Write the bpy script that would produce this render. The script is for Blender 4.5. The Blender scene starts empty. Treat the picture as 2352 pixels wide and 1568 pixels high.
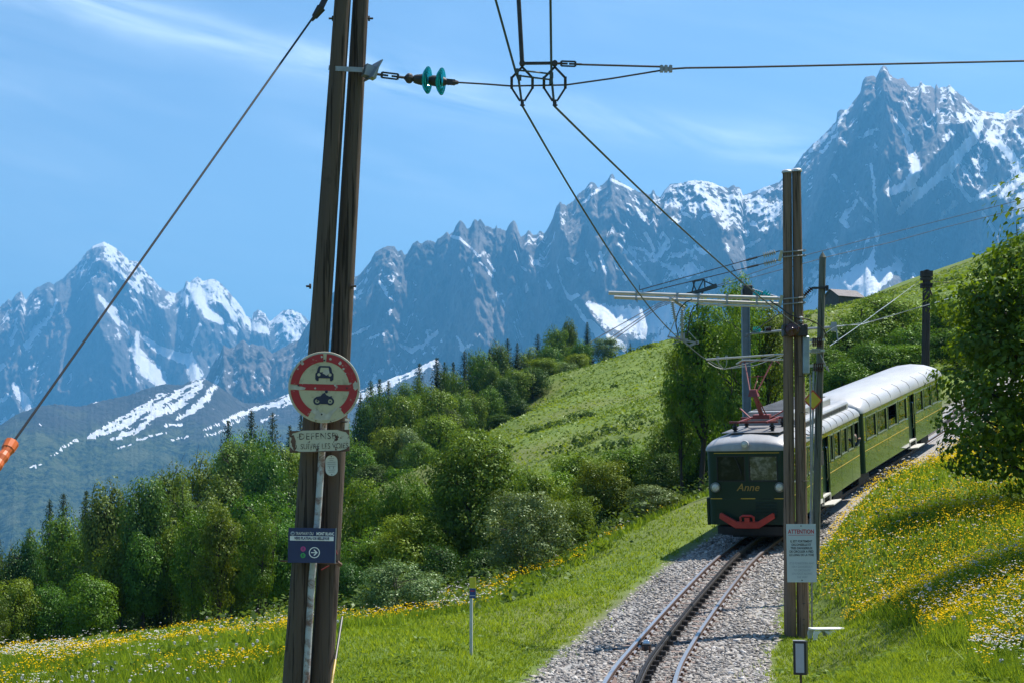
import bpy, math, random
import numpy as np
from mathutils import Vector, Matrix, Euler

scene = bpy.context.scene
COL = scene.collection
R = math.radians

# ------------------------------------------------------------------ camera
FPX, CX, CY = 4000.0, 1176.0, 784.0          # survey units: focal length, centre
PITCH = R(5.1)
cam_d = bpy.data.cameras.new("camera")
cam = bpy.data.objects.new("camera", cam_d)
COL.objects.link(cam)
cam_d.sensor_width = 36.0
cam_d.lens = 36.0 * FPX / 2352.0
cam_d.clip_start = 0.1
cam_d.clip_end = 90000.0
cam.location = (0, 0, 0)
cam.rotation_euler = (R(90) + PITCH, 0, 0)
scene.camera = cam

# ------------------------------------------------------------------ sun, sky, exposure
SUN_AZ, SUN_EL = R(56), R(61)                  # azimuth right of the view axis
SUN = Vector((math.sin(SUN_AZ) * math.cos(SUN_EL), math.cos(SUN_AZ) * math.cos(SUN_EL), math.sin(SUN_EL)))
sun_d = bpy.data.lights.new("sun", 'SUN')
sun_d.energy = 5.0
sun_d.angle = R(0.5)
sun_d.color = (1.0, 0.95, 0.88)
sun = bpy.data.objects.new("sun", sun_d)
sun.rotation_euler = SUN.to_track_quat('Z', 'Y').to_euler()
sun.location = (20, 20, 40)
COL.objects.link(sun)

world = bpy.data.worlds.new("World")
scene.world = world
world.use_nodes = True
wn, wl = world.node_tree.nodes, world.node_tree.links
wn.clear()

def wmath(op, a, b=None, c=None):
    n = wn.new('ShaderNodeMath'); n.operation = op
    for i, v in enumerate((a, b, c)):
        if v is None: continue
        if isinstance(v, (int, float)): n.inputs[i].default_value = v
        else: wl.new(v, n.inputs[i])
    return n.outputs[0]

def build_world():
    sky = wn.new('ShaderNodeTexSky'); sky.sky_type = 'NISHITA'
    sky.sun_disc = False
    sky.sun_elevation = SUN_EL
    sky.sun_rotation = SUN_AZ
    sky.altitude = 1800
    sky.air_density = 1.2; sky.dust_density = 0.1; sky.ozone_density = 2.4
    tc = wn.new('ShaderNodeTexCoord')
    sep = wn.new('ShaderNodeSeparateXYZ'); wl.new(tc.outputs['Generated'], sep.inputs[0])
    az = wmath('ARCTAN2', sep.outputs[0], sep.outputs[1])
    el = wmath('ARCSINE', sep.outputs[2])
    # cirrus: a long band sinking to the right, drawn out along its own line
    v = wmath('ADD', el, wmath('MULTIPLY', az, 0.2))
    comb = wn.new('ShaderNodeCombineXYZ')
    wl.new(wmath('MULTIPLY', az, 7.0), comb.inputs[0]); wl.new(wmath('MULTIPLY', v, 46.0), comb.inputs[1])
    n1 = wn.new('ShaderNodeTexNoise'); n1.inputs['Scale'].default_value = 1.0
    n1.inputs['Detail'].default_value = 7; n1.inputs['Roughness'].default_value = 0.58; n1.inputs['Distortion'].default_value = 0.6
    wl.new(comb.outputs[0], n1.inputs['Vector'])
    comb2 = wn.new('ShaderNodeCombineXYZ')
    wl.new(wmath('MULTIPLY', az, 5.0), comb2.inputs[0]); wl.new(wmath('MULTIPLY', v, 16.0), comb2.inputs[1]); comb2.inputs[2].default_value = 7.9
    n2 = wn.new('ShaderNodeTexNoise'); n2.inputs['Scale'].default_value = 1.0; n2.inputs['Detail'].default_value = 3
    wl.new(comb2.outputs[0], n2.inputs['Vector'])
    d = wmath('SUBTRACT', v, 0.2262)
    band = wmath('POWER', 2.718, wmath('MULTIPLY', wmath('MULTIPLY', d, d), -1.0 / (0.0115 ** 2)))
    d2 = wmath('SUBTRACT', v, 0.172)
    band2 = wmath('MULTIPLY', wmath('POWER', 2.718, wmath('MULTIPLY', wmath('MULTIPLY', d2, d2), -1.0 / (0.012 ** 2))), 0.35)
    wisp = wmath('MULTIPLY', wmath('MAXIMUM', wmath('SUBTRACT', n1.outputs[0], 0.36), 0.0), 2.6)
    big = wmath('MULTIPLY', wmath('MAXIMUM', wmath('SUBTRACT', n2.outputs[0], 0.36), 0.0), 3.4)
    c = wmath('MULTIPLY', wmath('MULTIPLY', wisp, big), wmath('ADD', wmath('ADD', band, band2), 0.16))
    c = wmath('MINIMUM', wmath('MULTIPLY', c, 1.1), 0.7)
    mix = wn.new('ShaderNodeMix'); mix.data_type = 'RGBA'
    wl.new(c, mix.inputs['Factor']); wl.new(sky.outputs[0], mix.inputs['A'])
    mix.inputs['B'].default_value = (8.2, 9.6, 10.8, 1)
    bg = wn.new('ShaderNodeBackground'); bg.inputs['Strength'].default_value = 0.088
    wl.new(mix.outputs['Result'], bg.inputs['Color'])
    out = wn.new('ShaderNodeOutputWorld'); wl.new(bg.outputs[0], out.inputs['Surface'])
build_world()

scene.view_settings.view_transform = 'Standard'
scene.view_settings.look = 'None'
scene.view_settings.exposure = 0.85
scene.view_settings.gamma = 1.0
scene.view_settings.use_curve_mapping = False
scene.render.engine = 'CYCLES'
scene.cycles.use_denoising = True
scene.cycles.max_bounces = 8
scene.cycles.transparent_max_bounces = 12
scene.cycles.volume_bounces = 0
scene.cycles.caustics_reflective = False
scene.cycles.caustics_refractive = False
scene.cycles.sample_clamp_indirect = 6.0

# ------------------------------------------------------------------ geometry of the survey
CA, SA = math.cos(PITCH), math.sin(PITCH)
def P(x, y, D):
    """world point seen in direction (x, y) of the survey at forward distance D metres"""
    u, v = (x - CX) / FPX, (CY - y) / FPX
    dy, dz = CA - v * SA, SA + v * CA
    return Vector((u / dy * D, D, dz / dy * D))
def proj(X, Y, Z):
    f = Y * CA + Z * SA; up = -Y * SA + Z * CA
    return CX + X / f * FPX, CY - up / f * FPX

# ------------------------------------------------------------------ object helpers
def tag(o, label=None, cat=None, group=None, kind=None):
    if label: o["label"] = label
    if cat: o["category"] = cat
    if group: o["group"] = group
    if kind: o["kind"] = kind
    return o
def thing(name, label, cat, loc=(0, 0, 0), rot=(0, 0, 0), group=None):
    o = bpy.data.objects.new(name, None); COL.objects.link(o)
    o.empty_display_size = 0.2
    o.location = loc; o.rotation_euler = rot
    return tag(o, label, cat, group)
def link_mesh(name, me, mat=None, parent=None):
    o = bpy.data.objects.new(name, me); COL.objects.link(o)
    if mat is not None and len(me.materials) == 0: me.materials.append(mat)
    if parent is not None: o.parent = parent
    return o
def fast_mesh(name, V, F, attrs=None, smooth=False):
    """V (n,3) array, F (m,k) array of equal polygons (k = 3 or 4)"""
    me = bpy.data.meshes.new(name)
    V = np.ascontiguousarray(V, dtype=np.float32); F = np.ascontiguousarray(F, dtype=np.int32)
    k = F.shape[1]
    me.vertices.add(len(V)); me.vertices.foreach_set("co", V.ravel())
    me.loops.add(F.size); me.loops.foreach_set("vertex_index", F.ravel())
    me.polygons.add(len(F))
    me.polygons.foreach_set("loop_start", np.arange(0, F.size, k, dtype=np.int32))
    me.polygons.foreach_set("loop_total", np.full(len(F), k, dtype=np.int32))
    if smooth: me.polygons.foreach_set("use_smooth", np.ones(len(F), dtype=bool))
    for an, arr in (attrs or {}).items():
        a = me.attributes.new(an, 'FLOAT', 'POINT'); a.data.foreach_set("value", np.ascontiguousarray(arr, dtype=np.float32))
    me.update(calc_edges=True)
    return me
def copy_tree(o, parent=None):
    c = o.copy(); COL.objects.link(c)
    if parent is not None: c.parent = parent
    for ch in list(o.children): copy_tree(ch, c)
    return c

def frame_from(d):
    d = Vector(d).normalized()
    a = Vector((0, 0, 1)) if abs(d.z) < 0.9 else Vector((1, 0, 0))
    s = d.cross(a).normalized()
    return s, s.cross(d).normalized()

class MB:
    """collects simple solids into one mesh"""
    def __init__(s): s.v = []; s.f = []
    def add(s, vs, fs):
        n = len(s.v); s.v += [tuple(v) for v in vs]; s.f += [tuple(i + n for i in f) for f in fs]; return s
    def box(s, c, size, rot=None, taper=1.0):
        hx, hy, hz = size[0] / 2, size[1] / 2, size[2] / 2
        vs = []
        for z in (-1, 1):
            k = taper if z > 0 else 1.0
            for x, y in ((-1, -1), (1, -1), (1, 1), (-1, 1)): vs.append(Vector((x * hx * k, y * hy * k, z * hz)))
        if rot is not None:
            m = rot if isinstance(rot, Matrix) else Euler(rot).to_matrix()
            vs = [m @ v for v in vs]
        vs = [v + Vector(c) for v in vs]
        return s.add(vs, [(3, 2, 1, 0), (4, 5, 6, 7), (0, 1, 5, 4), (1, 2, 6, 5), (2, 3, 7, 6), (3, 0, 4, 7)])
    def bar(s, a, b, w, h=None):
        a, b = Vector(a), Vector(b); h = h or w
        d = (b - a); x, z = frame_from(d)
        vs = []
        for p in (a, b):
            for i, j in ((-1, -1), (1, -1), (1, 1), (-1, 1)): vs.append(p + x * (i * w / 2) + z * (j * h / 2))
        return s.add(vs, [(0, 1, 2, 3), (7, 6, 5, 4), (0, 4, 5, 1), (1, 5, 6, 2), (2, 6, 7, 3), (3, 7, 4, 0)])
    def tube(s, pts, r, n=8, caps=True):
        pts = [Vector(p) for p in pts]; m = len(pts)
        rs = r if isinstance(r, (list, tuple)) else [r] * m
        vs, fs = [], []
        x = None
        for i, p in enumerate(pts):
            d = (pts[min(i + 1, m - 1)] - pts[max(i - 1, 0)])
            if d.length < 1e-9: d = Vector((0, 0, 1))
            d.normalize()
            if x is None: x, _ = frame_from(d)
            else:
                x = x - d * x.dot(d)
                x = x.normalized() if x.length > 1e-6 else frame_from(d)[0]
            y = d.cross(x)
            for k in range(n):
                a = 2 * math.pi * k / n
                vs.append(p + (x * math.cos(a) + y * math.sin(a)) * rs[i])
        for i in range(m - 1):
            for k in range(n):
                k2 = (k + 1) % n
                fs.append((i * n + k, i * n + k2, (i + 1) * n + k2, (i + 1) * n + k))
        if caps:
            fs.append(tuple(range(n - 1, -1, -1))); fs.append(tuple((m - 1) * n + k for k in range(n)))
        return s.add(vs, fs)
    def lathe(s, prof, origin=(0, 0, 0), axis=(0, 0, 1), n=16):
        """prof: (radius, distance along axis)"""
        o, d = Vector(origin), Vector(axis).normalized()
        x, y = frame_from(d)
        vs, fs = [], []
        for r, t in prof:
            for k in range(n):
                a = 2 * math.pi * k / n
                vs.append(o + d * t + (x * math.cos(a) + y * math.sin(a)) * max(r, 1e-4))
        m = len(prof)
        for i in range(m - 1):
            for k in range(n):
                k2 = (k + 1) % n
                fs.append((i * n + k2, i * n + k, (i + 1) * n + k, (i + 1) * n + k2))
        fs.append(tuple(range(n))); fs.append(tuple((m - 1) * n + k for k in range(n - 1, -1, -1)))
        return s.add(vs, fs)
    def prism(s, poly, d0, d1, fn):
        """poly of (a, b) extruded from d0 to d1; fn(a, b, d) -> point"""
        n = len(poly)
        vs = [fn(a, b, d0) for a, b in poly] + [fn(a, b, d1) for a, b in poly]
        fs = [tuple(range(n)), tuple(range(2 * n - 1, n - 1, -1))]
        for i in range(n):
            j = (i + 1) % n; fs.append((i, n + i, n + j, j))
        return s.add(vs, fs)
    def build(s, name, mat, parent=None, smooth=False, bevel=0.0, recalc=True):
        me = bpy.data.meshes.new(name); me.from_pydata(s.v, [], s.f); me.update()
        if recalc:
            import bmesh
            bm = bmesh.new(); bm.from_mesh(me); bmesh.ops.recalc_face_normals(bm, faces=bm.faces)
            if bevel: bmesh.ops.bevel(bm, geom=[e for e in bm.edges if e.calc_face_angle(0) > 0.6], offset=bevel, segments=1, affect='EDGES')
            bm.to_mesh(me); bm.free()
        if smooth:
            for p in me.polygons: p.use_smooth = True
            try: me.set_sharp_from_angle(angle=R(40))
            except Exception: pass
        return link_mesh(name, me, mat, parent)

def front(a, b, d): return Vector((a, d, b))          # sign plane: x right, z up, front towards -y
def circle(r, n=32, cx=0, cy=0, a0=0): return [(cx + r * math.cos(a0 + 2 * math.pi * k / n), cy + r * math.sin(a0 + 2 * math.pi * k / n)) for k in range(n)]

def lettering(txt, size, mat, parent, loc, align='CENTER', bold=0.0, shear=0.0, rot=(R(90), 0, 0), sx=1.0, name="lettering", space=1.0, depth=0.0006):
    cu = bpy.data.curves.new("lettering", 'FONT')
    cu.body = txt; cu.size = size; cu.align_x = align; cu.align_y = 'CENTER'; cu.offset = bold; cu.shear = shear; cu.extrude = depth
    cu.space_character = space; cu.resolution_u = 3
    t = bpy.data.objects.new("lettering", cu); COL.objects.link(t)
    bpy.context.view_layer.update()
    me = bpy.data.meshes.new_from_object(t.evaluated_get(bpy.context.evaluated_depsgraph_get()))
    bpy.data.objects.remove(t); bpy.data.curves.remove(cu)
    me.materials.clear()
    o = link_mesh(name, me, mat, parent)
    o.location = loc; o.rotation_euler = rot; o.scale = (sx, 1, 1)
    return o

# ------------------------------------------------------------------ numpy noise
def _hash(ix, iy, seed):
    h = (ix.astype(np.int64) * 374761393 + iy.astype(np.int64) * 668265263 + seed * 974634777) & 0xFFFFFFFF
    h = ((h ^ (h >> 13)) * 1274126177) & 0xFFFFFFFF
    return (h ^ (h >> 16)) & 0xFFFFFFFF
def noise2(x, y, seed=0):
    x, y = np.broadcast_arrays(np.asarray(x, float), np.asarray(y, float))
    ix, iy = np.floor(x), np.floor(y); fx, fy = x - ix, y - iy
    ix, iy = ix.astype(np.int64), iy.astype(np.int64)
    def g(a, b, dx, dy):
        an = _hash(a, b, seed) / 4294967296.0 * 2 * math.pi
        return np.cos(an) * dx + np.sin(an) * dy
    u, v = fx ** 3 * (fx * (fx * 6 - 15) + 10), fy ** 3 * (fy * (fy * 6 - 15) + 10)
    a = g(ix, iy, fx, fy); b = g(ix + 1, iy, fx - 1, fy); c = g(ix, iy + 1, fx, fy - 1); d = g(ix + 1, iy + 1, fx - 1, fy - 1)
    return 1.41 * ((a + (b - a) * u) + ((c + (d - c) * u) - (a + (b - a) * u)) * v)
def fbm(x, y, seed=0, octv=5, gain=0.5):
    s, a, t = 0, 1.0, 0
    for o in range(octv):
        s = s + a * noise2(x * 2 ** o, y * 2 ** o, seed + o); t += a; a *= gain
    return s / t
def ridged(x, y, seed=0, octv=4, gain=0.5):
    s, a, t = 0, 1.0, 0
    for o in range(octv):
        s = s + a * (1 - np.abs(noise2(x * 2 ** o, y * 2 ** o, seed + o)) * 1.6); t += a; a *= gain
    return s / t

# ------------------------------------------------------------------ materials
MATS = {}
class NT:
    def __init__(s, name):
        s.m = bpy.data.materials.new(name); s.m.use_nodes = True
        s.n, s.l = s.m.node_tree.nodes, s.m.node_tree.links; s.n.clear()
        s.out = s.n.new('ShaderNodeOutputMaterial')
    def new(s, t, **kw):
        nd = s.n.new(t)
        for k, v in kw.items(): setattr(nd, k, v)
        return nd
    def set(s, inp, v):
        if isinstance(v, bpy.types.NodeSocket): s.l.new(v, inp)
        elif isinstance(v, (tuple, list)) and len(v) == 3 and inp.type == 'RGBA': inp.default_value = (*v, 1)
        else: inp.default_value = v
    def noise(s, scale, detail=4, rough=0.55, vec=None, dist=0.0, sc=None):
        nd = s.new('ShaderNodeTexNoise'); nd.inputs['Scale'].default_value = scale; nd.inputs['Detail'].default_value = detail
        nd.inputs['Roughness'].default_value = rough; nd.inputs['Distortion'].default_value = dist
        v = vec or s.coord()
        if sc is not None:
            mp = s.new('ShaderNodeMapping'); mp.inputs['Scale'].default_value = sc; s.l.new(v, mp.inputs[0]); v = mp.outputs[0]
        s.l.new(v, nd.inputs['Vector'])
        return nd.outputs[0]
    def coord(s, which='Object'):
        if not hasattr(s, '_tc'): s._tc = s.new('ShaderNodeTexCoord')
        return s._tc.outputs[which]
    def math(s, op, a, b=None, clamp=False):
        nd = s.new('ShaderNodeMath', operation=op, use_clamp=clamp)
        s.set(nd.inputs[0], a)
        if b is not None: s.set(nd.inputs[1], b)
        return nd.outputs[0]
    def ramp(s, f, stops):
        nd = s.new('ShaderNodeValToRGB'); cr = nd.color_ramp
        while len(cr.elements) < len(stops): cr.elements.new(0.5)
        for e, (p, c) in zip(cr.elements, stops):
            e.position = p; e.color = (*c, 1) if len(c) == 3 else c
        s.l.new(f, nd.inputs[0]); return nd.outputs[0]
    def step(s, f, lo, hi):
        nd = s.new('ShaderNodeMapRange'); nd.inputs['From Min'].default_value = lo; nd.inputs['From Max'].default_value = hi
        s.l.new(f, nd.inputs['Value']); return nd.outputs[0]
    def mix(s, f, a, b):
        nd = s.new('ShaderNodeMix', data_type='RGBA')
        s.set(nd.inputs['Factor'], f); s.set(nd.inputs['A'], a); s.set(nd.inputs['B'], b)
        return nd.outputs['Result']
    def attr(s, name): return s.new('ShaderNodeAttribute', attribute_name=name).outputs['Fac']
    def rnd(s): return s.new('ShaderNodeObjectInfo').outputs['Random']
    def bump(s, h, strength=0.3, dist=0.05):
        nd = s.new('ShaderNodeBump'); nd.inputs['Strength'].default_value = strength; nd.inputs['Distance'].default_value = dist
        s.l.new(h, nd.inputs['Height']); return nd.outputs[0]
    def principled(s, color, rough=0.6, metal=0.0, normal=None, spec=0.5, coat=0.0, **kw):
        nd = s.new('ShaderNodeBsdfPrincipled')
        s.set(nd.inputs['Base Color'], color); s.set(nd.inputs['Roughness'], rough); s.set(nd.inputs['Metallic'], metal)
        s.set(nd.inputs['Specular IOR Level'], spec); s.set(nd.inputs['Coat Weight'], coat)
        for k, v in kw.items(): s.set(nd.inputs[k], v)
        if normal is not None: s.l.new(normal, nd.inputs['Normal'])
        s.l.new(nd.outputs[0], s.out.inputs['Surface']); return s.m

def plain(name, c, rough=0.6, metal=0.0, var=0.12, scale=6.0, spec=0.5, coat=0.0, bump=0.0):
    t = NT(name)
    n = t.noise(scale, 5)
    lo, hi = tuple(x * (1 - var) for x in c), tuple(min(1, x * (1 + var)) for x in c)
    col = t.ramp(n, [(0.3, lo), (0.7, hi)])
    nm = t.bump(t.noise(scale * 6, 4), bump, 0.01) if bump else None
    return t.principled(col, rough, metal, nm, spec, coat)

def leaf_mat(name, dark, light, trans=0.42, gloss=0.02, tint=0.25, rough=0.42):
    t = NT(name)
    lv = t.attr("lv")
    col = t.mix(lv, dark, light)
    hs = t.new('ShaderNodeHueSaturation')
    r = t.rnd()
    t.set(hs.inputs['Hue'], t.math('ADD', t.math('MULTIPLY', r, 0.05 * tint * 4), 0.5 - 0.1 * tint))
    t.set(hs.inputs['Value'], t.math('ADD', t.math('MULTIPLY', t.math('FRACT', t.math('MULTIPLY', r, 7.13)), 0.7 * tint * 2), 1 - 0.7 * tint))
    t.l.new(col, hs.inputs['Color'])
    c = hs.outputs[0]
    di = t.new('ShaderNodeBsdfDiffuse'); t.l.new(c, di.inputs[0])
    tr = t.new('ShaderNodeBsdfTranslucent')
    tc = t.new('ShaderNodeMix', data_type='RGBA', blend_type='MULTIPLY'); tc.inputs['Factor'].default_value = 1.0
    t.l.new(c, tc.inputs['A']); tc.inputs['B'].default_value = (1.5, 1.35, 0.55, 1)
    t.l.new(tc.outputs['Result'], tr.inputs[0])
    m1 = t.new('ShaderNodeMixShader'); m1.inputs[0].default_value = trans
    t.l.new(di.outputs[0], m1.inputs[1]); t.l.new(tr.outputs[0], m1.inputs[2])
    gl = t.new('ShaderNodeBsdfGlossy'); gl.inputs['Roughness'].default_value = rough; gl.inputs['Color'].default_value = (0.8, 0.95, 0.7, 1)
    m2 = t.new('ShaderNodeMixShader'); m2.inputs[0].default_value = gloss
    t.l.new(m1.outputs[0], m2.inputs[1]); t.l.new(gl.outputs[0], m2.inputs[2])
    t.l.new(m2.outputs[0], t.out.inputs['Surface'])
    return t.m
# ================================================================== AIR
def build_haze():
    t = NT("hazy_air")
    v = t.new('ShaderNodeVolumePrincipled')
    v.inputs['Color'].default_value = (0.14, 0.53, 1.0, 1)
    v.inputs['Density'].default_value = HAZE
    v.inputs['Anisotropy'].default_value = 0.3
    t.l.new(v.outputs[0], t.out.inputs['Volume'])
    m = MB(); m.box((0, 2000, (2750 - 960) / 2), (56000, 50000, 2750 + 960))
    o = m.build("haze", t.m); o["kind"] = "stuff"
    tag(o, "thin blue air between the camera and the far mountains")
HAZE = 6.6e-5
build_haze()

# ================================================================== TRACK LINE
_tp = [(0.35, -5, -2.82), (0.45, 6, -2.82), (0.85, 16, -2.82), (1.88, 26.4, -2.82), (2.91, 33.5, -2.72), (4.99, 43.6, -2.09), (6.48, 49.2, -1.52),
       (8.85, 55.5, -0.68), (11.25, 61.7, 0.18), (16.7, 74.0, 2.15), (23.4, 89.0, 4.6), (31.5, 107, 7.5), (41, 128, 10.8)]
def _catmull(pts, n=24):
    out = []
    pts = [Vector(p) for p in pts]
    for i in range(len(pts) - 1):
        p0, p1, p2, p3 = pts[max(i - 1, 0)], pts[i], pts[i + 1], pts[min(i + 2, len(pts) - 1)]
        for k in range(n):
            t = k / n
            out.append(0.5 * ((2 * p1) + (p2 - p0) * t + (2 * p0 - 5 * p1 + 4 * p2 - p3) * t * t + (3 * p1 - p0 - 3 * p2 + p3) * t ** 3))
    out.append(pts[-1]); return out
TRK = _catmull(_tp)
_ta = np.array([tuple(p) for p in TRK])
_tl = np.concatenate([[0], np.cumsum(np.linalg.norm(np.diff(_ta, axis=0), axis=1))])
def track_at(s):
    """point and unit tangent of the track centre line at arc length s"""
    p = Vector([float(np.interp(s, _tl, _ta[:, k])) for k in range(3)])
    q = Vector([float(np.interp(s + 0.4, _tl, _ta[:, k])) for k in range(3)])
    r = Vector([float(np.interp(s - 0.4, _tl, _ta[:, k])) for k in range(3)])
    return p, (q - r).normalized()
def track_s(Y): return float(np.interp(Y, _ta[:, 1], _tl))
def track_near(X, Y):
    """lateral offset (right positive) and rail height beside ground points"""
    ti, tx, tz = np.interp(Y, _ta[:, 1], np.arange(len(_ta))), np.interp(Y, _ta[:, 1], _ta[:, 0]), np.interp(Y, _ta[:, 1], _ta[:, 2])
    slope = np.gradient(_ta[:, 0], _ta[:, 1]); sl = np.interp(Y, _ta[:, 1], slope)
    c = 1 / np.sqrt(1 + sl ** 2)
    lat = (X - tx) * c
    # height of the foot point
    Yf = Y + lat * c * sl
    return lat, np.interp(Yf, _ta[:, 1], _ta[:, 2])

# ================================================================== GROUND
_ctrl = [P(*a) for a in [
    (900, 1568, 26.5), (640, 1568, 28), (1083, 1499, 30), (1240, 1540, 30), (1395, 1403, 39), (1560, 1243, 52), (1620, 1150, 62),
    (920, 1440, 46), (1210, 1322, 57), (1350, 1262, 62), (1500, 1190, 68), (1600, 1150, 72), (0, 1568, 32), (300, 1505, 72), (0, 1528, 82), (640, 1448, 76),
    (200, 1516, 88), (500, 1484, 88), (800, 1405, 66), (1100, 1400, 66),
    (1540, 800, 262), (1480, 808, 260), (1430, 824, 258), (1350, 872, 240), (1200, 960, 190), (930, 1085, 150), (1100, 1080, 140), (1300, 1050, 128), (1500, 1010, 118), (1520, 900, 185),
    (1750, 762, 275), (1900, 736, 300), (2050, 682, 315), (2210, 628, 318), (2352, 575, 320), (2500, 520, 322), (1935, 702, 331),
    (1950, 910, 105), (2100, 860, 112), (2000, 800, 180), (2200, 720, 205), (1750, 900, 150),
    (1960, 1440, 35.5), (1880, 1262, 42), (2050, 1400, 33), (2352, 1568, 21.5), (2352, 1400, 27), (2352, 1300, 32), (2352, 1200, 38), (2200, 1150, 46),
    (2150, 1068, 60), (2352, 1060, 50), (2100, 1568, 22.5), (1800, 1568, 25.5), (2100, 1480, 28), (2250, 1000, 72), (2600, 1250, 38), (2600, 1450, 26)]]
_ctrl = [tuple(v) for v in _ctrl] + [
    (200 / 4000 * 0 - 29, 120, -11.5), (-22, 132, -10.5), (-24, 170, -6.5), (-20, 188, -5), (-14, 200, 0), (-8, 222, 5), (1, 228, 14.5), (11, 246, 17.0),
    (-45, 130, -14), (-60, 170, -22), (-50, 230, -28), (-25, 260, -14), (0, 300, 2), (18, 310, 12), (35, 330, 22), (60, 420, 34), (90, 430, 42), (20, 420, -10),
    (0, 8, -1.95), (-6, 10, -2.3), (6, 10, -2.2), (-2, 16, -2.6), (-12, 20, -3.0), (0, 0, -1.68), (10, 0, -1.4), (-10, 0, -2.2), (0, -20, -1.6), (20, 20, -0.6), (12, 14, -1.6),
    (-80, 200, -45), (-40, 320, -50), (0, 420, -40), (-150, 150, -55), (-100, 100, -24), (-200, 400, -120), (0, 600, -120), (100, 600, -40), (180, 500, 40), (260, 400, 80), (120, 260, 44),
    (-300, 100, -110), (100, 100, 24), (62, 50, 11), (100, 0, 16), (-60, 40, -9), (-35, 60, -6.5), (30, 60, 5), (40, 100, 11), (60, 160, 22), (-400, -100, -120), (200, -100, 30), (0, -200, -10), (-150, 0, -40)]
_cx = np.array([c[0] for c in _ctrl]); _cy = np.array([c[1] for c in _ctrl]); _cz = np.array([c[2] for c in _ctrl])
def _phi(r2): return np.sqrt(r2 + 16.0)
_n = len(_ctrl)
_A = np.zeros((_n + 3, _n + 3))
_A[:_n, :_n] = _phi((_cx[:, None] - _cx) ** 2 + (_cy[:, None] - _cy) ** 2) - 0.02 * np.eye(_n) * 0
_A[:_n, _n] = 1; _A[:_n, _n + 1] = _cx; _A[:_n, _n + 2] = _cy; _A[_n:, :_n] = _A[:_n, _n:].T
_w = np.linalg.solve(_A, np.concatenate([_cz, np.zeros(3)]))
def terrain(X, Y):
    X = np.atleast_1d(np.asarray(X, float)); Y = np.atleast_1d(np.asarray(Y, float)); sh = X.shape
    X, Y = X.ravel(), Y.ravel()
    Z = _w[_n] + _w[_n + 1] * X + _w[_n + 2] * Y
    for i in range(_n): Z = Z + _w[i] * _phi((X - _cx[i]) ** 2 + (Y - _cy[i]) ** 2)
    r = np.hypot(X, Y)
    # undulation of the turf
    und = 0.05 * fbm(X / 1.7, Y / 1.7, 5, 3) + 0.30 * fbm(X / 9, Y / 9, 6, 3) * np.clip((r - 25) / 60, 0, 1) + 1.2 * fbm(X / 40, Y / 40, 7, 3) * np.clip((r - 90) / 120, 0, 1)
    Z = Z + und
    # track bed
    lat, tz = track_near(X, Y)
    ok = (Y > -8) & (Y < 128)
    f = np.clip((np.abs(lat) - 1.75) / 1.6, 0, 1); f = f * f * (3 - 2 * f)
    Z = np.where(ok, (tz - 0.20) * (1 - f) + Z * f, Z)
    # far beyond, the mountainside falls to the valley floor
    g = np.clip((r - 420) / 1500, 0, 1); Z = Z - 1000 * g * g * (3 - 2 * g) * np.clip(1.25 - X / 900, 0.35, 1)
    return np.maximum(Z, -870).reshape(sh)
def tz1(x, y): return float(terrain([x], [y])[0])

def ground_mat():
    t = NT("turf_ground"); co = t.coord()
    a = t.noise(0.35, 6, 0.6, co); b = t.noise(3.2, 5, 0.65, co); c = t.noise(0.045, 4, 0.55, co)
    g1 = t.mix(t.step(b, 0.3, 0.7), (0.060, 0.105, 0.010), (0.140, 0.205, 0.024))
    g2 = t.mix(t.step(a, 0.35, 0.65), (0.070, 0.115, 0.013), (0.175, 0.225, 0.034))
    g = t.mix(0.55, g1, g2)
    # drier, paler strips on the pasture
    g = t.mix(t.math('MULTIPLY', t.step(c, 0.48, 0.62), 0.55), g, (0.135, 0.135, 0.045))
    bare = t.attr("bare")
    g = t.mix(bare, g, t.mix(t.step(b, 0.3, 0.7), (0.10, 0.09, 0.075), (0.20, 0.185, 0.16)))
    return t.principled(g, 0.85, 0, t.bump(t.noise(1.3, 8, 0.7, co), 0.7, 0.25), 0.2)
M_GROUND = ground_mat()

def build_ground():
    aa = np.radians(np.concatenate([np.arange(-180, -70, 4.0), np.arange(-70, -22, 1.0), np.arange(-22, 22, 0.2), np.arange(22, 70, 1.0), np.arange(70, 180, 4.0)]))
    rr = np.concatenate([[1.5], np.geomspace(3, 60, 145), np.geomspace(60.8, 420, 145), np.geomspace(430, 2600, 30)])
    na, nr = len(aa), len(rr)
    Rr, Aa = np.meshgrid(rr, aa, indexing='ij')
    X, Y = Rr * np.sin(Aa), Rr * np.cos(Aa)
    Z = terrain(X, Y)
    V = np.stack([X, Y, Z], -1).reshape(-1, 3)
    i, j = np.meshgrid(np.arange(nr - 1), np.arange(na), indexing='ij'); j2 = (j + 1) % na
    F = np.stack([i * na + j, i * na + j2, (i + 1) * na + j2, (i + 1) * na + j], -1).reshape(-1, 4)[:, ::-1]
    lat, tz = track_near(X, Y)
    bare = np.where((Y > -8) & (Y < 128), np.clip((2.05 - np.abs(lat)) / 0.4, 0, 1), 0).ravel()
    V = np.vstack([V, [[0, 0, tz1(0, 0)]]]); bare = np.append(bare, 0)
    me = fast_mesh("ground", V, F, {"bare": bare}, smooth=True)
    o = link_mesh("ground", me, M_GROUND); o["kind"] = "structure"
    m = MB(); m.lathe([(26000, 0), (26000, 5)], (0, 0, -905), (0, 0, 1), 48)
    t = NT("valley_floor"); co = t.coord()
    v = m.build("valley", t.principled(t.ramp(t.noise(0.002, 6, 0.6, co), [(0.35, (0.03, 0.05, 0.02)), (0.65, (0.08, 0.11, 0.04))]), 0.9))
    v["kind"] = "structure"; v.location = (0, 0, 0)
build_ground()

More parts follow.
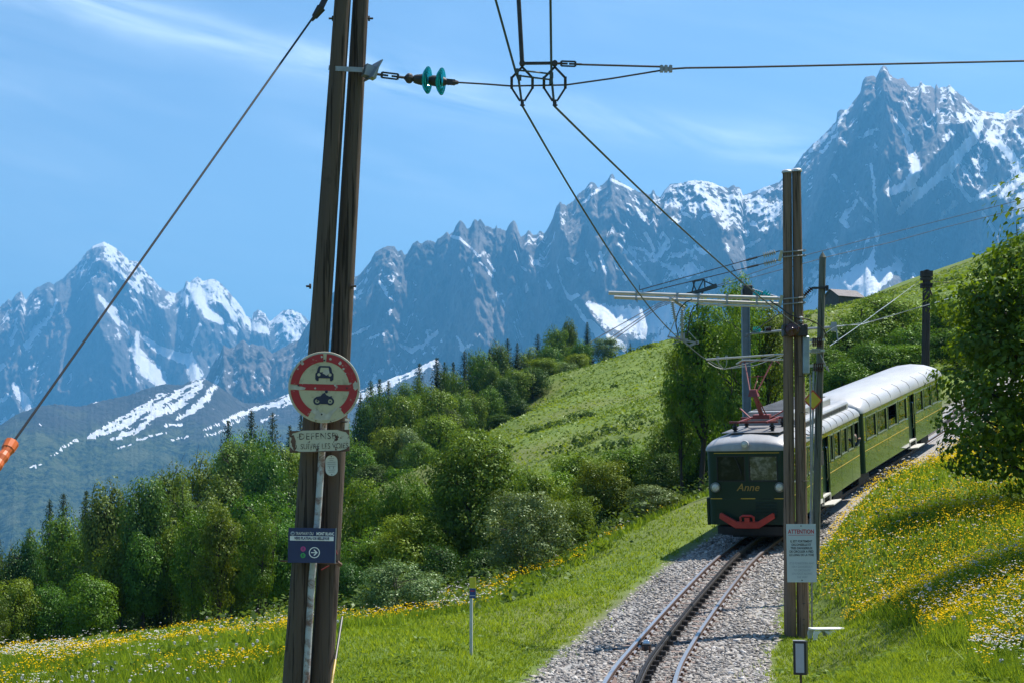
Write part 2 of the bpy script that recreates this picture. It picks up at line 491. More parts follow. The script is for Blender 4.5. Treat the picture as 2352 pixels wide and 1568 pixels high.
# ================================================================== MOUNTAINS
SKY_A = [(400, 900), (474, 865), (493, 828), (504, 812), (513, 792), (526, 800), (540, 795), (552, 783), (559, 779), (570, 792), (579, 789), (592, 794), (602, 792), (615, 802), (625, 812),
 (642, 802), (665, 789), (688, 779), (701, 753), (722, 720), (745, 700), (765, 672), (790, 655), (808, 640),
 (814, 637), (828, 629), (851, 600), (862, 580), (879, 569), (891, 566), (906, 566), (913, 578), (923, 575), (929, 585), (936, 583), (948, 560), (958, 553), (968, 560), (982, 552), (996, 555), (1000, 560),
 (1005, 549), (1019, 540), (1027, 533), (1032, 540), (1042, 532), (1047, 518), (1057, 505), (1066, 515), (1073, 526), (1079, 523), (1090, 503), (1096, 510), (1103, 503), (1114, 518), (1123, 520), (1130, 526),
 (1138, 524), (1140, 517), (1142, 525), (1150, 525), (1163, 532), (1170, 515), (1180, 505), (1187, 515), (1190, 529), (1197, 546), (1207, 538), (1215, 528), (1224, 540), (1233, 539), (1241, 530), (1250, 538), (1261, 520),
 (1270, 500), (1278, 475), (1287, 463), (1292, 469), (1301, 473), (1318, 461), (1330, 443), (1344, 435), (1355, 418), (1367, 421), (1372, 432), (1378, 429), (1399, 411), (1400, 402), (1408, 399), (1414, 413),
 (1449, 432), (1467, 441), (1494, 447), (1501, 435), (1508, 450), (1517, 453), (1526, 438), (1541, 423), (1571, 420), (1588, 414), (1612, 416), (1636, 420), (1656, 429), (1674, 432), (1683, 425), (1692, 430), (1701, 432),
 (1707, 450), (1713, 447), (1745, 435), (1760, 429), (1772, 425), (1790, 418), (1826, 383), (1845, 354), (1865, 334), (1898, 304), (1921, 278), (1923, 258), (1929, 253), (1946, 252), (1961, 232), (1977, 212), (1980, 189),
 (1987, 178), (2007, 174), (2012, 179), (2017, 169), (2023, 156), (2029, 151), (2036, 155), (2043, 169), (2053, 179), (2063, 183), (2074, 179), (2082, 189), (2092, 201), (2109, 199), (2115, 187), (2125, 197), (2138, 197),
 (2147, 206), (2150, 191), (2155, 202), (2174, 201), (2181, 194), (2194, 209), (2217, 225), (2237, 245), (2253, 255), (2276, 258), (2309, 262), (2323, 253), (2339, 253), (2352, 243), (2390, 236), (2450, 215), (2520, 225), (2650, 180), (2800, 205)]
SKY_C = [(-330, 760), (-200, 700), (-120, 735), (-60, 705), (0, 705), (20, 687), (26, 693), (36, 677), (49, 669), (59, 690), (79, 664), (99, 654), (112, 647), (123, 654), (145, 639), (174, 611), (197, 582), (214, 565), (239, 555),
 (257, 565), (280, 582), (296, 598), (316, 601), (342, 631), (365, 657), (382, 670), (405, 674), (421, 664), (428, 644), (436, 650), (444, 641), (454, 636), (467, 646), (480, 641), (494, 642), (510, 654), (525, 670), (540, 687), (556, 707),
 (566, 726), (579, 733), (582, 720), (592, 712), (600, 714), (609, 720), (619, 740), (645, 717), (660, 711), (671, 712), (691, 720), (701, 730), (740, 765), (800, 800), (900, 880)]
SKY_D = [(-330, 960), (-150, 1000), (0, 976), (39, 950), (85, 933), (125, 927), (184, 933), (230, 920), (296, 907), (329, 894), (378, 881), (418, 884), (437, 874), (470, 869), (500, 885), (560, 925), (600, 925), (660, 905), (700, 893), (760, 890), (830, 893),
 (870, 876), (930, 858), (1000, 824), (1012, 832), (1030, 870), (1060, 920), (1150, 960), (1300, 1000)]

ST_A = [[(873,649,7),(885,666,9),(888,680,8)],[(893,660,5),(902,649,6)],[(905,626,5),(913,632,6)],[(808,770,9),(846,751,8)],[(846,780,5),(870,768,6)],[(919,791,8),(945,805,12),(976,788,10),(1005,760,7)],[(1053,777,7),(1062,803,12),(1082,791,8)],
 [(1104,603,4),(1133,637,7)],[(1090,577,5),(1099,589,7),(1113,580,5)],[(1121,597,5),(1136,623,6)],[(1076,614,6),(1084,637,5)],[(1036,543,8),(1056,549,10)],[(1056,549,6),(1085,573,5)],[(1139,669,5),(1144,680,7),(1156,674,5)],[(1155,690,4),(1162,706,5)],
 [(1207,652,8),(1210,674,5)],[(1200,615,6),(1208,622,7)],[(1290,654,4),(1310,686,12),(1327,677,8)],[(1278,608,4),(1290,650,5)],[(1321,700,7),(1335,723,10),(1372,771,14)],[(1355,700,18),(1400,725,60),(1450,738,74),(1500,735,58),(1555,708,34)],[(1508,758,10),(1464,775,14)],
 [(1603,701,14),(1560,742,24),(1503,796,30)],[(1358,737,10),(1381,770,22),(1432,796,22)],[(1378,432,7),(1337,468,8)],[(1405,414,7),(1452,435,8)],[(1618,419,6),(1651,426,8)],[(1651,426,6),(1668,440,6)],[(1695,456,8),(1725,453,10)],[(1733,476,8),(1760,468,10)],[(1750,445,8),(1765,435,7)],
 [(1657,503,6),(1674,479,12)],[(1467,485,7),(1479,503,13)],[(1520,533,6),(1535,553,10),(1503,598,12)],[(1482,536,9),(1503,574,7)],[(1455,604,8),(1494,651,10)],[(1577,621,12),(1588,607,14),(1580,636,9)],[(1600,571,8),(1627,580,13)],[(1378,583,14),(1393,630,6)],[(1343,574,6),(1363,621,9)],
 [(1304,595,8),(1322,604,12)],[(1429,633,9),(1440,642,12)],[(1704,574,6),(1745,550,8)],[(1775,506,8),(1793,465,14)],[(1520,607,9),(1544,618,12)],[(1556,435,8),(1575,450,10)],[(1570,490,10),(1585,498,8)],[(1610,500,8),(1640,488,8)],[(1640,460,10),(1655,470,8)],[(1255,645,6),(1262,660,8)],[(1230,600,8),(1245,612,6)],
 [(2262,264,8),(2232,322,26),(2184,380,28),(2136,426,24),(2101,450,28),(2068,484,26)],[(2056,271,7),(2079,304,14),(2092,350,18),(2105,383,30),(2092,423,28),(2046,440,22)],[(2122,288,6),(2158,252,7)],[(2290,324,14),(2322,357,24),(2352,403,28),(2420,470,30)],[(2332,298,10),(2352,324,14),(2400,380,16)],
 [(2257,488,8),(2290,541,11)],[(2352,459,44),(2322,492,26)],[(2168,390,9),(2211,439,11),(2230,462,12)],[(2230,462,10),(2293,426,15)],[(2145,472,6),(2181,442,9)],[(2158,505,8),(2194,465,12)],[(1859,347,8),(1908,304,10),(1954,242,9)],[(1888,350,7),(1925,305,8)],[(1980,459,10),(2000,485,8)],[(1985,500,8),(2000,510,8)],
 [(1967,462,10),(1934,505,16),(1947,521,14)],[(1914,400,9),(1928,419,7)],[(2000,377,7),(2007,416,9),(2010,475,9),(2016,531,10),(2013,554,7)],[(1974,317,8),(2013,298,10)],[(2007,565,6),(2004,590,14),(1996,612,40),(1959,645,58),(1899,690,70),(1851,720,40)],[(2067,608,14),(2033,632,38),(1989,662,50),(1970,690,44)],
 [(1910,613,9),(1951,604,10)],[(1851,600,10),(1880,604,9)],[(2240,270,10),(2300,268,9),(2345,262,8)],[(2270,300,10),(2300,340,12)],[(2300,450,16),(2340,420,14)],[(1900,560,8),(1915,585,9)],[(2075,540,6),(2090,520,7)],[(2140,560,5),(2152,545,7)],[(2160,590,5),(2166,600,6)]]
ST_C = [[(214,570,8),(239,558,12),(262,572,9)],[(316,765,12),(310,800,24),(335,842,46),(365,866,46),(378,888,30)],[(330,775,12),(363,802,22),(436,828,30),(450,862,36)],[(227,680,10),(243,700,16),(273,743,13)],[(243,698,10),(263,712,13)],[(118,723,9),(85,756,16),(62,792,20)],[(257,601,12),(283,638,16)],[(296,645,10),(318,668,12)],
 [(441,657,20),(477,720,28),(507,739,18)],[(487,654,10),(540,730,18)],[(421,674,12),(431,700,14)],[(559,733,8),(586,753,22),(612,759,18)],[(523,746,10),(540,763,17)],[(645,718,6),(625,740,8)],[(651,733,12),(684,779,22)],[(411,749,6),(418,779,8)],[(-5,850,14),(6,838,12)],[(-10,930,14),(20,907,12)],[(33,884,16),(66,933,32)],
 [(35,760,8),(25,790,10)],[(185,640,6),(197,600,6)],[(280,740,8),(296,765,9)],[(60,850,8),(75,840,8)],[(155,880,6),(165,860,8)],[(310,690,8),(325,720,9)],[(460,745,8),(440,790,8)],[(40,735,9),(30,770,9)],[(130,690,8),(118,720,8)]]
ST_D = [[(470,868,8),(411,900,16),(340,940,22),(280,976,20),(210,1003,12)],[(378,898,6),(329,930,8),(283,956,8),(243,980,9),(200,1003,7)],[(461,880,14),(411,927,22),(362,947,20),(316,986,14),(257,1009,8)],[(493,888,16),(444,943,18),(414,957,12)],[(600,905,14),(640,900,22),(690,905,20)],[(690,910,18),(635,925,14),(579,940,8)],
 [(579,940,8),(525,963,7),(470,986,5)],[(372,976,5),(418,976,6)],[(178,1009,8),(141,1029,6)],[(144,1033,4),(113,1048,5)],[(382,993,5),(316,1009,5)],[(821,913,20),(898,877,24),(949,851,26),(1003,822,20)],[(690,918,8),(640,936,7)],[(520,985,4),(470,1003,4)],[(430,1000,4),(390,1012,4)],[(700,930,10),(760,915,14),(830,905,18)],[(560,960,5),(520,975,5)],[(300,1020,4),(270,1030,4)],
 [(95,1065,3),(60,1075,4)],[(215,925,4),(225,918,4)],[(88,970,3),(92,975,4)],[(640,950,5),(600,965,5)]]

def mountain(name, sky, dist, strokes, cols, rows, wmax, slope, but, snow_bias, snow_regions, mat, aretes=(), seed=0, diag=0.0, forest=None, streak=0.0, bench_gain=0.75, soft_slope=None, smooth=False, hollows=()):
    xs = np.linspace(sky[0][0], sky[-1][0], cols)
    px = np.array([p[0] for p in sky], float); py = np.array([p[1] for p in sky], float)
    ys = np.interp(xs, px, py)
    jag = fbm(xs / 4.2, xs * 0 + seed, 31 + seed, 3) * 3.6 + fbm(xs / 17.0, xs * 0, 35 + seed, 2) * 2.0
    ys = ys + jag
    Rd = np.interp(xs, [d[0] for d in dist], [d[1] for d in dist])
    u, v = (xs - CX) / FPX, (CY - ys) / FPX
    dy, dz = CA - v * SA, SA + v * CA
    t, zr = u / dy, dz / dy * Rd
    wv = np.concatenate([np.linspace(0, 1, rows) ** 1.25 * wmax])
    W, T = np.meshgrid(wv, t, indexing='ij'); ZR = np.broadcast_to(zr, W.shape); RD = np.broadcast_to(Rd, W.shape)
    U = np.arctan(T) * RD
    # horizontal setback of the face
    fine = np.linspace(0, wmax, 400)
    ang = np.radians(np.interp(fine, [s[0] for s in slope], [s[1] for s in slope]))
    off = np.concatenate([[0], np.cumsum(np.diff(fine) / np.tan(ang[1:]))])
    OFF = np.interp(W, fine, off)
    if soft_slope is not None:      # part of the range lies back at a gentler angle
        ang2 = np.radians(np.interp(fine, [q[0] for q in soft_slope[2]], [q[1] for q in soft_slope[2]]))
        off2 = np.concatenate([[0], np.cumsum(np.diff(fine) / np.tan(ang2[1:]))])
        k = np.clip((xs - soft_slope[0]) / (soft_slope[1] - soft_slope[0]), 0, 1); k = k * k * (3 - 2 * k)
        OFF = OFF * (1 - k) + np.interp(W, fine, off2) * k
    U2 = U + diag * W
    wu, ww = fbm(U / 900, W / 900, 3 + seed, 3) * 260, fbm(U / 700, W / 700, 9 + seed, 3) * 240
    a = ridged((U2 + wu) / 1150, (W + ww) / 2600, 11 + seed, 3) * 1.0
    b = ridged((U2 + wu * 0.7) / 380 + W / 3000, (W + ww) / 950, 17 + seed, 3)
    c = ridged((U2 + wu * .4) / 130, (W + ww * .5) / 300, 23 + seed, 3)
    d = fbm(U / 60, W / 70, 27 + seed, 3)
    grow = np.clip(W / 260, 0, 1)
    rough = (but[3] * d + but[3] * 0.9 * (ridged(U2 / 52, W / 95, 29 + seed, 3) - 0.4)) * np.clip(W / 60, 0, 1)
    B = (but[0] * (a - 0.35) + but[1] * (b - 0.35) + but[2] * (c - 0.35)) * grow + rough
    Y = RD - OFF - B
    Z = ZR - W
    X = T * Y
    pxs, pys = proj(X, Y, Z)
    for line, wd, amp in aretes:
        for (x0, y0), (x1, y1) in zip(line[:-1], line[1:]):
            L2 = (x1 - x0) ** 2 + (y1 - y0) ** 2
            q = np.clip(((pxs - x0) * (x1 - x0) + (pys - y0) * (y1 - y0)) / L2, 0, 1)
            dd = np.hypot(pxs - x0 - q * (x1 - x0), pys - y0 - q * (y1 - y0))
            Y = np.minimum(Y, RD - OFF - B - amp * np.clip(1 - dd / wd, 0, 1) * grow)
    for cx, cy, rx, ry, amt in hollows:      # hollows added in the wall to let sun onto the snowfield
        Y = Y + amt * np.exp(-(((pxs - cx) / rx) ** 2 + ((pys - cy) / ry) ** 2)) * grow
    # snowfields lie on gentler benches
    X = T * Y; Y0 = Y; dW = np.gradient(W, axis=0)
    for it in range(3):
        pxs, pys = proj(X, Y, Z); bench = np.zeros_like(Y)
        for st in strokes:
            for (x0, y0, w0), (x1, y1, w1) in zip(st[:-1], st[1:]):
                if max(w0, w1) < 12: continue
                m = (np.abs(pxs - (x0 + x1) / 2) < abs(x1 - x0) / 2 + 60) & (np.abs(pys - (y0 + y1) / 2) < abs(y1 - y0) / 2 + 60)
                if not m.any(): continue
                xx, yy = pxs[m], pys[m]; L2 = (x1 - x0) ** 2 + (y1 - y0) ** 2 + 1e-6
                q = np.clip(((xx - x0) * (x1 - x0) + (yy - y0) * (y1 - y0)) / L2, 0, 1)
                dd = np.hypot(xx - x0 - q * (x1 - x0), yy - y0 - q * (y1 - y0)); wd = (w0 + (w1 - w0) * q) * 0.5
                bench[m] = np.maximum(bench[m], np.clip(1.5 - dd / wd, 0, 1) * np.clip(2 * wd / 26, 0.5, 1.7))
        soft = np.cumsum(bench * dW, axis=0) * bench_gain
        calm = np.clip(bench, 0, 1) * 0.75
        Y = Y0 + (but[2] * (c - 0.35) * grow + rough) * calm - soft; X = T * Y
    pxs, pys = proj(X, Y, Z)
    # natural snow: ledges, gullies, height
    gU = np.gradient(Y, axis=1) / np.maximum(np.gradient(U, axis=1), 1e-3)
    gW = -np.gradient(Y, axis=0) / np.gradient(W, axis=0)
    nz = gW / np.sqrt(1 + gW ** 2 + gU ** 2)      # 1 on level ledges, 0 on walls
    sv = snow_bias + 0.85 * (nz - 0.5) + 0.55 * fbm(U / 210, W / 260, 41 + seed, 4) + 0.55 * (0.62 - b) + 0.4 * (0.6 - c) + 0.42 * fbm(U / 42, W / 55, 43 + seed, 3)
    for cx, cy, rx, ry, amt in snow_regions:
        sv = sv + amt * np.exp(-(((pxs - cx) / rx) ** 2 + ((pys - cy) / ry) ** 2))
    rag = 1 + 0.55 * fbm(pxs / 9, pys / 9, 51 + seed, 3)
    wob = 5.5 * fbm(pxs / 16, pys / 16, 57 + seed, 2) + 4.5 * fbm(pxs / 5, pys / 5, 59 + seed, 2)
    if streak: rag = rag + streak * fbm((pxs + 2.1 * pys) / 7.0, (pxs * 0.45 - pys) / 60.0 + 3, 61 + seed, 3)
    for st in strokes:
        for (x0, y0, w0), (x1, y1, w1) in zip(st[:-1], st[1:]):
            m = (np.abs(pxs - (x0 + x1) / 2) < abs(x1 - x0) / 2 + 50) & (np.abs(pys - (y0 + y1) / 2) < abs(y1 - y0) / 2 + 50)
            if not m.any(): continue
            xx, yy = pxs[m] + wob[m], pys[m] + wob[m] * 0.7
            L2 = (x1 - x0) ** 2 + (y1 - y0) ** 2 + 1e-6
            q = np.clip(((xx - x0) * (x1 - x0) + (yy - y0) * (y1 - y0)) / L2, 0, 1)
            dd = np.hypot(xx - x0 - q * (x1 - x0), yy - y0 - q * (y1 - y0))
            wd = (w0 + (w1 - w0) * q) * 0.5 * rag[m]
            sv[m] = np.maximum(sv[m], np.clip(1.6 - 1.3 * dd / np.maximum(wd, 1.0), -3, 1.0))
    fo = np.zeros_like(sv) if forest is None else np.clip((pys - forest[0]) / (forest[1] - forest[0]), -1, 2)
    # back of the range
    Yb, Zb = Y[:1] + 1400, Z[:1] - 1500; Xb = X[:1] * (Yb / Y[:1])
    V = np.stack([np.concatenate([Xb, X]), np.concatenate([Yb, Y]), np.maximum(np.concatenate([Zb, Z]), -903)], -1).reshape(-1, 3)
    nr, nc = X.shape[0] + 1, X.shape[1]
    i, j = np.meshgrid(np.arange(nr - 1), np.arange(nc - 1), indexing='ij')
    F = np.stack([i * nc + j, (i + 1) * nc + j, (i + 1) * nc + j + 1, i * nc + j + 1], -1).reshape(-1, 4)
    pad = lambda A: np.concatenate([A[:1], A]).ravel()
    me = fast_mesh(name, V, F, {"snow": pad(sv), "forest": pad(fo)}, smooth=smooth)
    o = link_mesh(name, me, mat); o["kind"] = "structure"
    return o

def rock_mat(nm="alpine_rock_and_snow", lo=(0.075, 0.070, 0.068), hi=(0.25, 0.222, 0.20), warm=(0.34, 0.25, 0.19)):
    t = NT(nm); co = t.coord()
    n1 = t.noise(0.004, 7, 0.62, co, 0.4); n2 = t.noise(0.035, 6, 0.65, co, 0.2, (1, 1, 0.45)); n3 = t.noise(0.0012, 4, 0.5, co)
    rock = t.mix(t.step(n1, 0.32, 0.7), lo, hi)
    rock = t.mix(t.math('MULTIPLY', t.step(n3, 0.5, 0.66), 0.5), rock, warm)
    rock = t.mix(t.math('MULTIPLY', t.step(n2, 0.45, 0.62), 0.6), rock, tuple(v * 0.6 for v in lo))
    fo = t.attr("forest")
    fn = t.noise(0.006, 7, 0.7, co, 0.5); fn2 = t.noise(0.045, 5, 0.7, co)
    green = t.mix(t.step(fn2, 0.40, 0.60), (0.006, 0.016, 0.008), (0.085, 0.110, 0.036))
    meadow = t.mix(t.step(fn, 0.52, 0.6), green, (0.10, 0.115, 0.05))
    fm = t.step(t.math('ADD', fo, t.math('MULTIPLY', t.math('SUBTRACT', fn, 0.5), 1.6)), 0.1, 0.55)
    base = t.mix(fm, rock, meadow)
    sv = t.math('ADD', t.attr("snow"), t.math('MULTIPLY', t.math('SUBTRACT', n2, 0.5), 1.3))
    sm = t.step(sv, 0.45, 0.53)
    nrm = t.bump(t.noise(0.018, 8, 0.68, co, 0.3, (1, 1, 0.6)), 1.0, 34.0)
    col = t.mix(sm, base, t.mix(t.step(n1, 0.3, 0.7), (0.80, 0.82, 0.85), (0.90, 0.91, 0.92)))
    return t.principled(col, 0.85, 0, nrm, 0.2)
M_ROCK = rock_mat()
M_FLANK = rock_mat("dark_turf_and_scree", (0.036, 0.039, 0.034), (0.085, 0.086, 0.078), (0.11, 0.10, 0.09))
ARETES = [([(2253, 258), (2211, 311), (2161, 367), (2112, 413), (2079, 436), (2050, 468)], 50, 230), ([(1400, 405), (1385, 520), (1360, 640)], 40, 160),
          ([(1287, 465), (1300, 560), (1330, 690), (1400, 800)], 45, 220), ([(1180, 505), (1230, 640), (1270, 760)], 40, 180), ([(1057, 505), (1090, 640), (1100, 780)], 40, 160),
          ([(1590, 415), (1640, 520), (1690, 640)], 50, 200), ([(1950, 250), (1900, 420), (1850, 560)], 40, 160), ([(891, 566), (905, 680), (880, 800)], 45, 180), ([(2340, 250), (2260, 420), (2210, 560)], 50, 200)]
mountain("mountain_range", SKY_A, [(400, 10600), (1000, 10200), (1400, 9700), (1800, 9050), (2030, 8450), (2300, 8700), (2800, 9500)], ST_A, 1000, 290, 2500,
         [(0, 66), (500, 60), (1300, 58), (1700, 44), (2500, 34)], (340, 190, 100, 48), 0.07,
         [(2300, 380, 130, 130, 0.42), (2080, 260, 130, 110, -0.02), (1640, 470, 160, 70, 0.06), (1750, 430, 60, 60, 0.12), (1000, 650, 300, 130, -0.20), (1250, 700, 130, 120, -0.10), (1560, 590, 240, 110, 0.20), (1950, 430, 90, 160, 0.15), (2110, 560, 110, 80, 0.10), (2230, 600, 90, 50, -0.10)],
         M_ROCK, ARETES, 0, soft_slope=(1480, 1860, [(0, 62), (250, 54), (900, 49), (1500, 44), (2500, 34)]), hollows=[(2150, 560, 110, 95, 760), (2060, 500, 60, 60, 150)])
AR_C = [([(239, 555), (205, 640), (230, 760), (300, 900)], 45, 260), ([(124, 654), (150, 760), (130, 900)], 40, 260), ([(365, 657), (385, 760), (400, 830)], 35, 240), ([(428, 645), (450, 720)], 30, 120), ([(525, 670), (560, 760)], 30, 120)]
mountain("snowy_mountain", SKY_C, [(-330, 15000), (240, 15800), (900, 16500)], ST_C, 500, 200, 2600,
         [(0, 56), (400, 50), (1000, 48), (1700, 45), (2600, 34)], (430, 250, 125, 55), 0.10,
         [(290, 630, 70, 60, 0.26), (500, 690, 90, 60, 0.30), (660, 750, 60, 50, 0.34), (150, 820, 90, 120, -0.32), (230, 850, 80, 110, -0.22), (60, 740, 70, 60, 0.12), (420, 790, 70, 60, -0.05), (600, 800, 60, 40, -0.3)],
         M_ROCK, AR_C, 70)
mountain("forested_mountainside", SKY_D, [(-330, 7000), (0, 7400), (400, 8000), (1300, 9000)], ST_D, 460, 130, 1500,
         [(0, 30), (300, 29), (1500, 27)], (130, 90, 22, 4), -0.55, [(560, 950, 140, 45, 0.16), (380, 950, 110, 50, 0.15)], M_FLANK, (), 140, 1.6, (945, 1080), 2.2, 0.15, None, True)
# ================================================================== TRACK
rng = np.random.default_rng(7)
def steel_mats():
    global M_RAILTOP, M_RUST, M_RACK, M_SLEEPER, M_STONE, M_BED
    t = NT("rail_steel"); co = t.coord()
    nz = t.new('ShaderNodeNewGeometry'); sp = t.new('ShaderNodeSeparateXYZ'); t.l.new(nz.outputs['Normal'], sp.inputs[0])
    top = t.step(sp.outputs[2], 0.86, 0.95)
    n = t.noise(9, 5, 0.6, co)
    rust = t.mix(n, (0.10, 0.055, 0.038), (0.26, 0.165, 0.125))
    M_RAILTOP = t.principled(t.mix(top, rust, (0.42, 0.42, 0.44)), t.math('SUBTRACT', 0.8, t.math('MULTIPLY', top, 0.42)), t.math('MULTIPLY', top, 0.9))
    M_RUST = plain("rusty_iron", (0.12, 0.065, 0.045), 0.85, 0, 0.4, 12)
    M_RACK = plain("greasy_dark_steel", (0.050, 0.042, 0.038), 0.55, 0.3, 0.4, 9)
    M_SLEEPER = plain("brown_sleeper_steel", (0.20, 0.14, 0.115), 0.85, 0, 0.35, 5)
    t = NT("ballast_stone"); lv = t.attr("lv")
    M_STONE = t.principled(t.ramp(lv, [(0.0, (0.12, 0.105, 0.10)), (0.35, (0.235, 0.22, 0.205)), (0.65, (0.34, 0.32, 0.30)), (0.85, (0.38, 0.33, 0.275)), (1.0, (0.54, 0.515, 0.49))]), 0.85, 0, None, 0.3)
    t = NT("ballast_bed"); co = t.coord()
    M_BED = t.principled(t.mix(t.noise(16, 5, 0.7, co), (0.16, 0.15, 0.14), (0.42, 0.40, 0.375)), 0.9, 0, t.bump(t.noise(26, 3, 0.6, co), 0.8, 0.04))
steel_mats()

def cross(s):
    p, tn = track_at(s)
    x = tn.cross(Vector((0, 0, 1))).normalized(); z = x.cross(tn).normalized()
    return p, tn, x, z
def sweep(prof, s0, s1, step, off):
    """profile of (across, up) swept along the track at lateral offset off"""
    V, F = [], []
    n = max(2, int((s1 - s0) / step)); m = len(prof)
    for i in range(n + 1):
        p, tn, x, z = cross(s0 + (s1 - s0) * i / n)
        for a, b in prof: V.append(p + x * (off + a) + z * b)
        if i < n:
            for k in range(m):
                k2 = (k + 1) % m
                F.append((i * m + k, (i + 1) * m + k, (i + 1) * m + k2, i * m + k2))
    return V, F
RAIL = [(-0.033, 0), (0.033, 0), (0.033, -0.035), (0.010, -0.045), (0.010, -0.11), (0.06, -0.122), (0.06, -0.135), (-0.06, -0.135), (-0.06, -0.122), (-0.010, -0.11), (-0.010, -0.045), (-0.033, -0.035)]
RACKP = [(-0.045, 0.055), (0.045, 0.055), (0.045, 0.0), (0.014, -0.012), (0.014, -0.115), (0.07, -0.13), (0.07, -0.14), (-0.07, -0.14), (-0.07, -0.13), (-0.014, -0.115), (-0.014, -0.012), (-0.045, 0.0)]
S_A, S_B = track_s(14), track_s(96)

def build_track():
    global RACKPOS
    tr = thing("railway_track", "metre gauge railway track with dark toothed rack rail curving uphill through pale ballast", "railway track", track_at(S_A)[0])
    o0 = tr.location.copy()
    def ob(name, m, mat):
        m.v = [tuple(Vector(v) - o0) for v in m.v]
        return m.build(name, mat, tr)
    for off in (-0.533, 0.533):
        m = MB(); m.add(*sweep(RAIL, S_A, S_B, 0.6, off)); ob("rail", m, M_RAILTOP)
    m = MB(); m.add(*sweep(RACKP, S_A, S_B, 0.6, 0)); rk = ob("rack_rail", m, M_RACK)
    m = MB(); s = S_A
    while s < track_s(52):
        p, tn, x, z = cross(s); R3 = Matrix((x, tn, z)).transposed()
        m.box(p + z * 0.068 - o0, (0.062, 0.055, 0.03), R3, 0.75); s += 0.1
    m.build("rack_teeth", M_RACK, rk)["kind"] = "stuff"
    # sleepers, chairs
    msl = MB(); hw = [(-0.85, -0.165), (-0.78, -0.125), (0.78, -0.125), (0.85, -0.165)]
    msl.box((0, 0, -0.160), (1.75, 0.20, 0.05), None, 0.97)
    sl0 = msl.build("sleeper", M_SLEEPER, tr, bevel=0.008)
    mch = MB(); mch.box((0, 0, -0.062), (0.07, 0.14, 0.13)); mch.box((0.075, 0, -0.085), (0.09, 0.05, 0.10)); mch.box((-0.075, 0, -0.085), (0.09, 0.05, 0.10)); mch.box((0, 0, -0.128), (0.30, 0.15, 0.022)); mch.tube([(0.11, 0.04, -0.12), (0.11, 0.04, -0.03)], 0.018, 6); mch.tube([(-0.11, -0.04, -0.12), (-0.11, -0.04, -0.03)], 0.018, 6)
    ch0 = mch.build("rack_chair", M_RACK, tr)
    mcl = MB(); mcl.box((0, 0, -0.118), (0.20, 0.12, 0.03)); mcl.box((0.052, 0, -0.10), (0.04, 0.07, 0.06)); mcl.box((-0.052, 0, -0.10), (0.04, 0.07, 0.06))
    cl0 = mcl.build("rail_clip", M_RUST, tr)
    s = track_s(16); k = 0; used = set()
    def place(src, M):
        if src.name in used: o = src.copy(); COL.objects.link(o)
        else: o = src; used.add(src.name)
        o.matrix_local = M; return o
    while s < track_s(54):
        p, tn, x, z = cross(s)
        M = Matrix.Translation(p - o0) @ Matrix((x, tn, z)).transposed().to_4x4()
        place(sl0, M); place(ch0, M)
        place(cl0, M @ Matrix.Translation((-0.533, 0, 0))); place(cl0, M @ Matrix.Translation((0.533, 0, 0)))
        s += 0.78; k += 1
build_track()

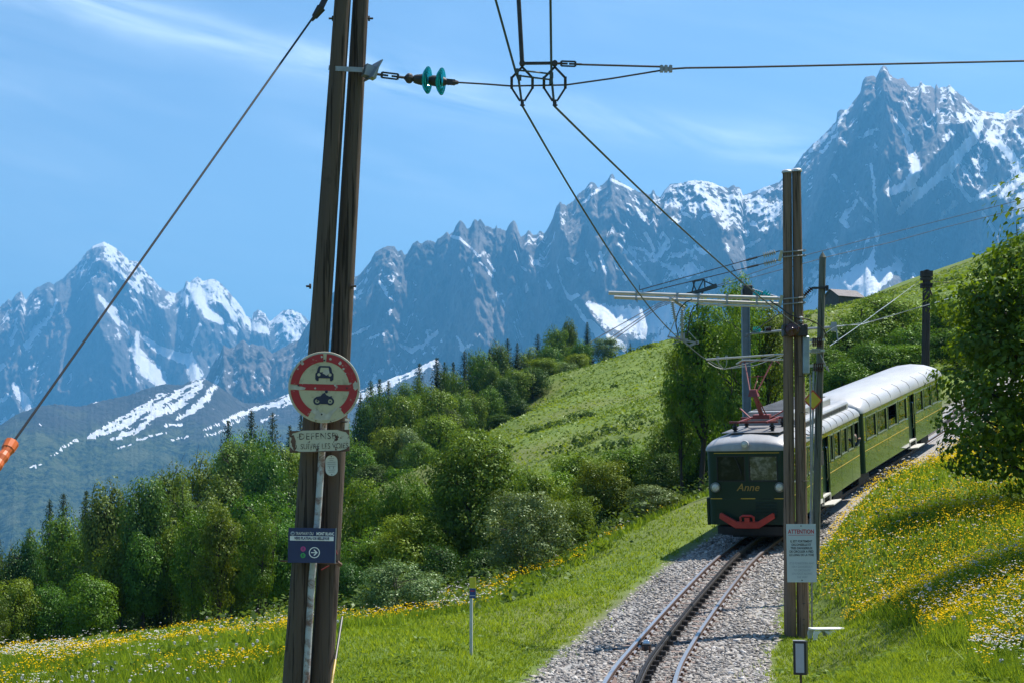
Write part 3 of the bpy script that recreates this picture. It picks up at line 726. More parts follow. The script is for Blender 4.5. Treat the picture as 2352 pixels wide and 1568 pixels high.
def build_ballast():
    # bed: a low shouldered bank of stone
    prof = [(-2.5, -0.42), (-2.05, -0.235), (-1.15, -0.150), (0, -0.158), (1.15, -0.150), (2.0, -0.225), (2.4, -0.42)]
    V, F = [], []
    ss = np.arange(track_s(8), track_s(112), 0.4)
    for s in ss:
        p, tn, x, z = cross(s)
        for a, b in prof: V.append(p + x * (a + 0.12 * math.sin(s * 0.7 + a)) + Vector((0, 0, b)))
    m = len(prof); F = [(i * m + k, i * m + k + 1, (i + 1) * m + k + 1, (i + 1) * m + k) for i in range(len(ss) - 1) for k in range(m - 1)]
    me = bpy.data.meshes.new("ballast_bed"); me.from_pydata([tuple(v) for v in V], [], F); me.update()
    o = link_mesh("ballast_bed", me, M_BED); o["kind"] = "structure"
    # loose stones
    N = 47000
    u = rng.random(N); Yd = 21.5 * (58 / 21.5) ** (u ** 0.88)      # more where it lies near
    ss = np.interp(Yd, _ta[:, 1], _tl)
    side = rng.random(N)
    lat = np.where(side < 0.9, rng.uniform(-2.3, 2.2, N), rng.normal(0, 1.5, N))
    # right hand shoulder spreads a little at places
    lat = lat + np.where(np.abs(lat) > 1.4, 0.28 * fbm(ss / 1.6, lat, 3, 3), 0)
    keep = (np.abs(lat) < 2.95); ss, lat = ss[keep], lat[keep]; N = len(ss)
    k = np.interp(ss, _tl, np.arange(len(_ta)))
    P0 = np.stack([np.interp(ss, _tl, _ta[:, i]) for i in range(3)], 1)
    P1 = np.stack([np.interp(ss + 0.5, _tl, _ta[:, i]) for i in range(3)], 1)
    T = P1 - P0; T /= np.linalg.norm(T, axis=1)[:, None]
    Xr = np.stack([T[:, 1], -T[:, 0], 0 * T[:, 0]], 1); Xr /= np.linalg.norm(Xr, axis=1)[:, None]
    hz = np.interp(lat, [q[0] for q in prof], [q[1] for q in prof])
    C = P0 + Xr * lat[:, None]; C[:, 2] += hz + rng.uniform(-0.012, 0.022, N)
    octa = np.array([(1, 0, 0), (0, 1, 0), (-1, 0, 0), (0, -1, 0), (0, 0, 1), (0, 0, -1)], float)
    of = np.array([(0, 1, 4), (1, 2, 4), (2, 3, 4), (3, 0, 4), (1, 0, 5), (2, 1, 5), (3, 2, 5), (0, 3, 5)])
    jit = octa[None] * rng.uniform(0.65, 1.25, (N, 6, 1)) + rng.normal(0, 0.16, (N, 6, 3))
    a = rng.random(N) * 2 * np.pi; ca, sa = np.cos(a), np.sin(a)
    x = jit[..., 0] * ca[:, None] - jit[..., 1] * sa[:, None]; y = jit[..., 0] * sa[:, None] + jit[..., 1] * ca[:, None]
    z = jit[..., 2] * rng.uniform(0.45, 0.8, (N, 1)); tilt = rng.normal(0, 0.4, (N, 1)); z2 = z + x * tilt; x2 = x - z * tilt
    sz = rng.gamma(6, 0.0052, N)[:, None].clip(0.014, 0.065)
    V = np.stack([x2 * sz * 1.25, y * sz, z2 * sz], -1) + C[:, None, :]
    Fa = (of[None] + (np.arange(N) * 6)[:, None, None]).reshape(-1, 3)
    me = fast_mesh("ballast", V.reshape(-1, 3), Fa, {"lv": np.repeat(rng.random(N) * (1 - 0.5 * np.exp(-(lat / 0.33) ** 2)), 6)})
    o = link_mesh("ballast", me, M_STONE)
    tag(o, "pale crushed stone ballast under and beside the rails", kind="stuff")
build_ballast()

# ================================================================== TRAIN
def train_mats():
    global M_GOLD, M_ROOFP, M_WDARK, M_RIM, M_GREEN, M_DKGREEN, M_ROOF, M_ROOFDK, M_GLASS, M_WSHIELD, M_YELLOW, M_RED, M_PANTO, M_DARK, M_SILL, M_CHROME, M_LENS, M_STEP, M_LOUVRE, M_INT
    t = NT("green_paint_meadow_sheen"); co = t.coord()
    n = t.noise(1.2, 4, 0.5, co)
    M_GREEN = t.principled(t.mix(n, (0.050, 0.088, 0.024), (0.085, 0.130, 0.034)), t.math('ADD', 0.10, t.math('MULTIPLY', t.noise(3, 4, 0.6, co), 0.08)), 0.0, t.bump(t.noise(0.9, 2, 0.5, co), 0.05, 0.1), 0.8, 1.0)  # base greens pushed towards olive to carry the meadow's reflection
    t = NT("dark_green_paint"); co = t.coord()
    M_DKGREEN = t.principled(t.mix(t.noise(1.6, 5, 0.6, co), (0.007, 0.024, 0.017), (0.014, 0.038, 0.027)), 0.30, 0, None, 0.25, 0.0)
    t = NT("silver_roof_paint"); co = t.coord()
    M_ROOF = t.principled(t.mix(t.step(t.noise(0.9, 6, 0.65, co, 0, (2.2, 0.5, 1)), 0.35, 0.7), (0.40, 0.40, 0.40), (0.26, 0.26, 0.262)), 0.45, 0.15, None, 0.5)
    t = NT("pale_roof_paint"); co = t.coord()
    M_ROOFP = t.principled(t.mix(t.step(t.noise(0.7, 6, 0.65, co, 0, (2.2, 0.5, 1)), 0.35, 0.7), (0.44, 0.44, 0.44), (0.33, 0.33, 0.33)), 0.45, 0.1, None, 0.5)
    t = NT("mottled_grey_roof"); co = t.coord()
    M_ROOFDK = t.principled(t.mix(t.step(t.noise(1.3, 6, 0.7, co), 0.35, 0.65), (0.26, 0.25, 0.245), (0.15, 0.145, 0.14)), 0.5, 0.1, None, 0.4)
    t = NT("window_glass")
    gl = t.new('ShaderNodeBsdfGlossy'); gl.inputs['Roughness'].default_value = 0.02; gl.inputs['Color'].default_value = (0.9, 0.95, 0.95, 1)
    tr = t.new('ShaderNodeBsdfTransparent'); tr.inputs['Color'].default_value = (0.30, 0.34, 0.33, 1)
    fr = t.new('ShaderNodeFresnel'); fr.inputs['IOR'].default_value = 1.9
    mx = t.new('ShaderNodeMixShader'); t.l.new(fr.outputs[0], mx.inputs[0]); t.l.new(tr.outputs[0], mx.inputs[1]); t.l.new(gl.outputs[0], mx.inputs[2])
    t.l.new(mx.outputs[0], t.out.inputs['Surface']); M_GLASS = t.m
    t = NT("painted_reflection_windscreen"); co = t.coord()
    M_WSHIELD = t.principled(t.mix(t.step(t.noise(5, 7, 0.75, co), 0.46, 0.62), (0.035, 0.040, 0.040), (0.20, 0.205, 0.21)), 0.08, 0, None, 0.7, 0.4)  # grey speckle painted into the pane as its reflection of the surroundings
    t = NT("dark_windscreen"); co = t.coord()
    M_WDARK = t.principled(t.mix(t.step(t.noise(4, 6, 0.7, co), 0.5, 0.75), (0.010, 0.014, 0.012), (0.060, 0.066, 0.058)), 0.12, 0, None, 0.25)
    M_YELLOW = plain("yellow_line_paint", (0.55, 0.36, 0.03), 0.4)
    M_GOLD = plain("dull_gold_paint", (0.30, 0.19, 0.03), 0.5)
    M_RED = plain("red_buffer_paint", (0.42, 0.028, 0.018), 0.45, 0, 0.25, 4)
    M_PANTO = plain("dull_red_paint", (0.20, 0.035, 0.032), 0.5, 0, 0.3, 8)
    M_DARK = plain("black_underframe", (0.016, 0.016, 0.017), 0.7, 0, 0.4, 6)
    M_SILL = plain("grey_green_frame", (0.16, 0.20, 0.13), 0.35)
    M_RIM = plain("dull_lamp_rim", (0.20, 0.21, 0.19), 0.35, 0.6)
    M_CHROME = plain("bright_metal", (0.65, 0.65, 0.66), 0.25, 0.9)
    M_LENS = plain("lamp_glass", (0.55, 0.55, 0.48), 0.12, 0.0, 0.15, 20, 0.8)
    M_STEP = plain("pale_step_board", (0.52, 0.50, 0.44), 0.6)
    M_LOUVRE = plain("grille_green", (0.020, 0.045, 0.036), 0.4)
    M_INT = plain("dim_interior", (0.05, 0.045, 0.035), 0.8)
train_mats()

HW = 1.20                                         # half width of a car
def roof_loft(L, y_in, brow_front, brow_back, zg=2.74, top=0.46, hw=HW + 0.05):
    sec = [(-1.0, 0.0), (-1.0, 0.06), (-0.965, 0.17), (-0.89, 0.27), (-0.72, 0.345), (-0.45, 0.42), (0, 0.46), (0.45, 0.42), (0.72, 0.345), (0.89, 0.27), (0.965, 0.17), (1.0, 0.06), (1.0, 0.0)]
    ys = [0, 0.03, 0.10, 0.22, 0.4, 0.65, 1.0] + list(np.linspace(1.5, L - 1.5, 12)) + [L - 1.0, L - .65, L - .4, L - .22, L - .1, L - .03, L]
    V, F = [], []
    for y in ys:
        gf = 1.0
        if brow_front and y < 1.0: gf = math.sqrt(max(0, 1 - (1 - y / 1.0) ** 2)) * 0.62 + 0.38
        if brow_back and y > L - 0.8: gf = math.sqrt(max(0, 1 - (1 - (L - y) / 0.8) ** 2)) * 0.7 + 0.30
        pull = 0.0
        if brow_front and y < 0.3: pull = 0.10 * (1 - y / 0.3) ** 2
        if brow_back and y > L - 0.3: pull = 0.10 * (1 - (L - y) / 0.3) ** 2
        for a, b in sec:
            V.append((a * (hw - pull), y, zg + b * gf * top / 0.46))
    m = len(sec)
    for i in range(len(ys) - 1):
        for k in range(m - 1): F.append((i * m + k, i * m + k + 1, (i + 1) * m + k + 1, (i + 1) * m + k))
    F.append(tuple(range(m - 1, -1, -1))); F.append(tuple((len(ys) - 1) * m + k for k in range(m)))
    return V, F

def car_body(root, L, win, doors, panels, front_round, open_win=()):
    """shared car shell. win/doors/panels: (y0, y1) along the visible right side"""
    Z0, ZS, ZT, ZG = 0.62, 1.73, 2.58, 2.74
    th = 0.05
    # underframe, floor, interior
    m = MB(); m.box((0, L / 2, 0.52), (1.7, L - 1.0, 0.26)); m.box((0, 1.9, 0.36), (1.5, 1.7, 0.5)); m.box((0, L - 2.2, 0.36), (1.5, 1.7, 0.5)); m.build("underframe", M_DARK, root)
    m = MB(); m.box((0, L / 2, 0.72), (2 * HW - 0.14, L - 0.3, 0.06))
    for yy in np.arange(1.6, L - 1.0, 1.2): m.box((-0.62, yy, 1.05), (0.85, 0.42, 0.55)); m.box((0.62, yy, 1.05), (0.85, 0.42, 0.55)) if all(not (d0 - .3 < yy < d1 + .3) for d0, d1 in doors) else None
    m.box((0, L - 0.1, 1.6), (2 * HW - 0.2, 0.04, 1.9)); m.box((0, 2.2, 1.6), (2 * HW - 0.2, 0.04, 1.9))
    m.build("interior", M_INT, root)
    # wall above and between windows, both sides
    openings = sorted(list(win) + list(doors))
    for sx in (1, -1):
        m = MB(); x = sx * (HW - th / 2)
        m.box((x, L / 2, (ZT + ZG) / 2), (th, L - 0.5, ZG - ZT))
        y = 0.25
        for a, b in openings + [(L - 0.25, L)]:
            if a > y: m.box((x, (y + a) / 2, (ZS + ZT) / 2), (th, a - y, ZT - ZS))
            y = b
        m.build("side_wall", M_GREEN, root, bevel=0.006)
        # lower panels, one by one
        y = 0.25
        for a, b in panels:
            m = MB(); m.box((x, (a + b) / 2, (Z0 + ZS - 0.012) / 2), (th + 0.008, b - a - 0.012, ZS - 0.012 - Z0)); m.build("side_panel", M_GREEN, root, bevel=0.01)
            m = MB(); m.box((sx * (HW + 0.007), (a + b) / 2, 1.385), (0.006, b - a - 0.05, 0.022)); m.build("yellow_line", M_YELLOW, root)
        for a, b in doors:
            m = MB(); xd = sx * (HW - 0.13)
            m.box((xd, (a + b) / 2, (0.78 + ZT) / 2), (0.04, b - a, ZT - 0.78)); d = m.build("door", M_DKGREEN, root)
            m = MB(); m.box((xd + sx * 0.024, (a + b) / 2, 2.12), (0.006, (b - a) * 0.55, 0.75)); m.build("pane", M_GLASS, d)
            m = MB(); m.tube([(xd + sx * 0.05, b - 0.12, 1.2), (xd + sx * 0.09, b - 0.12, 1.25), (xd + sx * 0.09, b - 0.12, 2.2), (xd + sx * 0.05, b - 0.12, 2.25)], 0.014, 6); m.build("handle", M_CHROME, d)
            m = MB(); m.box((sx * (HW - 0.07), (a + b) / 2, 0.76), (0.16, b - a, 0.05)); m.build("sill_plate", M_STEP, d)
            m = MB(); m.box((sx * (HW + 0.13), (a + b) / 2 , 0.53), (0.40, b - a + 0.12, 0.045), (0, sx * -0.12, 0)); m.box((sx * (HW + 0.0), a + 0.05, 0.64), (0.05, 0.05, 0.24)); m.box((sx * (HW + 0.0), b - 0.05, 0.64), (0.05, 0.05, 0.24)); m.build("step_board", M_STEP, root, bevel=0.008)
        for i, (a, b) in enumerate(win):
            m = MB(); xs = sx * (HW + 0.004); f = 0.035
            m.box((xs, (a + b) / 2, ZS + f / 2), (0.035, b - a, f)); m.box((xs, (a + b) / 2, ZT - f / 2), (0.022, b - a, f))
            m.box((xs, a + f / 2, (ZS + ZT) / 2), (0.022, f, ZT - ZS - 2 * f)); m.box((xs, b - f / 2, (ZS + ZT) / 2), (0.022, f, ZT - ZS - 2 * f))
            w = m.build("window", M_SILL, root)
            zb = ZS + f; zt = ZT - f
            if (sx, i) in open_win: zt = ZS + 0.30
            m = MB(); m.box((sx * (HW - 0.03), (a + b) / 2, (zb + zt) / 2), (0.008, b - a - 2 * f, zt - zb)); m.build("pane", M_GLASS, w)
        m = MB(); m.box((sx * (HW + 0.006), L / 2, ZG - 0.045), (0.006, L - 0.5, 0.018)); m.build("yellow_line", M_YELLOW, root)
    # ends with rounded corners
    for yc, sg in ((0.25, -1), (L - 0.25, 1)):
        for sx in (1, -1):
            m = MB(); n = 6; vs, fs = [], []
            for k in range(n + 1):
                a = math.pi / 2 * k / n
                for r in (0.25, 0.20):
                    for z in (Z0, ZG): vs.append((sx * (HW - 0.25 + r * math.cos(a)), yc + sg * r * math.sin(a), z))
            for k in range(n):
                a, b = k * 4, (k + 1) * 4
                fs += [(a, b, b + 1, a + 1), (a + 2, a + 3, b + 3, b + 2), (a + 1, b + 1, b + 3, a + 3), (a, a + 2, b + 2, b)]
            m.add(vs, fs); m.build("corner_post", M_DKGREEN, root, smooth=True)

def build_railcar():
    s0 = track_s(50.2); L = 12.0
    A, B = track_at(s0)[0], track_at(s0 + L)[0]
    y = (B - A).normalized(); x = y.cross(Vector((0, 0, 1))).normalized(); z = x.cross(y)
    root = thing("railcar", "front car of the green train with red pantograph and Anne on its nose", "railcar", A, Matrix((x, y, z)).transposed().to_euler(), "cars of the green train")
    Z0, ZS, ZT, ZG = 0.62, 1.80, 2.56, 2.74
    car_body(root, L, [(0.55, 1.35), (1.75, 2.55), (2.75, 3.55), (3.75, 4.55), (6.4, 6.85), (7.05, 8.1), (8.3, 9.35), (9.55, 10.6), (10.75, 11.7)], [(4.95, 6.15)],
             [(0.25, 2.6), (2.6, 4.93), (6.17, 8.2), (8.2, 10.2), (10.2, 11.75)], True, {(1, 8)})
    V, F = roof_loft(L, 0, True, True); m = MB(); m.add(V, F); rf = m.build("roof", M_ROOF, root, smooth=True)
    for yy in np.arange(1.2, L - 0.5, 1.05):
        for sx in (1, -1):
            m = MB(); m.tube([(sx * (HW + 0.054), yy, ZG + 0.02), (sx * (HW + 0.02), yy, ZG + 0.17), (sx * 1.118, yy, ZG + 0.272), (sx * 0.905, yy, ZG + 0.348)], 0.008, 4); m.build("roof_seam", M_ROOFDK, rf)
    m = MB(); m.box((0, 1.75, ZG + 0.462), (1.7, 2.3, 0.012)); m.build("grey_roof_sheet", M_ROOFDK, rf)  # darker mottled grey sheet over the front of the roof
    # clerestory and resistor housing
    m = MB(); fn = lambda a, b, d: Vector((a, d, b))
    c1 = [(-0.98, ZG + 0.28), (-0.98, ZG + 0.50), (-0.94, ZG + 0.56), (-0.80, ZG + 0.60), (0.80, ZG + 0.60), (0.94, ZG + 0.56), (0.98, ZG + 0.50), (0.98, ZG + 0.28)]
    m.prism(c1, 3.3, 11.1, fn); cl = m.build("clerestory", M_ROOF, root, bevel=0.01)
    for sx in (1, -1):
        for k in range(5):
            m = MB(); m.box((sx * 0.985, 4.1 + k * 1.48, ZG + 0.415), (0.02, 1.36, 0.11)); m.build("clerestory_window", M_DARK, cl)
    m = MB(); c2 = [(-0.72, ZG + 0.60), (-0.72, ZG + 0.80), (-0.66, ZG + 0.86), (0.66, ZG + 0.86), (0.72, ZG + 0.80), (0.72, ZG + 0.60)]
    m.prism(c2, 3.25, 9.3, fn); hs = m.build("roof_housing", M_ROOF, root, bevel=0.012)
    m = MB()
    for k in range(16): m.box((0, 3.6 + k * 0.36, ZG + 0.875), (1.2, 0.10, 0.03))
    m.build("grille_bars", M_ROOFDK, hs)
    m = MB(); m.tube([(0.72, 2.9, ZG + 0.34), (0.95, 2.7, ZG + 0.34), (1.26, 2.6, ZG + 0.20), (1.30, 4.75, ZG + 0.02)], 0.02, 6); m.build("roof_cable", M_DARK, root)
    # nose
    m = MB()
    m.box((0, 0.025, (Z0 + 1.36) / 2), (2 * HW - 0.5, 0.05, 1.36 - Z0)); m.build("lower_front_panel", M_DKGREEN, root)
    m = MB(); m.box((0, 0.028, (1.365 + 1.86) / 2), (2 * HW - 0.5, 0.044, 0.495)); m.build("upper_front_panel", M_DKGREEN, root)
    m = MB(); m.box((0, 0.025, (2.60 + ZG) / 2), (2 * HW - 0.5, 0.05, ZG - 2.60))
    for xx, w in ((-0.93, 0.08), (0.0, 0.10), (0.93, 0.08)): m.box((xx, 0.025, (1.86 + 2.60) / 2), (w, 0.05, 0.74))
    m.build("windscreen_surround", M_DKGREEN, root)
    for sx in (-1, 1):
        m = MB(); cx = sx * 0.47; f = 0.03
        for (px_, pz, w, h) in ((cx, 1.875, 0.84, f), (cx, 2.585, 0.84, f), (cx - 0.405, 2.23, f, 0.68), (cx + 0.405, 2.23, f, 0.68)): m.box((px_, 0.005, pz), (w, 0.03, h))
        w = m.build("windscreen", M_DARK, root)
        m = MB(); m.box((cx, 0.03, 2.23), (0.79, 0.01, 0.69)); m.build("pane", M_WSHIELD if sx > 0 else M_WDARK, w)
    m = MB(); m.tube([(-0.35, -0.03, 2.58), (-0.22, -0.045, 2.32), (-0.16, -0.045, 2.02)], 0.011, 5); m.tube([(-0.27, -0.04, 2.42), (-0.16, -0.045, 2.12)], 0.016, 5); m.build("wiper", M_DARK, root)
    for sx in (-1, 1):
        m = MB(); m.lathe([(0.13, 0.0), (0.145, 0.03), (0.145, 0.10), (0.125, 0.12), (0.11, 0.10)], (sx * 0.93, 0.02, 1.70), (0, -1, 0), 20); h = m.build("headlight", M_RIM, root, smooth=True)
        m = MB(); m.lathe([(0.112, 0.0), (0.09, 0.022), (0.04, 0.038), (0.0, 0.042)], (sx * 0.93, -0.075, 1.70), (0, -1, 0), 18); m.build("lens", M_LENS, h, smooth=True)
    m = MB(); m.box((-0.02, 0.06, ZG + 0.13), (0.20, 0.16, 0.18)); m.lathe([(0.07, 0), (0.11, 0.05), (0.11, 0.14), (0.085, 0.15)], (-0.02, 0.05, ZG + 0.19), (0, -1, 0), 16); lm = m.build("roof_lamp", M_ROOF, root, smooth=True)
    m = MB(); m.lathe([(0.083, 0), (0.05, 0.02), (0.0, 0.03)], (-0.02, -0.10, ZG + 0.19), (0, -1, 0), 14); m.build("lens", M_LENS, lm, smooth=True)
    lettering("Anne", 0.30, M_GOLD, root, (0, -0.003, 1.685), shear=0.32, bold=0.002, space=1.02)
    for xx, w in ((-0.93, 0.34), (0.0, 0.42), (0.93, 0.34)):
        m = MB(); m.box((xx, -0.006, 1.372), (w, 0.008, 0.024)); m.build("yellow_line", M_YELLOW, root)
    m = MB(); m.box((0, -0.004, ZG - 0.06), (1.9, 0.008, 0.016)); m.build("yellow_line", M_YELLOW, root)
    m = MB()
    for k in range(9): m.box((0.52, -0.006, 0.92 + k * 0.042), (0.62, 0.014, 0.020), (0.5, 0, 0))
    m.build("front_louvre", M_LOUVRE, root)
    # red V shaped buffer beam
    m = MB(); fnb = lambda a, b, d: Vector((a, d, b))
    top = [(-0.78, 0.98), (-0.74, 0.99), (-0.30, 0.74), (0.30, 0.74), (0.74, 0.99), (0.78, 0.98), (0.80, 0.84), (0.34, 0.55), (-0.34, 0.55), (-0.80, 0.84)]
    m.prism(top, -0.28, -0.16, fnb); m.box((0, -0.08, 0.66), (0.7, 0.2, 0.10)); bm_ = m.build("buffer_beam", M_RED, root, bevel=0.01)
    m = MB(); m.tube([(-0.17, -0.30, 0.76), (-0.17, -0.32, 0.88), (-0.10, -0.33, 0.92), (0.14, -0.33, 0.92), (0.21, -0.32, 0.88), (0.21, -0.30, 0.76)], 0.035, 6); m.box((0.02, -0.30, 0.80), (0.14, 0.10, 0.12)); m.build("coupler", M_RED, bm_)
    m = MB(); m.box((0, 0.25, 0.45), (1.9, 0.35, 0.22), None, 1.0); m.box((0.05, 0.06, 0.44), (1.75, 0.03, 0.25), (0.15, 0, 0)); m.build("pilot", M_DARK, root)
    m = MB(); m.box((-HW - 0.03, 0.22, 0.98), (0.07, 0.12, 0.78)); m.build("handrail_cover", M_DKGREEN, root)
    m = MB(); m.box((HW + 0.10, 4.5, 2.05), (0.03, 0.30, 0.42)); m.tube([(HW, 4.5, 2.28), (HW + 0.10, 4.5, 2.22)], 0.012, 5); m.build("mirror", M_DARK, root)
    # pantograph
    zr = ZG + 0.47
    m = MB()
    for yy in (1.05, 2.5): m.bar((-0.72, yy, zr + 0.26), (0.72, yy, zr + 0.26), 0.06)
    for xx in (-0.42, 0.42): m.bar((xx, 0.9, zr + 0.26), (xx, 2.7, zr + 0.26), 0.06)
    m.bar((-0.3, 2.0, zr + 0.30), (-0.75, 2.6, zr + 0.55), 0.035); m.bar((0.3, 2.0, zr + 0.30), (0.75, 2.6, zr + 0.55), 0.035); m.box((0, 2.2, zr + 0.33), (0.5, 0.3, 0.12))
    pn = m.build("pantograph", M_PANTO, root)
    for xx in (-0.55, 0.55):
        for yy in (1.05, 2.5):
            m = MB(); m.lathe([(0.06, 0), (0.045, 0.03), (0.10, 0.07), (0.045, 0.10), (0.10, 0.14), (0.045, 0.17), (0.05, 0.24)], (xx, yy, zr), (0, 0, 1), 12); m.build("insulator", M_RACK, pn, smooth=True)
    m = MB(); m.tube([(0, 2.2, zr + 0.34), (0, 1.25, zr + 1.08)], [0.075, 0.055], 8); m.tube([(0.16, 2.2, zr + 0.32), (0.05, 1.35, zr + 1.0)], 0.02, 6); m.box((0, 1.22, zr + 1.10), (0.30, 0.22, 0.20), None, 0.6); m.build("lower_arm", M_PANTO, pn)
    m = MB()
    for sx in (-1, 1): m.tube([(sx * 0.10, 1.22, zr + 1.12), (sx * 0.42, 2.05, zr + 1.98)], 0.022, 6)
    m.tube([(0.0, 1.25, zr + 1.15), (0.05, 1.7, zr + 1.58)], 0.014, 5); m.tube([(-0.26, 1.65, zr + 1.55), (0.26, 1.65, zr + 1.55)], 0.012, 5); m.build("upper_arm", M_PANTO, pn)
    m = MB(); m.bar((-0.48, 2.05, zr + 2.0), (0.48, 2.05, zr + 2.0), 0.05); m.bar((-0.48, 2.25, zr + 2.0), (0.48, 2.25, zr + 2.0), 0.03)
    m.tube([(-0.48, 2.1, zr + 2.0), (-0.60, 2.1, zr + 1.90)], 0.02, 5); m.tube([(0.48, 2.1, zr + 2.0), (0.62, 2.1, zr + 1.90)], 0.02, 5); m.build("contact_bar", M_PANTO, pn)
    return s0 + L

def build_trailer(s0):
    L = 16.0
    A, B = track_at(s0)[0], track_at(s0 + L)[0]
    y = (B - A).normalized(); x = y.cross(Vector((0, 0, 1))).normalized(); z = x.cross(y)
    root = thing("passenger_car", "rear car of the green train with plain silver roof half hidden by the maple", "railcar", A, Matrix((x, y, z)).transposed().to_euler(), "cars of the green train")
    car_body(root, L, [(0.6, 2.25), (2.5, 4.15), (4.4, 6.05), (6.3, 7.95), (9.85, 11.4), (11.65, 13.2), (13.45, 15.0)], [(8.25, 9.6)],
             [(0.25, 4.3), (4.3, 8.23), (9.62, 12.5), (12.5, 15.75)], False, {(1, 2)})
    V, F = roof_loft(L, 0, True, True, top=0.62); m = MB(); m.add(V, F); rf = m.build("roof", M_ROOFP, root, smooth=True)
    for yy in np.arange(1.2, L - 0.5, 1.85):
        for sx in (1, -1):
            m = MB(); m.tube([(sx * (HW + 0.054), yy, 2.76), (sx * (HW + 0.018), yy, 2.972), (sx * 1.118, yy, 3.107), (sx * 0.905, yy, 3.208)], 0.008, 4); m.build("roof_seam", M_ROOFDK, rf)
    m = MB(); m.box((0, 0.03, 1.68), (2 * HW - 0.5, 0.05, 2.12)); m.build("end_wall", M_DKGREEN, root)
    m = MB(); m.box((0, -0.22, 1.55), (0.95, 0.44, 1.9)); m.build("gangway_bellows", M_DARK, root)

# ---- passengers seen at the windows
def skin_person(name, label, loc, verts, edges, radii, parts, rot=(0, 0, 0)):
    me = bpy.data.meshes.new("person"); me.from_pydata(verts, edges, []); me.update()
    o = bpy.data.objects.new("person", me); COL.objects.link(o)
    sk = o.modifiers.new("skin", 'SKIN'); sk.use_smooth_shade = True
    for v, r in zip(me.skin_vertices[0].data, radii): v.radius = (r, r)
    me.skin_vertices[0].data[0].use_root = True
    ss = o.modifiers.new("sub", 'SUBSURF'); ss.levels = 1; ss.render_levels = 1
    bpy.context.view_layer.update()
    me2 = bpy.data.meshes.new_from_object(o.evaluated_get(bpy.context.evaluated_depsgraph_get()))
    bpy.data.objects.remove(o)
    r = thing(name, label, "person", loc, rot, "passengers at the train windows")
    me2.materials.clear()
    b = link_mesh("body", me2, parts[0], r)
    for p in me2.polygons: p.use_smooth = True
    return r
def build_people(s0):
    skin = plain("skin", (0.45, 0.27, 0.19), 0.55); dark = plain("dark_hair", (0.03, 0.02, 0.015), 0.6); blue = plain("blue_shirt", (0.05, 0.09, 0.20), 0.8); white = plain("white_shirt", (0.65, 0.65, 0.62), 0.8); red = plain("red_top", (0.35, 0.05, 0.05), 0.8)
    A, B = track_at(s0)[0], track_at(s0 + 12.0)[0]
    y = (B - A).normalized(); x = y.cross(Vector((0, 0, 1))).normalized(); z = x.cross(y)
    M = Matrix.Translation(A) @ Matrix((x, y, z)).transposed().to_4x4()
    specs = [(1.02, 11.25, True, dark, blue, "passenger in dark top leaning out of the rearmost window of the front car"),
             (0.80, 8.9, False, dark, white, "passenger in pale shirt seated behind the window nearest the door end"),
             (0.82, 10.1, False, dark, red, "passenger in red top seated behind the last closed window")]
    for px_, py_, lean, hair, shirt, lab in specs:
        # torso, neck, head, arms: seated on the bench, local z up from the rail
        V = [(0, 0, 1.30), (0, 0, 1.55), (0, 0, 1.80), (0, 0, 1.88), (-0.17, 0.03, 1.80), (0.17 if not lean else 0.20, -0.10, 1.80), (-0.21, 0.02, 1.56), (-0.10, -0.16, 1.45), (0.28, -0.20, 1.95) if lean else (0.2, -0.04, 1.56), (0.36, -0.42, 2.05) if lean else (0.10, -0.18, 1.46)]
        E = [(0, 1), (1, 2), (2, 3), (2, 4), (2, 5), (4, 6), (6, 7), (5, 8), (8, 9)]
        rd = [0.15, 0.145, 0.10, 0.055, 0.07, 0.07, 0.05, 0.04, 0.05, 0.035]
        P0 = M @ Vector((px_, py_, 0.0))
        r = skin_person("person", lab, P0, V, E, rd, [shirt], Matrix((x, y, z)).transposed().to_euler())
        hx = 0.10 if lean else 0.0
        m = MB(); m.lathe([(0.02, -0.125), (0.055, -0.115), (0.075, -0.07), (0.088, 0.0), (0.088, 0.05), (0.07, 0.10), (0.03, 0.125)], (hx, -0.02, 2.03), (0, 0, 1), 14)
        m.box((hx + 0.02, -0.115, 2.02), (0.025, 0.03, 0.035)); m.tube([(hx, -0.01, 1.84), (hx, -0.015, 1.94)], 0.05, 8); h = m.build("head", skin, r, smooth=True)
        m = MB(); m.lathe([(0.094, -0.02), (0.096, 0.05), (0.078, 0.11), (0.035, 0.137)], (hx, 0.0, 2.03), (0, 0.12, 1), 14); m.build("hair", hair, h, smooth=True)
        for ex in (-0.032, 0.032):
            m = MB(); m.lathe([(0.012, -0.006), (0.012, 0.006)], (hx + ex, -0.104, 2.04), (0, -1, 0), 8); m.build("eye", dark, h)
        e = Vector(V[9]); m = MB(); m.box(e, (0.05, 0.09, 0.035))
        for k in range(4): m.tube([e + Vector((-0.022 + k * 0.015, -0.04, 0)), e + Vector((-0.022 + k * 0.015, -0.09 - 0.01 * (k in (1, 2)), 0.0)), e + Vector((-0.022 + k * 0.015, -0.11, -0.025))], 0.0075, 5)
        m.tube([e + Vector((-0.025, -0.01, 0)), e + Vector((-0.05, -0.05, -0.01))], 0.009, 5); m.build("hand", skin, r)
_end = build_railcar()
build_trailer(_end + 0.55)
build_people(_end - 12.0)
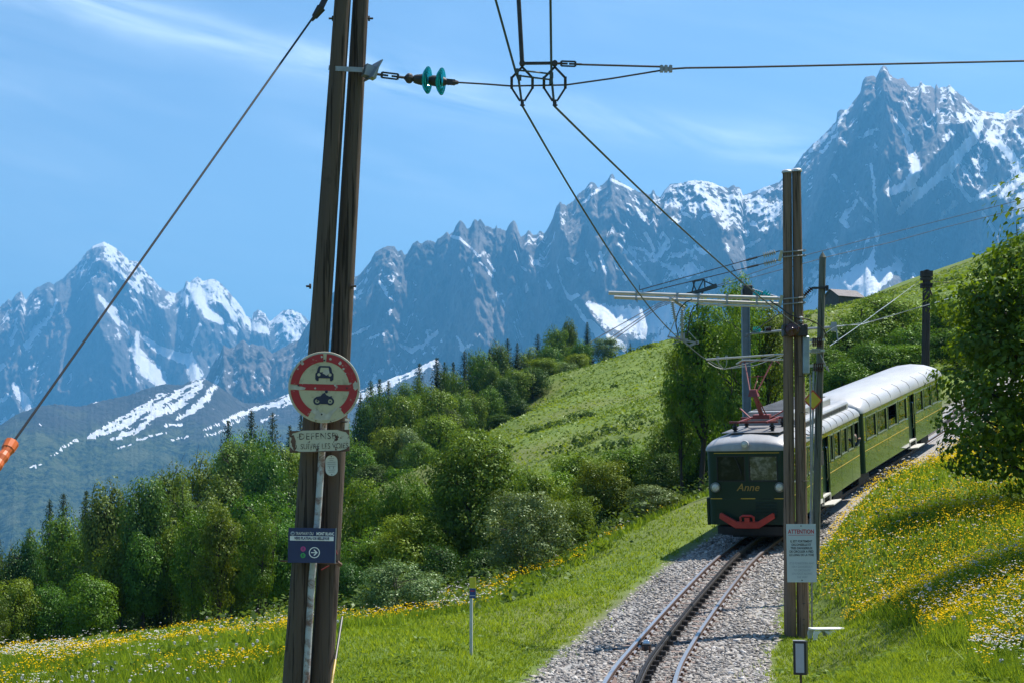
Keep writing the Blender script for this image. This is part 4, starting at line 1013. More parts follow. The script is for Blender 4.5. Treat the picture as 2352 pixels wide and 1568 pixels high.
# ================================================================== POLES, WIRES, SIGNS
def wood(name, lo, hi, stretch=0.06):
    t = NT(name); co = t.coord()
    a = t.noise(9, 6, 0.65, co, 0.3, (1, 1, stretch)); b = t.noise(38, 4, 0.6, co, 0, (1, 1, 0.02)); k = t.noise(2.2, 4, 0.6, co, 0.6, (1, 1, 0.7))
    c = t.mix(a, lo, hi)
    c = t.mix(t.math('MULTIPLY', t.step(b, 0.54, 0.60), 0.85), c, tuple(x * 0.28 for x in lo))
    c = t.mix(t.math('MULTIPLY', t.step(k, 0.66, 0.72), 0.6), c, tuple(x * 0.4 for x in lo))
    return t.principled(c, 0.8, 0, t.bump(b, 0.9, 0.016), 0.25)
M_WOODL = wood("weathered_dark_pole_wood", (0.060, 0.043, 0.033), (0.140, 0.104, 0.082))
M_WOODR = wood("brown_pole_wood", (0.130, 0.085, 0.056), (0.270, 0.185, 0.126))
M_WOODG = wood("greenish_old_pole_wood", (0.085, 0.090, 0.070), (0.20, 0.20, 0.16))
M_WOODD = wood("tarred_pole_wood", (0.035, 0.028, 0.026), (0.085, 0.068, 0.060))
M_WIRE = plain("dark_wire", (0.035, 0.035, 0.038), 0.45, 0.4)
M_COPPER = plain("weathered_copper_wire", (0.06, 0.075, 0.065), 0.5, 0.4)
M_IRON = plain("dark_iron_fitting", (0.045, 0.042, 0.042), 0.6, 0.3, 0.3, 20)
M_GALV = plain("galvanised_steel", (0.30, 0.31, 0.32), 0.45, 0.5, 0.15, 8)
M_TUBE = plain("pale_aluminium_tube", (0.50, 0.48, 0.43), 0.35, 0.5, 0.1, 5)
M_MAST = plain("grey_painted_mast", (0.17, 0.20, 0.23), 0.5, 0.0, 0.15, 3)
M_CERAM = plain("brown_glazed_insulator", (0.07, 0.025, 0.018), 0.2)
M_CERAMW = plain("grey_glazed_insulator", (0.40, 0.40, 0.37), 0.25)
t = NT("green_blue_insulator_glass")
_g = t.new('ShaderNodeBsdfGlass'); _g.inputs['Color'].default_value = (0.25, 0.80, 0.82, 1); _g.inputs['IOR'].default_value = 1.5; _g.inputs['Roughness'].default_value = 0.02
_tr = t.new('ShaderNodeBsdfTranslucent'); _tr.inputs['Color'].default_value = (0.05, 0.50, 0.48, 1)
_gl = t.new('ShaderNodeMixShader'); _gl.inputs[0].default_value = 0.35; t.l.new(_g.outputs[0], _gl.inputs[1]); t.l.new(_tr.outputs[0], _gl.inputs[2]); t.l.new(_gl.outputs[0], t.out.inputs['Surface']); M_IGLASS = t.m
M_ORANGE = plain("faded_orange_plastic", (0.62, 0.13, 0.025), 0.5, 0, 0.2, 6)
M_ZINC = plain("zinc_cap", (0.55, 0.55, 0.54), 0.4, 0.4)

def pole_mesh(a, b, ra, rb, seed, n=18, m=26, rough=0.035):
    """round timber from a (bottom) to b (top), slightly uneven, with drying cracks"""
    a, b = Vector(a), Vector(b); d = b - a; L = d.length; d.normalize(); x, y = frame_from(d)
    rs = np.random.default_rng(seed); ph = rs.random(4) * 6.28
    V, F = [], []
    for i in range(m + 1):
        t = i / m
        for k in range(n):
            an = 2 * math.pi * k / n
            r = (ra + (rb - ra) * t) * (1 + rough * 0.5 * math.sin(2 * an + ph[0] + t * 2) + rough * 0.35 * math.sin(5 * an + ph[1] + 1.5 * t) + rough * 0.4 * (rs.random() - 0.5))
            if k in (3, 10): r *= 0.965
            V.append(a + d * (L * t) + (x * math.cos(an) + y * math.sin(an)) * r + x * (0.035 * ra * math.sin(3.1 * t + ph[2])) + y * (0.035 * ra * math.sin(4.3 * t + ph[3])))
    for i in range(m):
        for k in range(n):
            k2 = (k + 1) % n; F.append((i * n + k, i * n + k2, (i + 1) * n + k2, (i + 1) * n + k))
    F.append(tuple(range(n - 1, -1, -1))); F.append(tuple(m * n + k for k in range(n)))
    return V, F
def rel(root, pts): return [Vector(p) - root.location for p in pts]
def at_root(m, root): m.v = [tuple(Vector(v) - root.location) for v in m.v]; return m
def wire_pts(a, b, sag, n=16): 
    a, b = Vector(a), Vector(b); return [a.lerp(b, k / n) - Vector((0, 0, 4 * sag * (k / n) * (1 - k / n))) for k in range(n + 1)]
def wire(name, label, cat, pts, r, mat=None, group=None):
    pts = [Vector(p) for p in pts]
    m = MB(); m.tube([p - pts[0] for p in pts], r, 6); o = m.build(name, mat or M_WIRE, None, smooth=True); o.location = pts[0]
    return tag(o, label, cat, group)

D1 = 16.0
def build_left_pole():
    g = tz1(-1.85, D1)
    root = thing("twin_pole", "tall leaning pair of dark timber poles in the foreground carrying the road signs", "pole", (P(692, 1568, D1).x, D1, g))
    yb = CY + (CY - CY) ; 
    def pt(x0, x1, y, D=D1): return P(x0 + (x1 - x0) * y / 1568, y, D)
    for (xt, xb, dd, rt, rb, sd) in ((787, 676, -0.05, 0.066, 0.116, 1), (829.5, 737, 0.08, 0.066, 0.118, 2)):
        a, b = pt(xt, xb, 1850, D1 + dd), pt(xt, xb, -430, D1 + dd)
        V, F = pole_mesh(a, b, rb, rt, sd); m = MB(); m.add(V, F); at_root(m, root).build("pole", M_WOODL, root, smooth=True)
    # splice bolts
    for y in (43, 658):
        for sx, xx in ((-1, 755 - (y - 43) * 0.0845), (1, 857 - (y - 43) * 0.063)):
            p = P(xx, y, D1); q = P(xx - sx * 12, y, D1)
            m = MB(); m.tube([p, q], 0.010, 8); m.tube([p.lerp(q, 0.62), p.lerp(q, 0.95)], 0.026, 6); at_root(m, root).build("splice_bolt", M_IRON, root)
    # band and corner bracket
    m = MB(); c0, c1, c2, c3 = P(756, 156, D1 + .02), P(772, 158, D1 - 0.13), P(832, 161, D1 - 0.08), P(850, 163, D1 + .05)
    for p, q in ((c0, c1), (c1, c2), (c2, c3)): m.bar(p, q, 0.012, 0.045)
    at_root(m, root).build("band_clamp", M_GALV, root)
    m = MB(); m.box(P(850, 166, D1 - 0.02), (0.12, 0.10, 0.11), (0, 0.25, 0.4)); m.box(P(857, 163, D1 - 0.04), (0.012, 0.22, 0.20), (0, 0.5, 0.5)); at_root(m, root).build("bracket", M_GALV, root)
    # pipe down the front, between the timbers
    m = MB(); m.tube([P(744, 965, D1 - .15), P(729, 1200, D1 - .15), P(716, 1330, D1 - .15), P(703, 1568, D1 - .15), P(690, 1790, D1 - .15)], 0.032, 10)
    t = NT("chipped_white_pipe"); co = t.coord(); n = t.noise(7, 7, 0.75, co, 0.5)
    at_root(m, root).build("conduit", t.principled(t.mix(t.step(n, 0.47, 0.60), (0.42, 0.43, 0.44), (0.17, 0.085, 0.06)), 0.55), root, smooth=True)
    m = MB(); m.tube([P(790 + 13 * math.cos(a), 964 + 4 * math.sin(a), D1 - 0.06 * math.sin(a)) for a in np.linspace(-2.2, 2.2, 9)], 0.007, 5); at_root(m, root).build("wire_loop", M_IRON, root)
    m = MB(); m.box(P(796, 977, D1 - .04), (0.035, 0.02, 0.13), (0, 0.05, 0.3)); at_root(m, root).build("notice_tag", plain("white_tag", (0.7, 0.7, 0.68), 0.5), root)
    # faded red waymark strokes
    m = MB(); m.bar(P(738, 1308, D1 - .125), P(756, 1298, D1 - .10), 0.03, 0.006); m.bar(P(772, 1262, D1 + .0), P(774, 1272, D1 + .0), 0.03, 0.006)
    at_root(m, root).build("red_waymark", plain("faded_red_mark", (0.26, 0.03, 0.03), 0.7), root)
    m = MB(); m.tube([P(644, 1287, D1 - .12), P(672, 1288, D1 - .13), P(775, 1293, D1 - .10)], 0.010, 6); m.tube([P(773, 1290, D1 - .1), P(782, 1296, D1 - .02)], 0.02, 6); at_root(m, root).build("sign_bracket", M_RUST, root)
    # guy wire with its orange guard
    p0 = P(25, 1022, 12.9); bot = p0 + (P(-300, 1505, 11.6) - p0) * 1.98
    bot.z = tz1(bot.x, bot.y) - 0.05
    gw = thing("guy_wire", "long dark guy wire slanting down left from the twin pole into an orange guard", "guy wire", bot)
    m = MB(); m.tube([P(718, 42, D1 - .1), p0, bot], 0.0095, 6); at_root(m, gw).build("wire", M_WIRE, gw)
    m = MB(); m.bar(P(775, -60, D1), P(735, 22, D1 - .1), 0.03, 0.05); m.tube([P(738, 18, D1 - .1), P(722, 40, D1 - .1)], [0.045, 0.03], 8); m.tube([P(722, 40, D1 - .1), P(716, 48, D1 - .1)], [0.02, 0.014], 6); at_root(m, gw).build("thimble", M_IRON, gw)
    m = MB(); p1 = bot; q = []
    for k in range(90): q.append(p0.lerp(p1, k / 89))
    m.tube(q, [0.040 + (0.006 if k % 2 else 0) for k in range(90)], 12); at_root(m, gw).build("orange_guard", M_ORANGE, gw)
    m = MB(); m.tube([P(27, 1016, 12.92), p0.lerp(p1, 0.012)], [0.055, 0.05], 10); at_root(m, gw).build("guard_collar", M_ORANGE, gw)
build_left_pole()

def sign_plate(name, label, cat, x, y, D, w, h, mat, yaw=0.0, roll=0.0, th=0.006, corner=0.0):
    r = thing(name, label, cat, P(x, y, D), (0, roll, yaw))
    m = MB(); pts = [(-w / 2, -h / 2), (w / 2, -h / 2), (w / 2, h / 2), (-w / 2, h / 2)]
    if corner:
        pts = []
        for cx, cy, a0 in ((w / 2 - corner, -h / 2 + corner, -90), (w / 2 - corner, h / 2 - corner, 0), (-w / 2 + corner, h / 2 - corner, 90), (-w / 2 + corner, -h / 2 + corner, 180)):
            for k in range(7): a = R(a0 + k * 15); pts.append((cx + corner * math.cos(a), cy + corner * math.sin(a)))
    m.prism(pts, 0.0, th, front); m.build("plate", mat, r)
    return r
def flat(name, poly, mat, parent, d=-0.003, th=0.002):
    m = MB(); m.prism(poly, d, d + th, front); return m.build(name, mat, parent)

def worn(name, base, under, lo, hi, scale, rough=0.5):
    t = NT(name); co = t.coord(); n = t.noise(scale, 8, 0.72, co, 0.4)
    rust = t.mix(t.step(t.noise(scale * 1.7, 5, 0.6, co), 0.3, 0.7), under, tuple(x * 0.5 for x in under))
    return t.principled(t.mix(t.step(n, lo, hi), base, rust), rough, 0, None, 0.4)

def build_signs():
    cream = worn("yellowed_sign_enamel", (0.50, 0.455, 0.30), (0.36, 0.32, 0.22), 0.52, 0.70, 9)
    red = worn("chipped_red_enamel", (0.36, 0.022, 0.025), (0.46, 0.42, 0.34), 0.60, 0.64, 14, 0.4)
    peel = plain("bare_sign_primer", (0.46, 0.43, 0.36), 0.6, 0, 0.2, 18)
    rim = worn("worn_rim", (0.48, 0.45, 0.36), (0.10, 0.07, 0.05), 0.55, 0.62, 20)
    navy = plain("dark_blue_pictogram", (0.012, 0.016, 0.045), 0.5)
    black = plain("black_print", (0.02, 0.02, 0.022), 0.6); white = plain("white_print", (0.75, 0.75, 0.75), 0.5)
    # ---- round prohibition sign
    k = 15.72 / 4000
    r = thing("road_sign", "round battered red and cream no entry sign for cars and motorcycles", "road sign", P(744.5, 888.5, 15.72), (0, R(1.0), R(4)))
    Ro = 81.5 * k
    m = MB(); m.lathe([(Ro, 0.0), (Ro + 0.003, 0.006), (Ro, 0.012), (Ro - 0.012, 0.012)], (0, 0.012, 0), (0, -1, 0), 56); m.build("plate", rim, r)
    def ring(a0, a1, ri, ro, n=40):
        o = [(ro * math.cos(a0 + (a1 - a0) * i / n), ro * math.sin(a0 + (a1 - a0) * i / n)) for i in range(n + 1)]
        return o + [(ri * math.cos(a1 + (a0 - a1) * i / n), ri * math.sin(a1 + (a0 - a1) * i / n)) for i in range(n + 1)]
    flat("cream_disc", circle(Ro * 0.955, 56), cream, r, -0.0035, 0.002)
    for a0, a1 in ((R(-52), R(87)), (R(93), R(176)), (R(186), R(243))):
        q = ring(a0, a1, Ro * 0.715, Ro * 0.945)
        V = [front(a, b, -0.0060) for a, b in q]; n = len(q) // 2
        F = [(i, i + 1, 2 * n - 2 - i, 2 * n - 1 - i) for i in range(n - 1)]
        m = MB(); m.add(V, F); m.build("red_ring", red, r, recalc=False)
    flat("red_bar", [(-Ro * 0.72, -0.030), (Ro * 0.72, -0.032), (Ro * 0.72, 0.026), (-Ro * 0.72, 0.028)], red, r, -0.0055, 0.002)
    rs = random.Random(4)
    # paint flaked off along the lower edge and at the left end of the bar
    def blob(cx, cy, w, h, n=26):
        return [(cx + w * math.cos(2 * math.pi * i / n) * (0.7 + 0.5 * rs.random()), cy + h * math.sin(2 * math.pi * i / n) * (0.7 + 0.5 * rs.random())) for i in range(n)]
    flat("flaked_patch", [(-0.115, -0.222), (-0.10, -0.20), (-0.088, -0.21), (-0.075, -0.188), (-0.06, -0.215), (-0.045, -0.20), (-0.03, -0.235), (0.0, -0.225), (0.03, -0.245), (0.06, -0.215), (0.085, -0.205), (0.10, -0.185), (0.125, -0.178), (0.115, -0.205), (0.085, -0.235), (0.07, -0.262), (0.055, -0.295), (-0.03, -0.302), (-0.085, -0.288), (-0.07, -0.25)], peel, r, -0.0085, 0.002)
    flat("flaked_patch", [(-0.305, 0.012), (-0.26, 0.006), (-0.20, 0.002), (-0.165, -0.008), (-0.175, -0.026), (-0.23, -0.030), (-0.30, -0.022)], peel, r, -0.0085, 0.002)
    flat("flaked_patch", blob(0.285, 0.02, 0.025, 0.04), peel, r, -0.0085, 0.002)
    for cx, cy, s in ((0.17, 0.17, 0.012), (0.14, 0.22, 0.016), (0.19, 0.13, 0.008), (-0.20, 0.21, 0.016), (0.10, 0.02, 0.010), (-0.08, -0.012, 0.009), (0.15, -0.19, 0.010), (0.22, -0.05, 0.007), (-0.24, 0.16, 0.007), (-0.14, -0.17, 0.006), (0.05, 0.255, 0.012), (-0.03, 0.275, 0.010)):
        flat("paint_chip", blob(cx, cy, s, s, 10), peel, r, -0.0085, 0.002)
    # car seen from the front
    cx, cz = 0.0, 0.122
    car = [(-0.082, -0.050), (-0.082, 0.0), (-0.070, 0.012), (-0.060, 0.055), (-0.045, 0.070), (0.045, 0.070), (0.060, 0.055), (0.070, 0.012), (0.082, 0.0), (0.082, -0.050), (0.068, -0.066), (0.052, -0.066), (0.050, -0.040), (-0.050, -0.040), (-0.052, -0.066), (-0.068, -0.066)]
    flat("car_symbol", [(a + cx, b + cz) for a, b in car], navy, r, -0.0075, 0.003)
    flat("windscreen_symbol", [(-0.044, 0.136), (0.044, 0.136), (0.035, 0.178), (-0.035, 0.178)], cream, r, -0.0090, 0.0015)
    for sx in (-1, 1): flat("lamp_symbol", circle(0.014, 14, sx * 0.050, 0.113), cream, r, -0.0090, 0.0015)
    flat("paint_chip", blob(0.015, 0.135, 0.03, 0.025, 14), peel, r, -0.0105, 0.001)
    # motorcycle and rider, side view
    z0 = -0.118
    for sx in (-0.058, 0.058):
        q = circle(0.036, 20, sx, z0 - 0.008); qi = circle(0.020, 20, sx, z0 - 0.008)
        V = [front(a, b, -0.0075) for a, b in q + qi]; F = [(i, (i + 1) % 20, 20 + (i + 1) % 20, 20 + i) for i in range(20)]
        m = MB(); m.add(V, F); m.build("wheel_symbol", navy, r, recalc=False)
        flat("hub_symbol", circle(0.007, 10, sx, z0 - 0.008), navy, r, -0.0075, 0.002)
    flat("motorcycle_symbol", [(-0.062, z0 + 0.004), (-0.070, z0 + 0.030), (-0.030, z0 + 0.038), (-0.012, z0 + 0.060), (0.008, z0 + 0.070), (0.020, z0 + 0.050), (0.048, z0 + 0.036), (0.075, z0 + 0.040), (0.070, z0 + 0.024), (0.045, z0 + 0.012), (0.030, z0 - 0.034), (-0.028, z0 - 0.034), (-0.040, z0 - 0.005)], navy, r, -0.0078, 0.003)
    flat("rider_symbol", circle(0.014, 14, 0.022, z0 + 0.078), navy, r, -0.0078, 0.003)
    for a, b in ((-0.004, 0.243), (-0.232, 0.012), (0.205, -0.004), (-0.015, -0.245)):
        m = MB(); m.lathe([(0.008, 0), (0.008, 0.006), (0.003, 0.008)], (a, -0.008, b), (0, -1, 0), 8); m.build("rivet", M_IRON, r)
    # ---- rusty lettered plate
    k = 15.74 / 4000
    rp = worn("flaking_white_plate", (0.50, 0.48, 0.37), (0.085, 0.030, 0.018), 0.585, 0.605, 11)
    t = NT("worn_black_lettering"); co = t.coord(); M_WL = t.principled(t.mix(t.step(t.noise(20, 5, 0.6, co), 0.50, 0.58), (0.030, 0.024, 0.022), (0.33, 0.31, 0.24)), 0.7)
    r = sign_plate("plate_sign", "rusty white plate lettered Defense de suivre les voies", "sign", 734, 1012, 15.74, 137 * k, 50 * k, rp, R(3), R(-1.5))
    lettering("DEFENSE", 0.082, M_WL, r, (-0.02, -0.0015, 0.042), space=1.12, sx=0.95)
    lettering("D. SUIVRE LES VOIES", 0.070, M_WL, r, (0.008, -0.0015, -0.048), sx=0.78, space=1.02)
    for (a, b) in ((-1, 1), (1, 1), (-1, -1), (1, -1)):
        pts = [(a * 0.268, b * 0.098), (a * 0.268, b * (0.04 + 0.02 * rs.random())), (a * 0.25, b * 0.06), (a * 0.24, b * 0.075), (a * 0.20, b * 0.085), (a * 0.16, b * 0.098)]
        flat("rust_patch", pts, M_RUST, r, -0.0022, 0.002)
    flat("rust_patch", blob(-0.235, 0.0, 0.022, 0.05, 16), M_RUST, r, -0.0022, 0.002); flat("rust_patch", blob(-0.225, -0.055, 0.012, 0.03, 12), M_RUST, r, -0.0022, 0.002)
    flat("rust_rim", [(-0.27, -0.099), (0.27, -0.099), (0.27, -0.092), (0.1, -0.089), (-0.1, -0.093), (-0.27, -0.088)], M_RUST, r, -0.0022, 0.002)
    # ---- small oval plaque
    k = 15.82 / 4000
    r = sign_plate("oval_plaque", "small pale oval enamel plaque on the right timber", "plaque", 761.5, 1068, 15.82, 28 * k, 47 * k, plain("pale_enamel", (0.52, 0.54, 0.52), 0.4), R(8), R(-2), corner=0.054)
    for kz in range(8):
        w = (0.05, 0.035, 0.07, 0.075, 0.07, 0, 0.065, 0.05)[kz]
        if w: flat("print_line", [(-w / 2, 0.062 - kz * 0.0175), (w / 2, 0.062 - kz * 0.0175), (w / 2, 0.066 - kz * 0.0175), (-w / 2, 0.066 - kz * 0.0175)], plain("faint_print", (0.22, 0.23, 0.23), 0.6) if kz == 0 else bpy.data.materials["faint_print"], r, -0.0022, 0.002)
    for sx in (-0.017, 0.017): flat("hiker_symbol", [(sx - 0.006, -0.034), (sx - 0.003, -0.018), (sx - 0.005, -0.014), (sx, -0.008), (sx + 0.004, -0.014), (sx + 0.003, -0.02), (sx + 0.006, -0.034), (sx, -0.024)], bpy.data.materials["faint_print"], r, -0.0022, 0.002)
    for b in (0.082, -0.082):
        m = MB(); m.lathe([(0.005, 0), (0.004, 0.004)], (0, -0.001, b), (0, -1, 0), 8); m.build("screw", M_IRON, r)
    # ---- blue tramway sign
    k = 15.70 / 4000
    bl = plain("dark_blue_sign", (0.014, 0.026, 0.095), 0.35, 0, 0.08, 3)
    w, h = 107 * k, 79 * k
    r = sign_plate("tramway_sign", "dark blue sign pointing right towards Plateau de Bellevue", "sign", 715.8, 1251.5, 15.70, w, h, bl, R(5), R(0.9), 0.012)
    m = MB(); m.box((w / 2 + 0.004, 0.006, 0), (0.008, 0.016, h + 0.006)); m.build("edge_trim", M_GALV, r)
    lettering("TRAMWAY DU", 0.038, white, r, (-0.147, -0.0015, 0.104), 'LEFT', sx=0.63)
    lettering("MONT BLANC", 0.038, white, r, (0.199, -0.0015, 0.104), 'RIGHT', bold=0.0012, sx=0.65)
    flat("banner", [(-0.195, 0.042), (0.195, 0.042), (0.195, 0.082), (-0.195, 0.082)], white, r, -0.0022, 0.002)
    lettering("VERS PLATEAU DE BELLEVUE", 0.034, bl, r, (0, -0.0042, 0.062), bold=0.0010, sx=0.72)
    q = circle(0.019, 20, -0.172, 0.105); flat("emblem", q, plain("grey_emblem", (0.32, 0.36, 0.42), 0.5), r, -0.0022, 0.002)
    flat("emblem_mountain", [(-0.185, 0.097), (-0.176, 0.110), (-0.172, 0.106), (-0.165, 0.114), (-0.158, 0.099)], bl, r, -0.0042, 0.002)
    for cz, col, nm in ((-0.032, (0.42, 0.05, 0.22), "magenta_disc"), (-0.090, (0.04, 0.28, 0.09), "green_disc")):
        flat(nm, circle(0.023, 20, -0.075, cz), plain(nm, col, 0.5), r, -0.0022, 0.002)
        flat("walker_symbol", [(-0.083, cz - 0.016), (-0.078, cz), (-0.080, cz + 0.006), (-0.075, cz + 0.016), (-0.070, cz + 0.006), (-0.072, cz), (-0.066, cz - 0.016), (-0.075, cz - 0.004)], bl, r, -0.0042, 0.002)
    q, qi = circle(0.049, 32, 0.026, -0.063), circle(0.041, 32, 0.026, -0.063)
    m = MB(); m.add([front(a, b, -0.002) for a, b in q + qi], [(i, (i + 1) % 32, 32 + (i + 1) % 32, 32 + i) for i in range(32)]); m.build("arrow_ring", white, r, recalc=False)
    flat("arrow_symbol", [(-0.004, -0.067), (0.036, -0.067), (0.018, -0.086), (0.026, -0.092), (0.056, -0.063), (0.026, -0.034), (0.018, -0.040), (0.036, -0.059), (-0.004, -0.059)], white, r, -0.0022, 0.002)
    # ---- ATTENTION board on the right twin pole
    k = 35.62 / 4000
    wb = plain("pale_warning_board", (0.50, 0.55, 0.53), 0.5, 0, 0.06, 3)
    w, h = 67 * k, 132 * k
    r = sign_plate("warning_board", "white board with red ATTENTION heading and French and English warning text", "sign", 1841, 1269, 35.62, w, h, wb, R(-4), R(-0.3), 0.01)
    redp = plain("red_print", (0.45, 0.02, 0.03), 0.5); grey = plain("faded_grey_print", (0.26, 0.31, 0.34), 0.6)
    lettering("ATTENTION", 0.118, redp, r, (0, -0.0015, 0.430), bold=0.0028, sx=0.80)
    flat("underline", [(-0.26, 0.358), (0.26, 0.358), (0.26, 0.366), (-0.26, 0.366)], redp, r, -0.0022, 0.002)
    for i, s in enumerate(("IL EST FORTEMENT", "DECONSEILLE ET", "TRES DANGEREUX", "DE CIRCULER A PIED", "LE LONG DE LA VOIE")): lettering(s, 0.062, black, r, (0, -0.0015, 0.236 - i * 0.069), bold=0.0016, sx=0.84)
    for i, s in enumerate(("IT IS FORBIDDEN AND", "VERY DANGEROUS", "TO CIRCULATE", "ON FOOT ALONG", "THE WAY")): lettering(s, 0.060, grey, r, (0, -0.0015, -0.208 - i * 0.070), shear=0.22, sx=0.82)
    for b in (h / 2 - 0.04, -h / 2 + 0.04):
        m = MB(); m.lathe([(0.014, 0), (0.010, 0.008)], (0, -0.001, b), (0, -1, 0), 8); m.build("screw", M_IRON, r)
    # ---- yellow lozenge with red border on the grey green pole
    k = 40.6 / 4000
    r = thing("lozenge_sign", "yellow lozenge sign with red border on the grey green pole", "sign", P(1867.5, 918, 40.6), (0, 0, R(6)))
    a = 22.5 * k
    m = MB(); m.prism([(-a, 0), (0, -a * 1.05), (a, 0), (0, a * 1.05)], 0, 0.01, front); m.build("plate", plain("red_sign_border", (0.55, 0.04, 0.02), 0.5), r)
    b = a * 0.83; flat("yellow_face", [(-b, 0), (0, -b * 1.05), (b, 0), (0, b * 1.05)], plain("yellow_sign_face", (0.60, 0.45, 0.04), 0.5), r, -0.003, 0.002)
build_signs()

def turnbuckle(m, a, b, w=0.05, t=0.014):
    a, b = Vector(a), Vector(b); d = (b - a).normalized(); x, z = frame_from(d)
    for s in (-1, 1): m.bar(a + z * s * w / 2, b + z * s * w / 2, t, t)
    m.bar(a - z * w / 2, a + z * w / 2, t * 1.4, t * 1.4); m.bar(b - z * w / 2, b + z * w / 2, t * 1.4, t * 1.4)
    m.tube([a - d * 0.06, a + d * 0.06], t * 0.7, 6); m.tube([b - d * 0.06, b + d * 0.06], t * 0.7, 6)

def build_span():
    """span wire across the track and the double hanger hung in it"""
    D = D1
    q = lambda x, y, dd=0.0: P(1083.1 + .2303 * x, .2303 * y, D + dd)
    root = thing("span_wire", "cross span wire with turnbuckle and clamp leading right from the leaning twin pole", "overhead wire", P(862, 170, D))
    m = MB(); m.tube([P(1052, 190, D), P(1120, 194, D), q(390, 860), q(940, 850), q(1400, 785), q(1900, 703)], 0.0085, 6); at_root(m, root).build("lower_wire", M_WIRE, root)
    m = MB(); m.tube([q(1045, 645), q(1890, 668)], 0.0095, 6); at_root(m, root).build("upper_wire", M_WIRE, root)
    m = MB(); m.tube([q(1990, 690), q(2140, 680), P(1700, 155, D), P(2352, 140.5, D), P(2900, 133, D)], 0.0095, 6); at_root(m, root).build("tail_wire", M_WIRE, root)
    m = MB(); m.tube([P(860, 170, D), P(877, 172.5, D)], 0.013, 6); turnbuckle(m, P(877, 172.5, D), P(914, 177, D)); m.tube([P(914, 177, D), P(934, 179.5, D)], 0.013, 6); m.lathe([(0.01, -0.05), (0.045, -0.02), (0.05, 0.0), (0.045, 0.02), (0.01, 0.05)], P(940, 180.5, D), (1, 0, -0.08), 10); at_root(m, root).build("turnbuckle", M_IRON, root)
    m = MB(); turnbuckle(m, q(895, 636), q(1035, 641), 0.045); m.tube([q(830, 633), q(895, 636)], 0.012, 6); at_root(m, root).build("turnbuckle", M_IRON, root)
    m = MB(); m.box(q(1940, 690), (0.11, 0.03, 0.035), (0, 0.1, 0)); 
    for xx in (1895, 1938, 1985): m.tube([q(xx, 712), q(xx, 650)], 0.009, 6); m.box(q(xx, 690), (0.03, 0.05, 0.06))
    at_root(m, root).build("wire_clamp", M_GALV, root)
    # two glass discs
    ins = thing("disc_insulator", "string of two turquoise glass disc insulators beside the leaning twin pole", "insulator", P(981, 184, D))
    ax = (P(1050, 190, D) - P(945, 181, D)).normalized()
    for cx, cy in ((981, 184.5), (1012.5, 187.5)):
        m = MB(); r0 = 0.128
        m.lathe([(0.03, -0.045), (0.05, -0.035), (0.095, -0.022), (r0, 0.004), (r0, 0.012), (0.112, 0.014), (0.105, 0.002), (0.094, 0.012), (0.085, 0.012), (0.078, -0.004), (0.065, 0.010), (0.056, 0.008), (0.045, -0.010), (0.03, 0.0)], P(cx, cy, D), (ax.x * 0.96, -0.24, ax.z), 28); at_root(m, ins).build("glass_disc", M_IGLASS, ins, smooth=True)
    m = MB()
    m.tube([P(950, 182, D), P(956, 182.5, D), P(974, 184, D)], [0.035, 0.045, 0.058], 12); m.tube([P(984, 185, D), P(992, 185.5, D), P(1006, 187, D)], [0.03, 0.05, 0.055], 12); m.tube([P(1018, 188, D), P(1026, 188.5, D)], [0.045, 0.03], 10); m.box(P(1034, 189, D), (0.09, 0.04, 0.05), (0, 0.1, 0)); m.tube([P(1040, 189.5, D), P(1053, 190.3, D)], [0.03, 0.016], 8); m.tube([P(1028, 183, D), P(1030, 196, D)], 0.01, 6)
    at_root(m, ins).build("metal_cap", M_IRON, ins, smooth=True)
    # hanger frame
    h = thing("wire_hanger", "pair of dark diamond shaped hangers gripping the two contact wires overhead", "wire hanger", q(668, 635))
    m = MB(); m.bar(q(490, 635), q(845, 632), 0.03, 0.024); at_root(m, h).build("top_bar", M_IRON, h)
    m = MB(); m.tube([q(505, 640), q(470, 0), q(440, -560)], 0.021, 8); at_root(m, h).build("drop_rod", M_IRON, h)
    for x0, lx, rx in ((505, 400, 608), (830, 722, 935)):
        m = MB()
        m.lathe([(0.026, -0.03), (0.03, 0), (0.026, 0.03)], q(x0, 635), (0, -1, 0), 10); m.bar(q(x0, 640), q(x0, 675), 0.024)
        for s, ex in ((-1, lx), (1, rx)):
            m.bar(q(x0, 670), q(ex, 780), 0.016, 0.020); m.bar(q(ex, 770), q(ex, 885), 0.034, 0.026)
            for yy in (800, 832, 860): m.tube([q(ex, yy, -0.03), q(ex, yy, 0.03)], 0.013, 6)
            m.bar(q(ex, 880), q(x0 + s * 22, 1010), 0.016, 0.018)
        m.bar(q(x0, 1000), q(x0 + 3, 1060), 0.042, 0.03); m.tube([q(x0 - 22, 1052), q(x0 + 28, 1052)], 0.008, 5)
        at_root(m, h).build("diamond_frame", M_IRON, h)
    m = MB(); m.tube([q(455, 703, -.02), q(640, 722, -.05), q(805, 742, -.02)], 0.009, 5); m.tube([q(475, 758, -.03), q(640, 780, -.06), q(790, 798, -.03)], 0.009, 5)
    for xx, yy in ((452, 715), (478, 778), (797, 755), (792, 815)): m.box(q(xx, yy, -.02), (0.035, 0.04, 0.05))
    at_root(m, h).build("jumper_cable", M_COPPER, h)
    # feeders coming over the camera
    wire("feeder_wire", "feeder wire dropping steeply onto the left diamond hanger from above", "overhead wire", [q(-90, -900, -1.5), q(240, 0, -0.3), q(440, 720, -.02), q(470, 800, -.02), q(505, 1060)], 0.0115, M_COPPER)
    wire("feeder_wire", "feeder wire dropping straight down onto the right diamond hanger", "overhead wire", [q(775, -900, -1.5), q(787, 0, -0.3), q(795, 640, -.02), q(800, 800, -.02), q(825, 1060)], 0.0115, M_COPPER)
    e1, e2 = P(1575, 789, 41), P(1838, 752, 35.75)
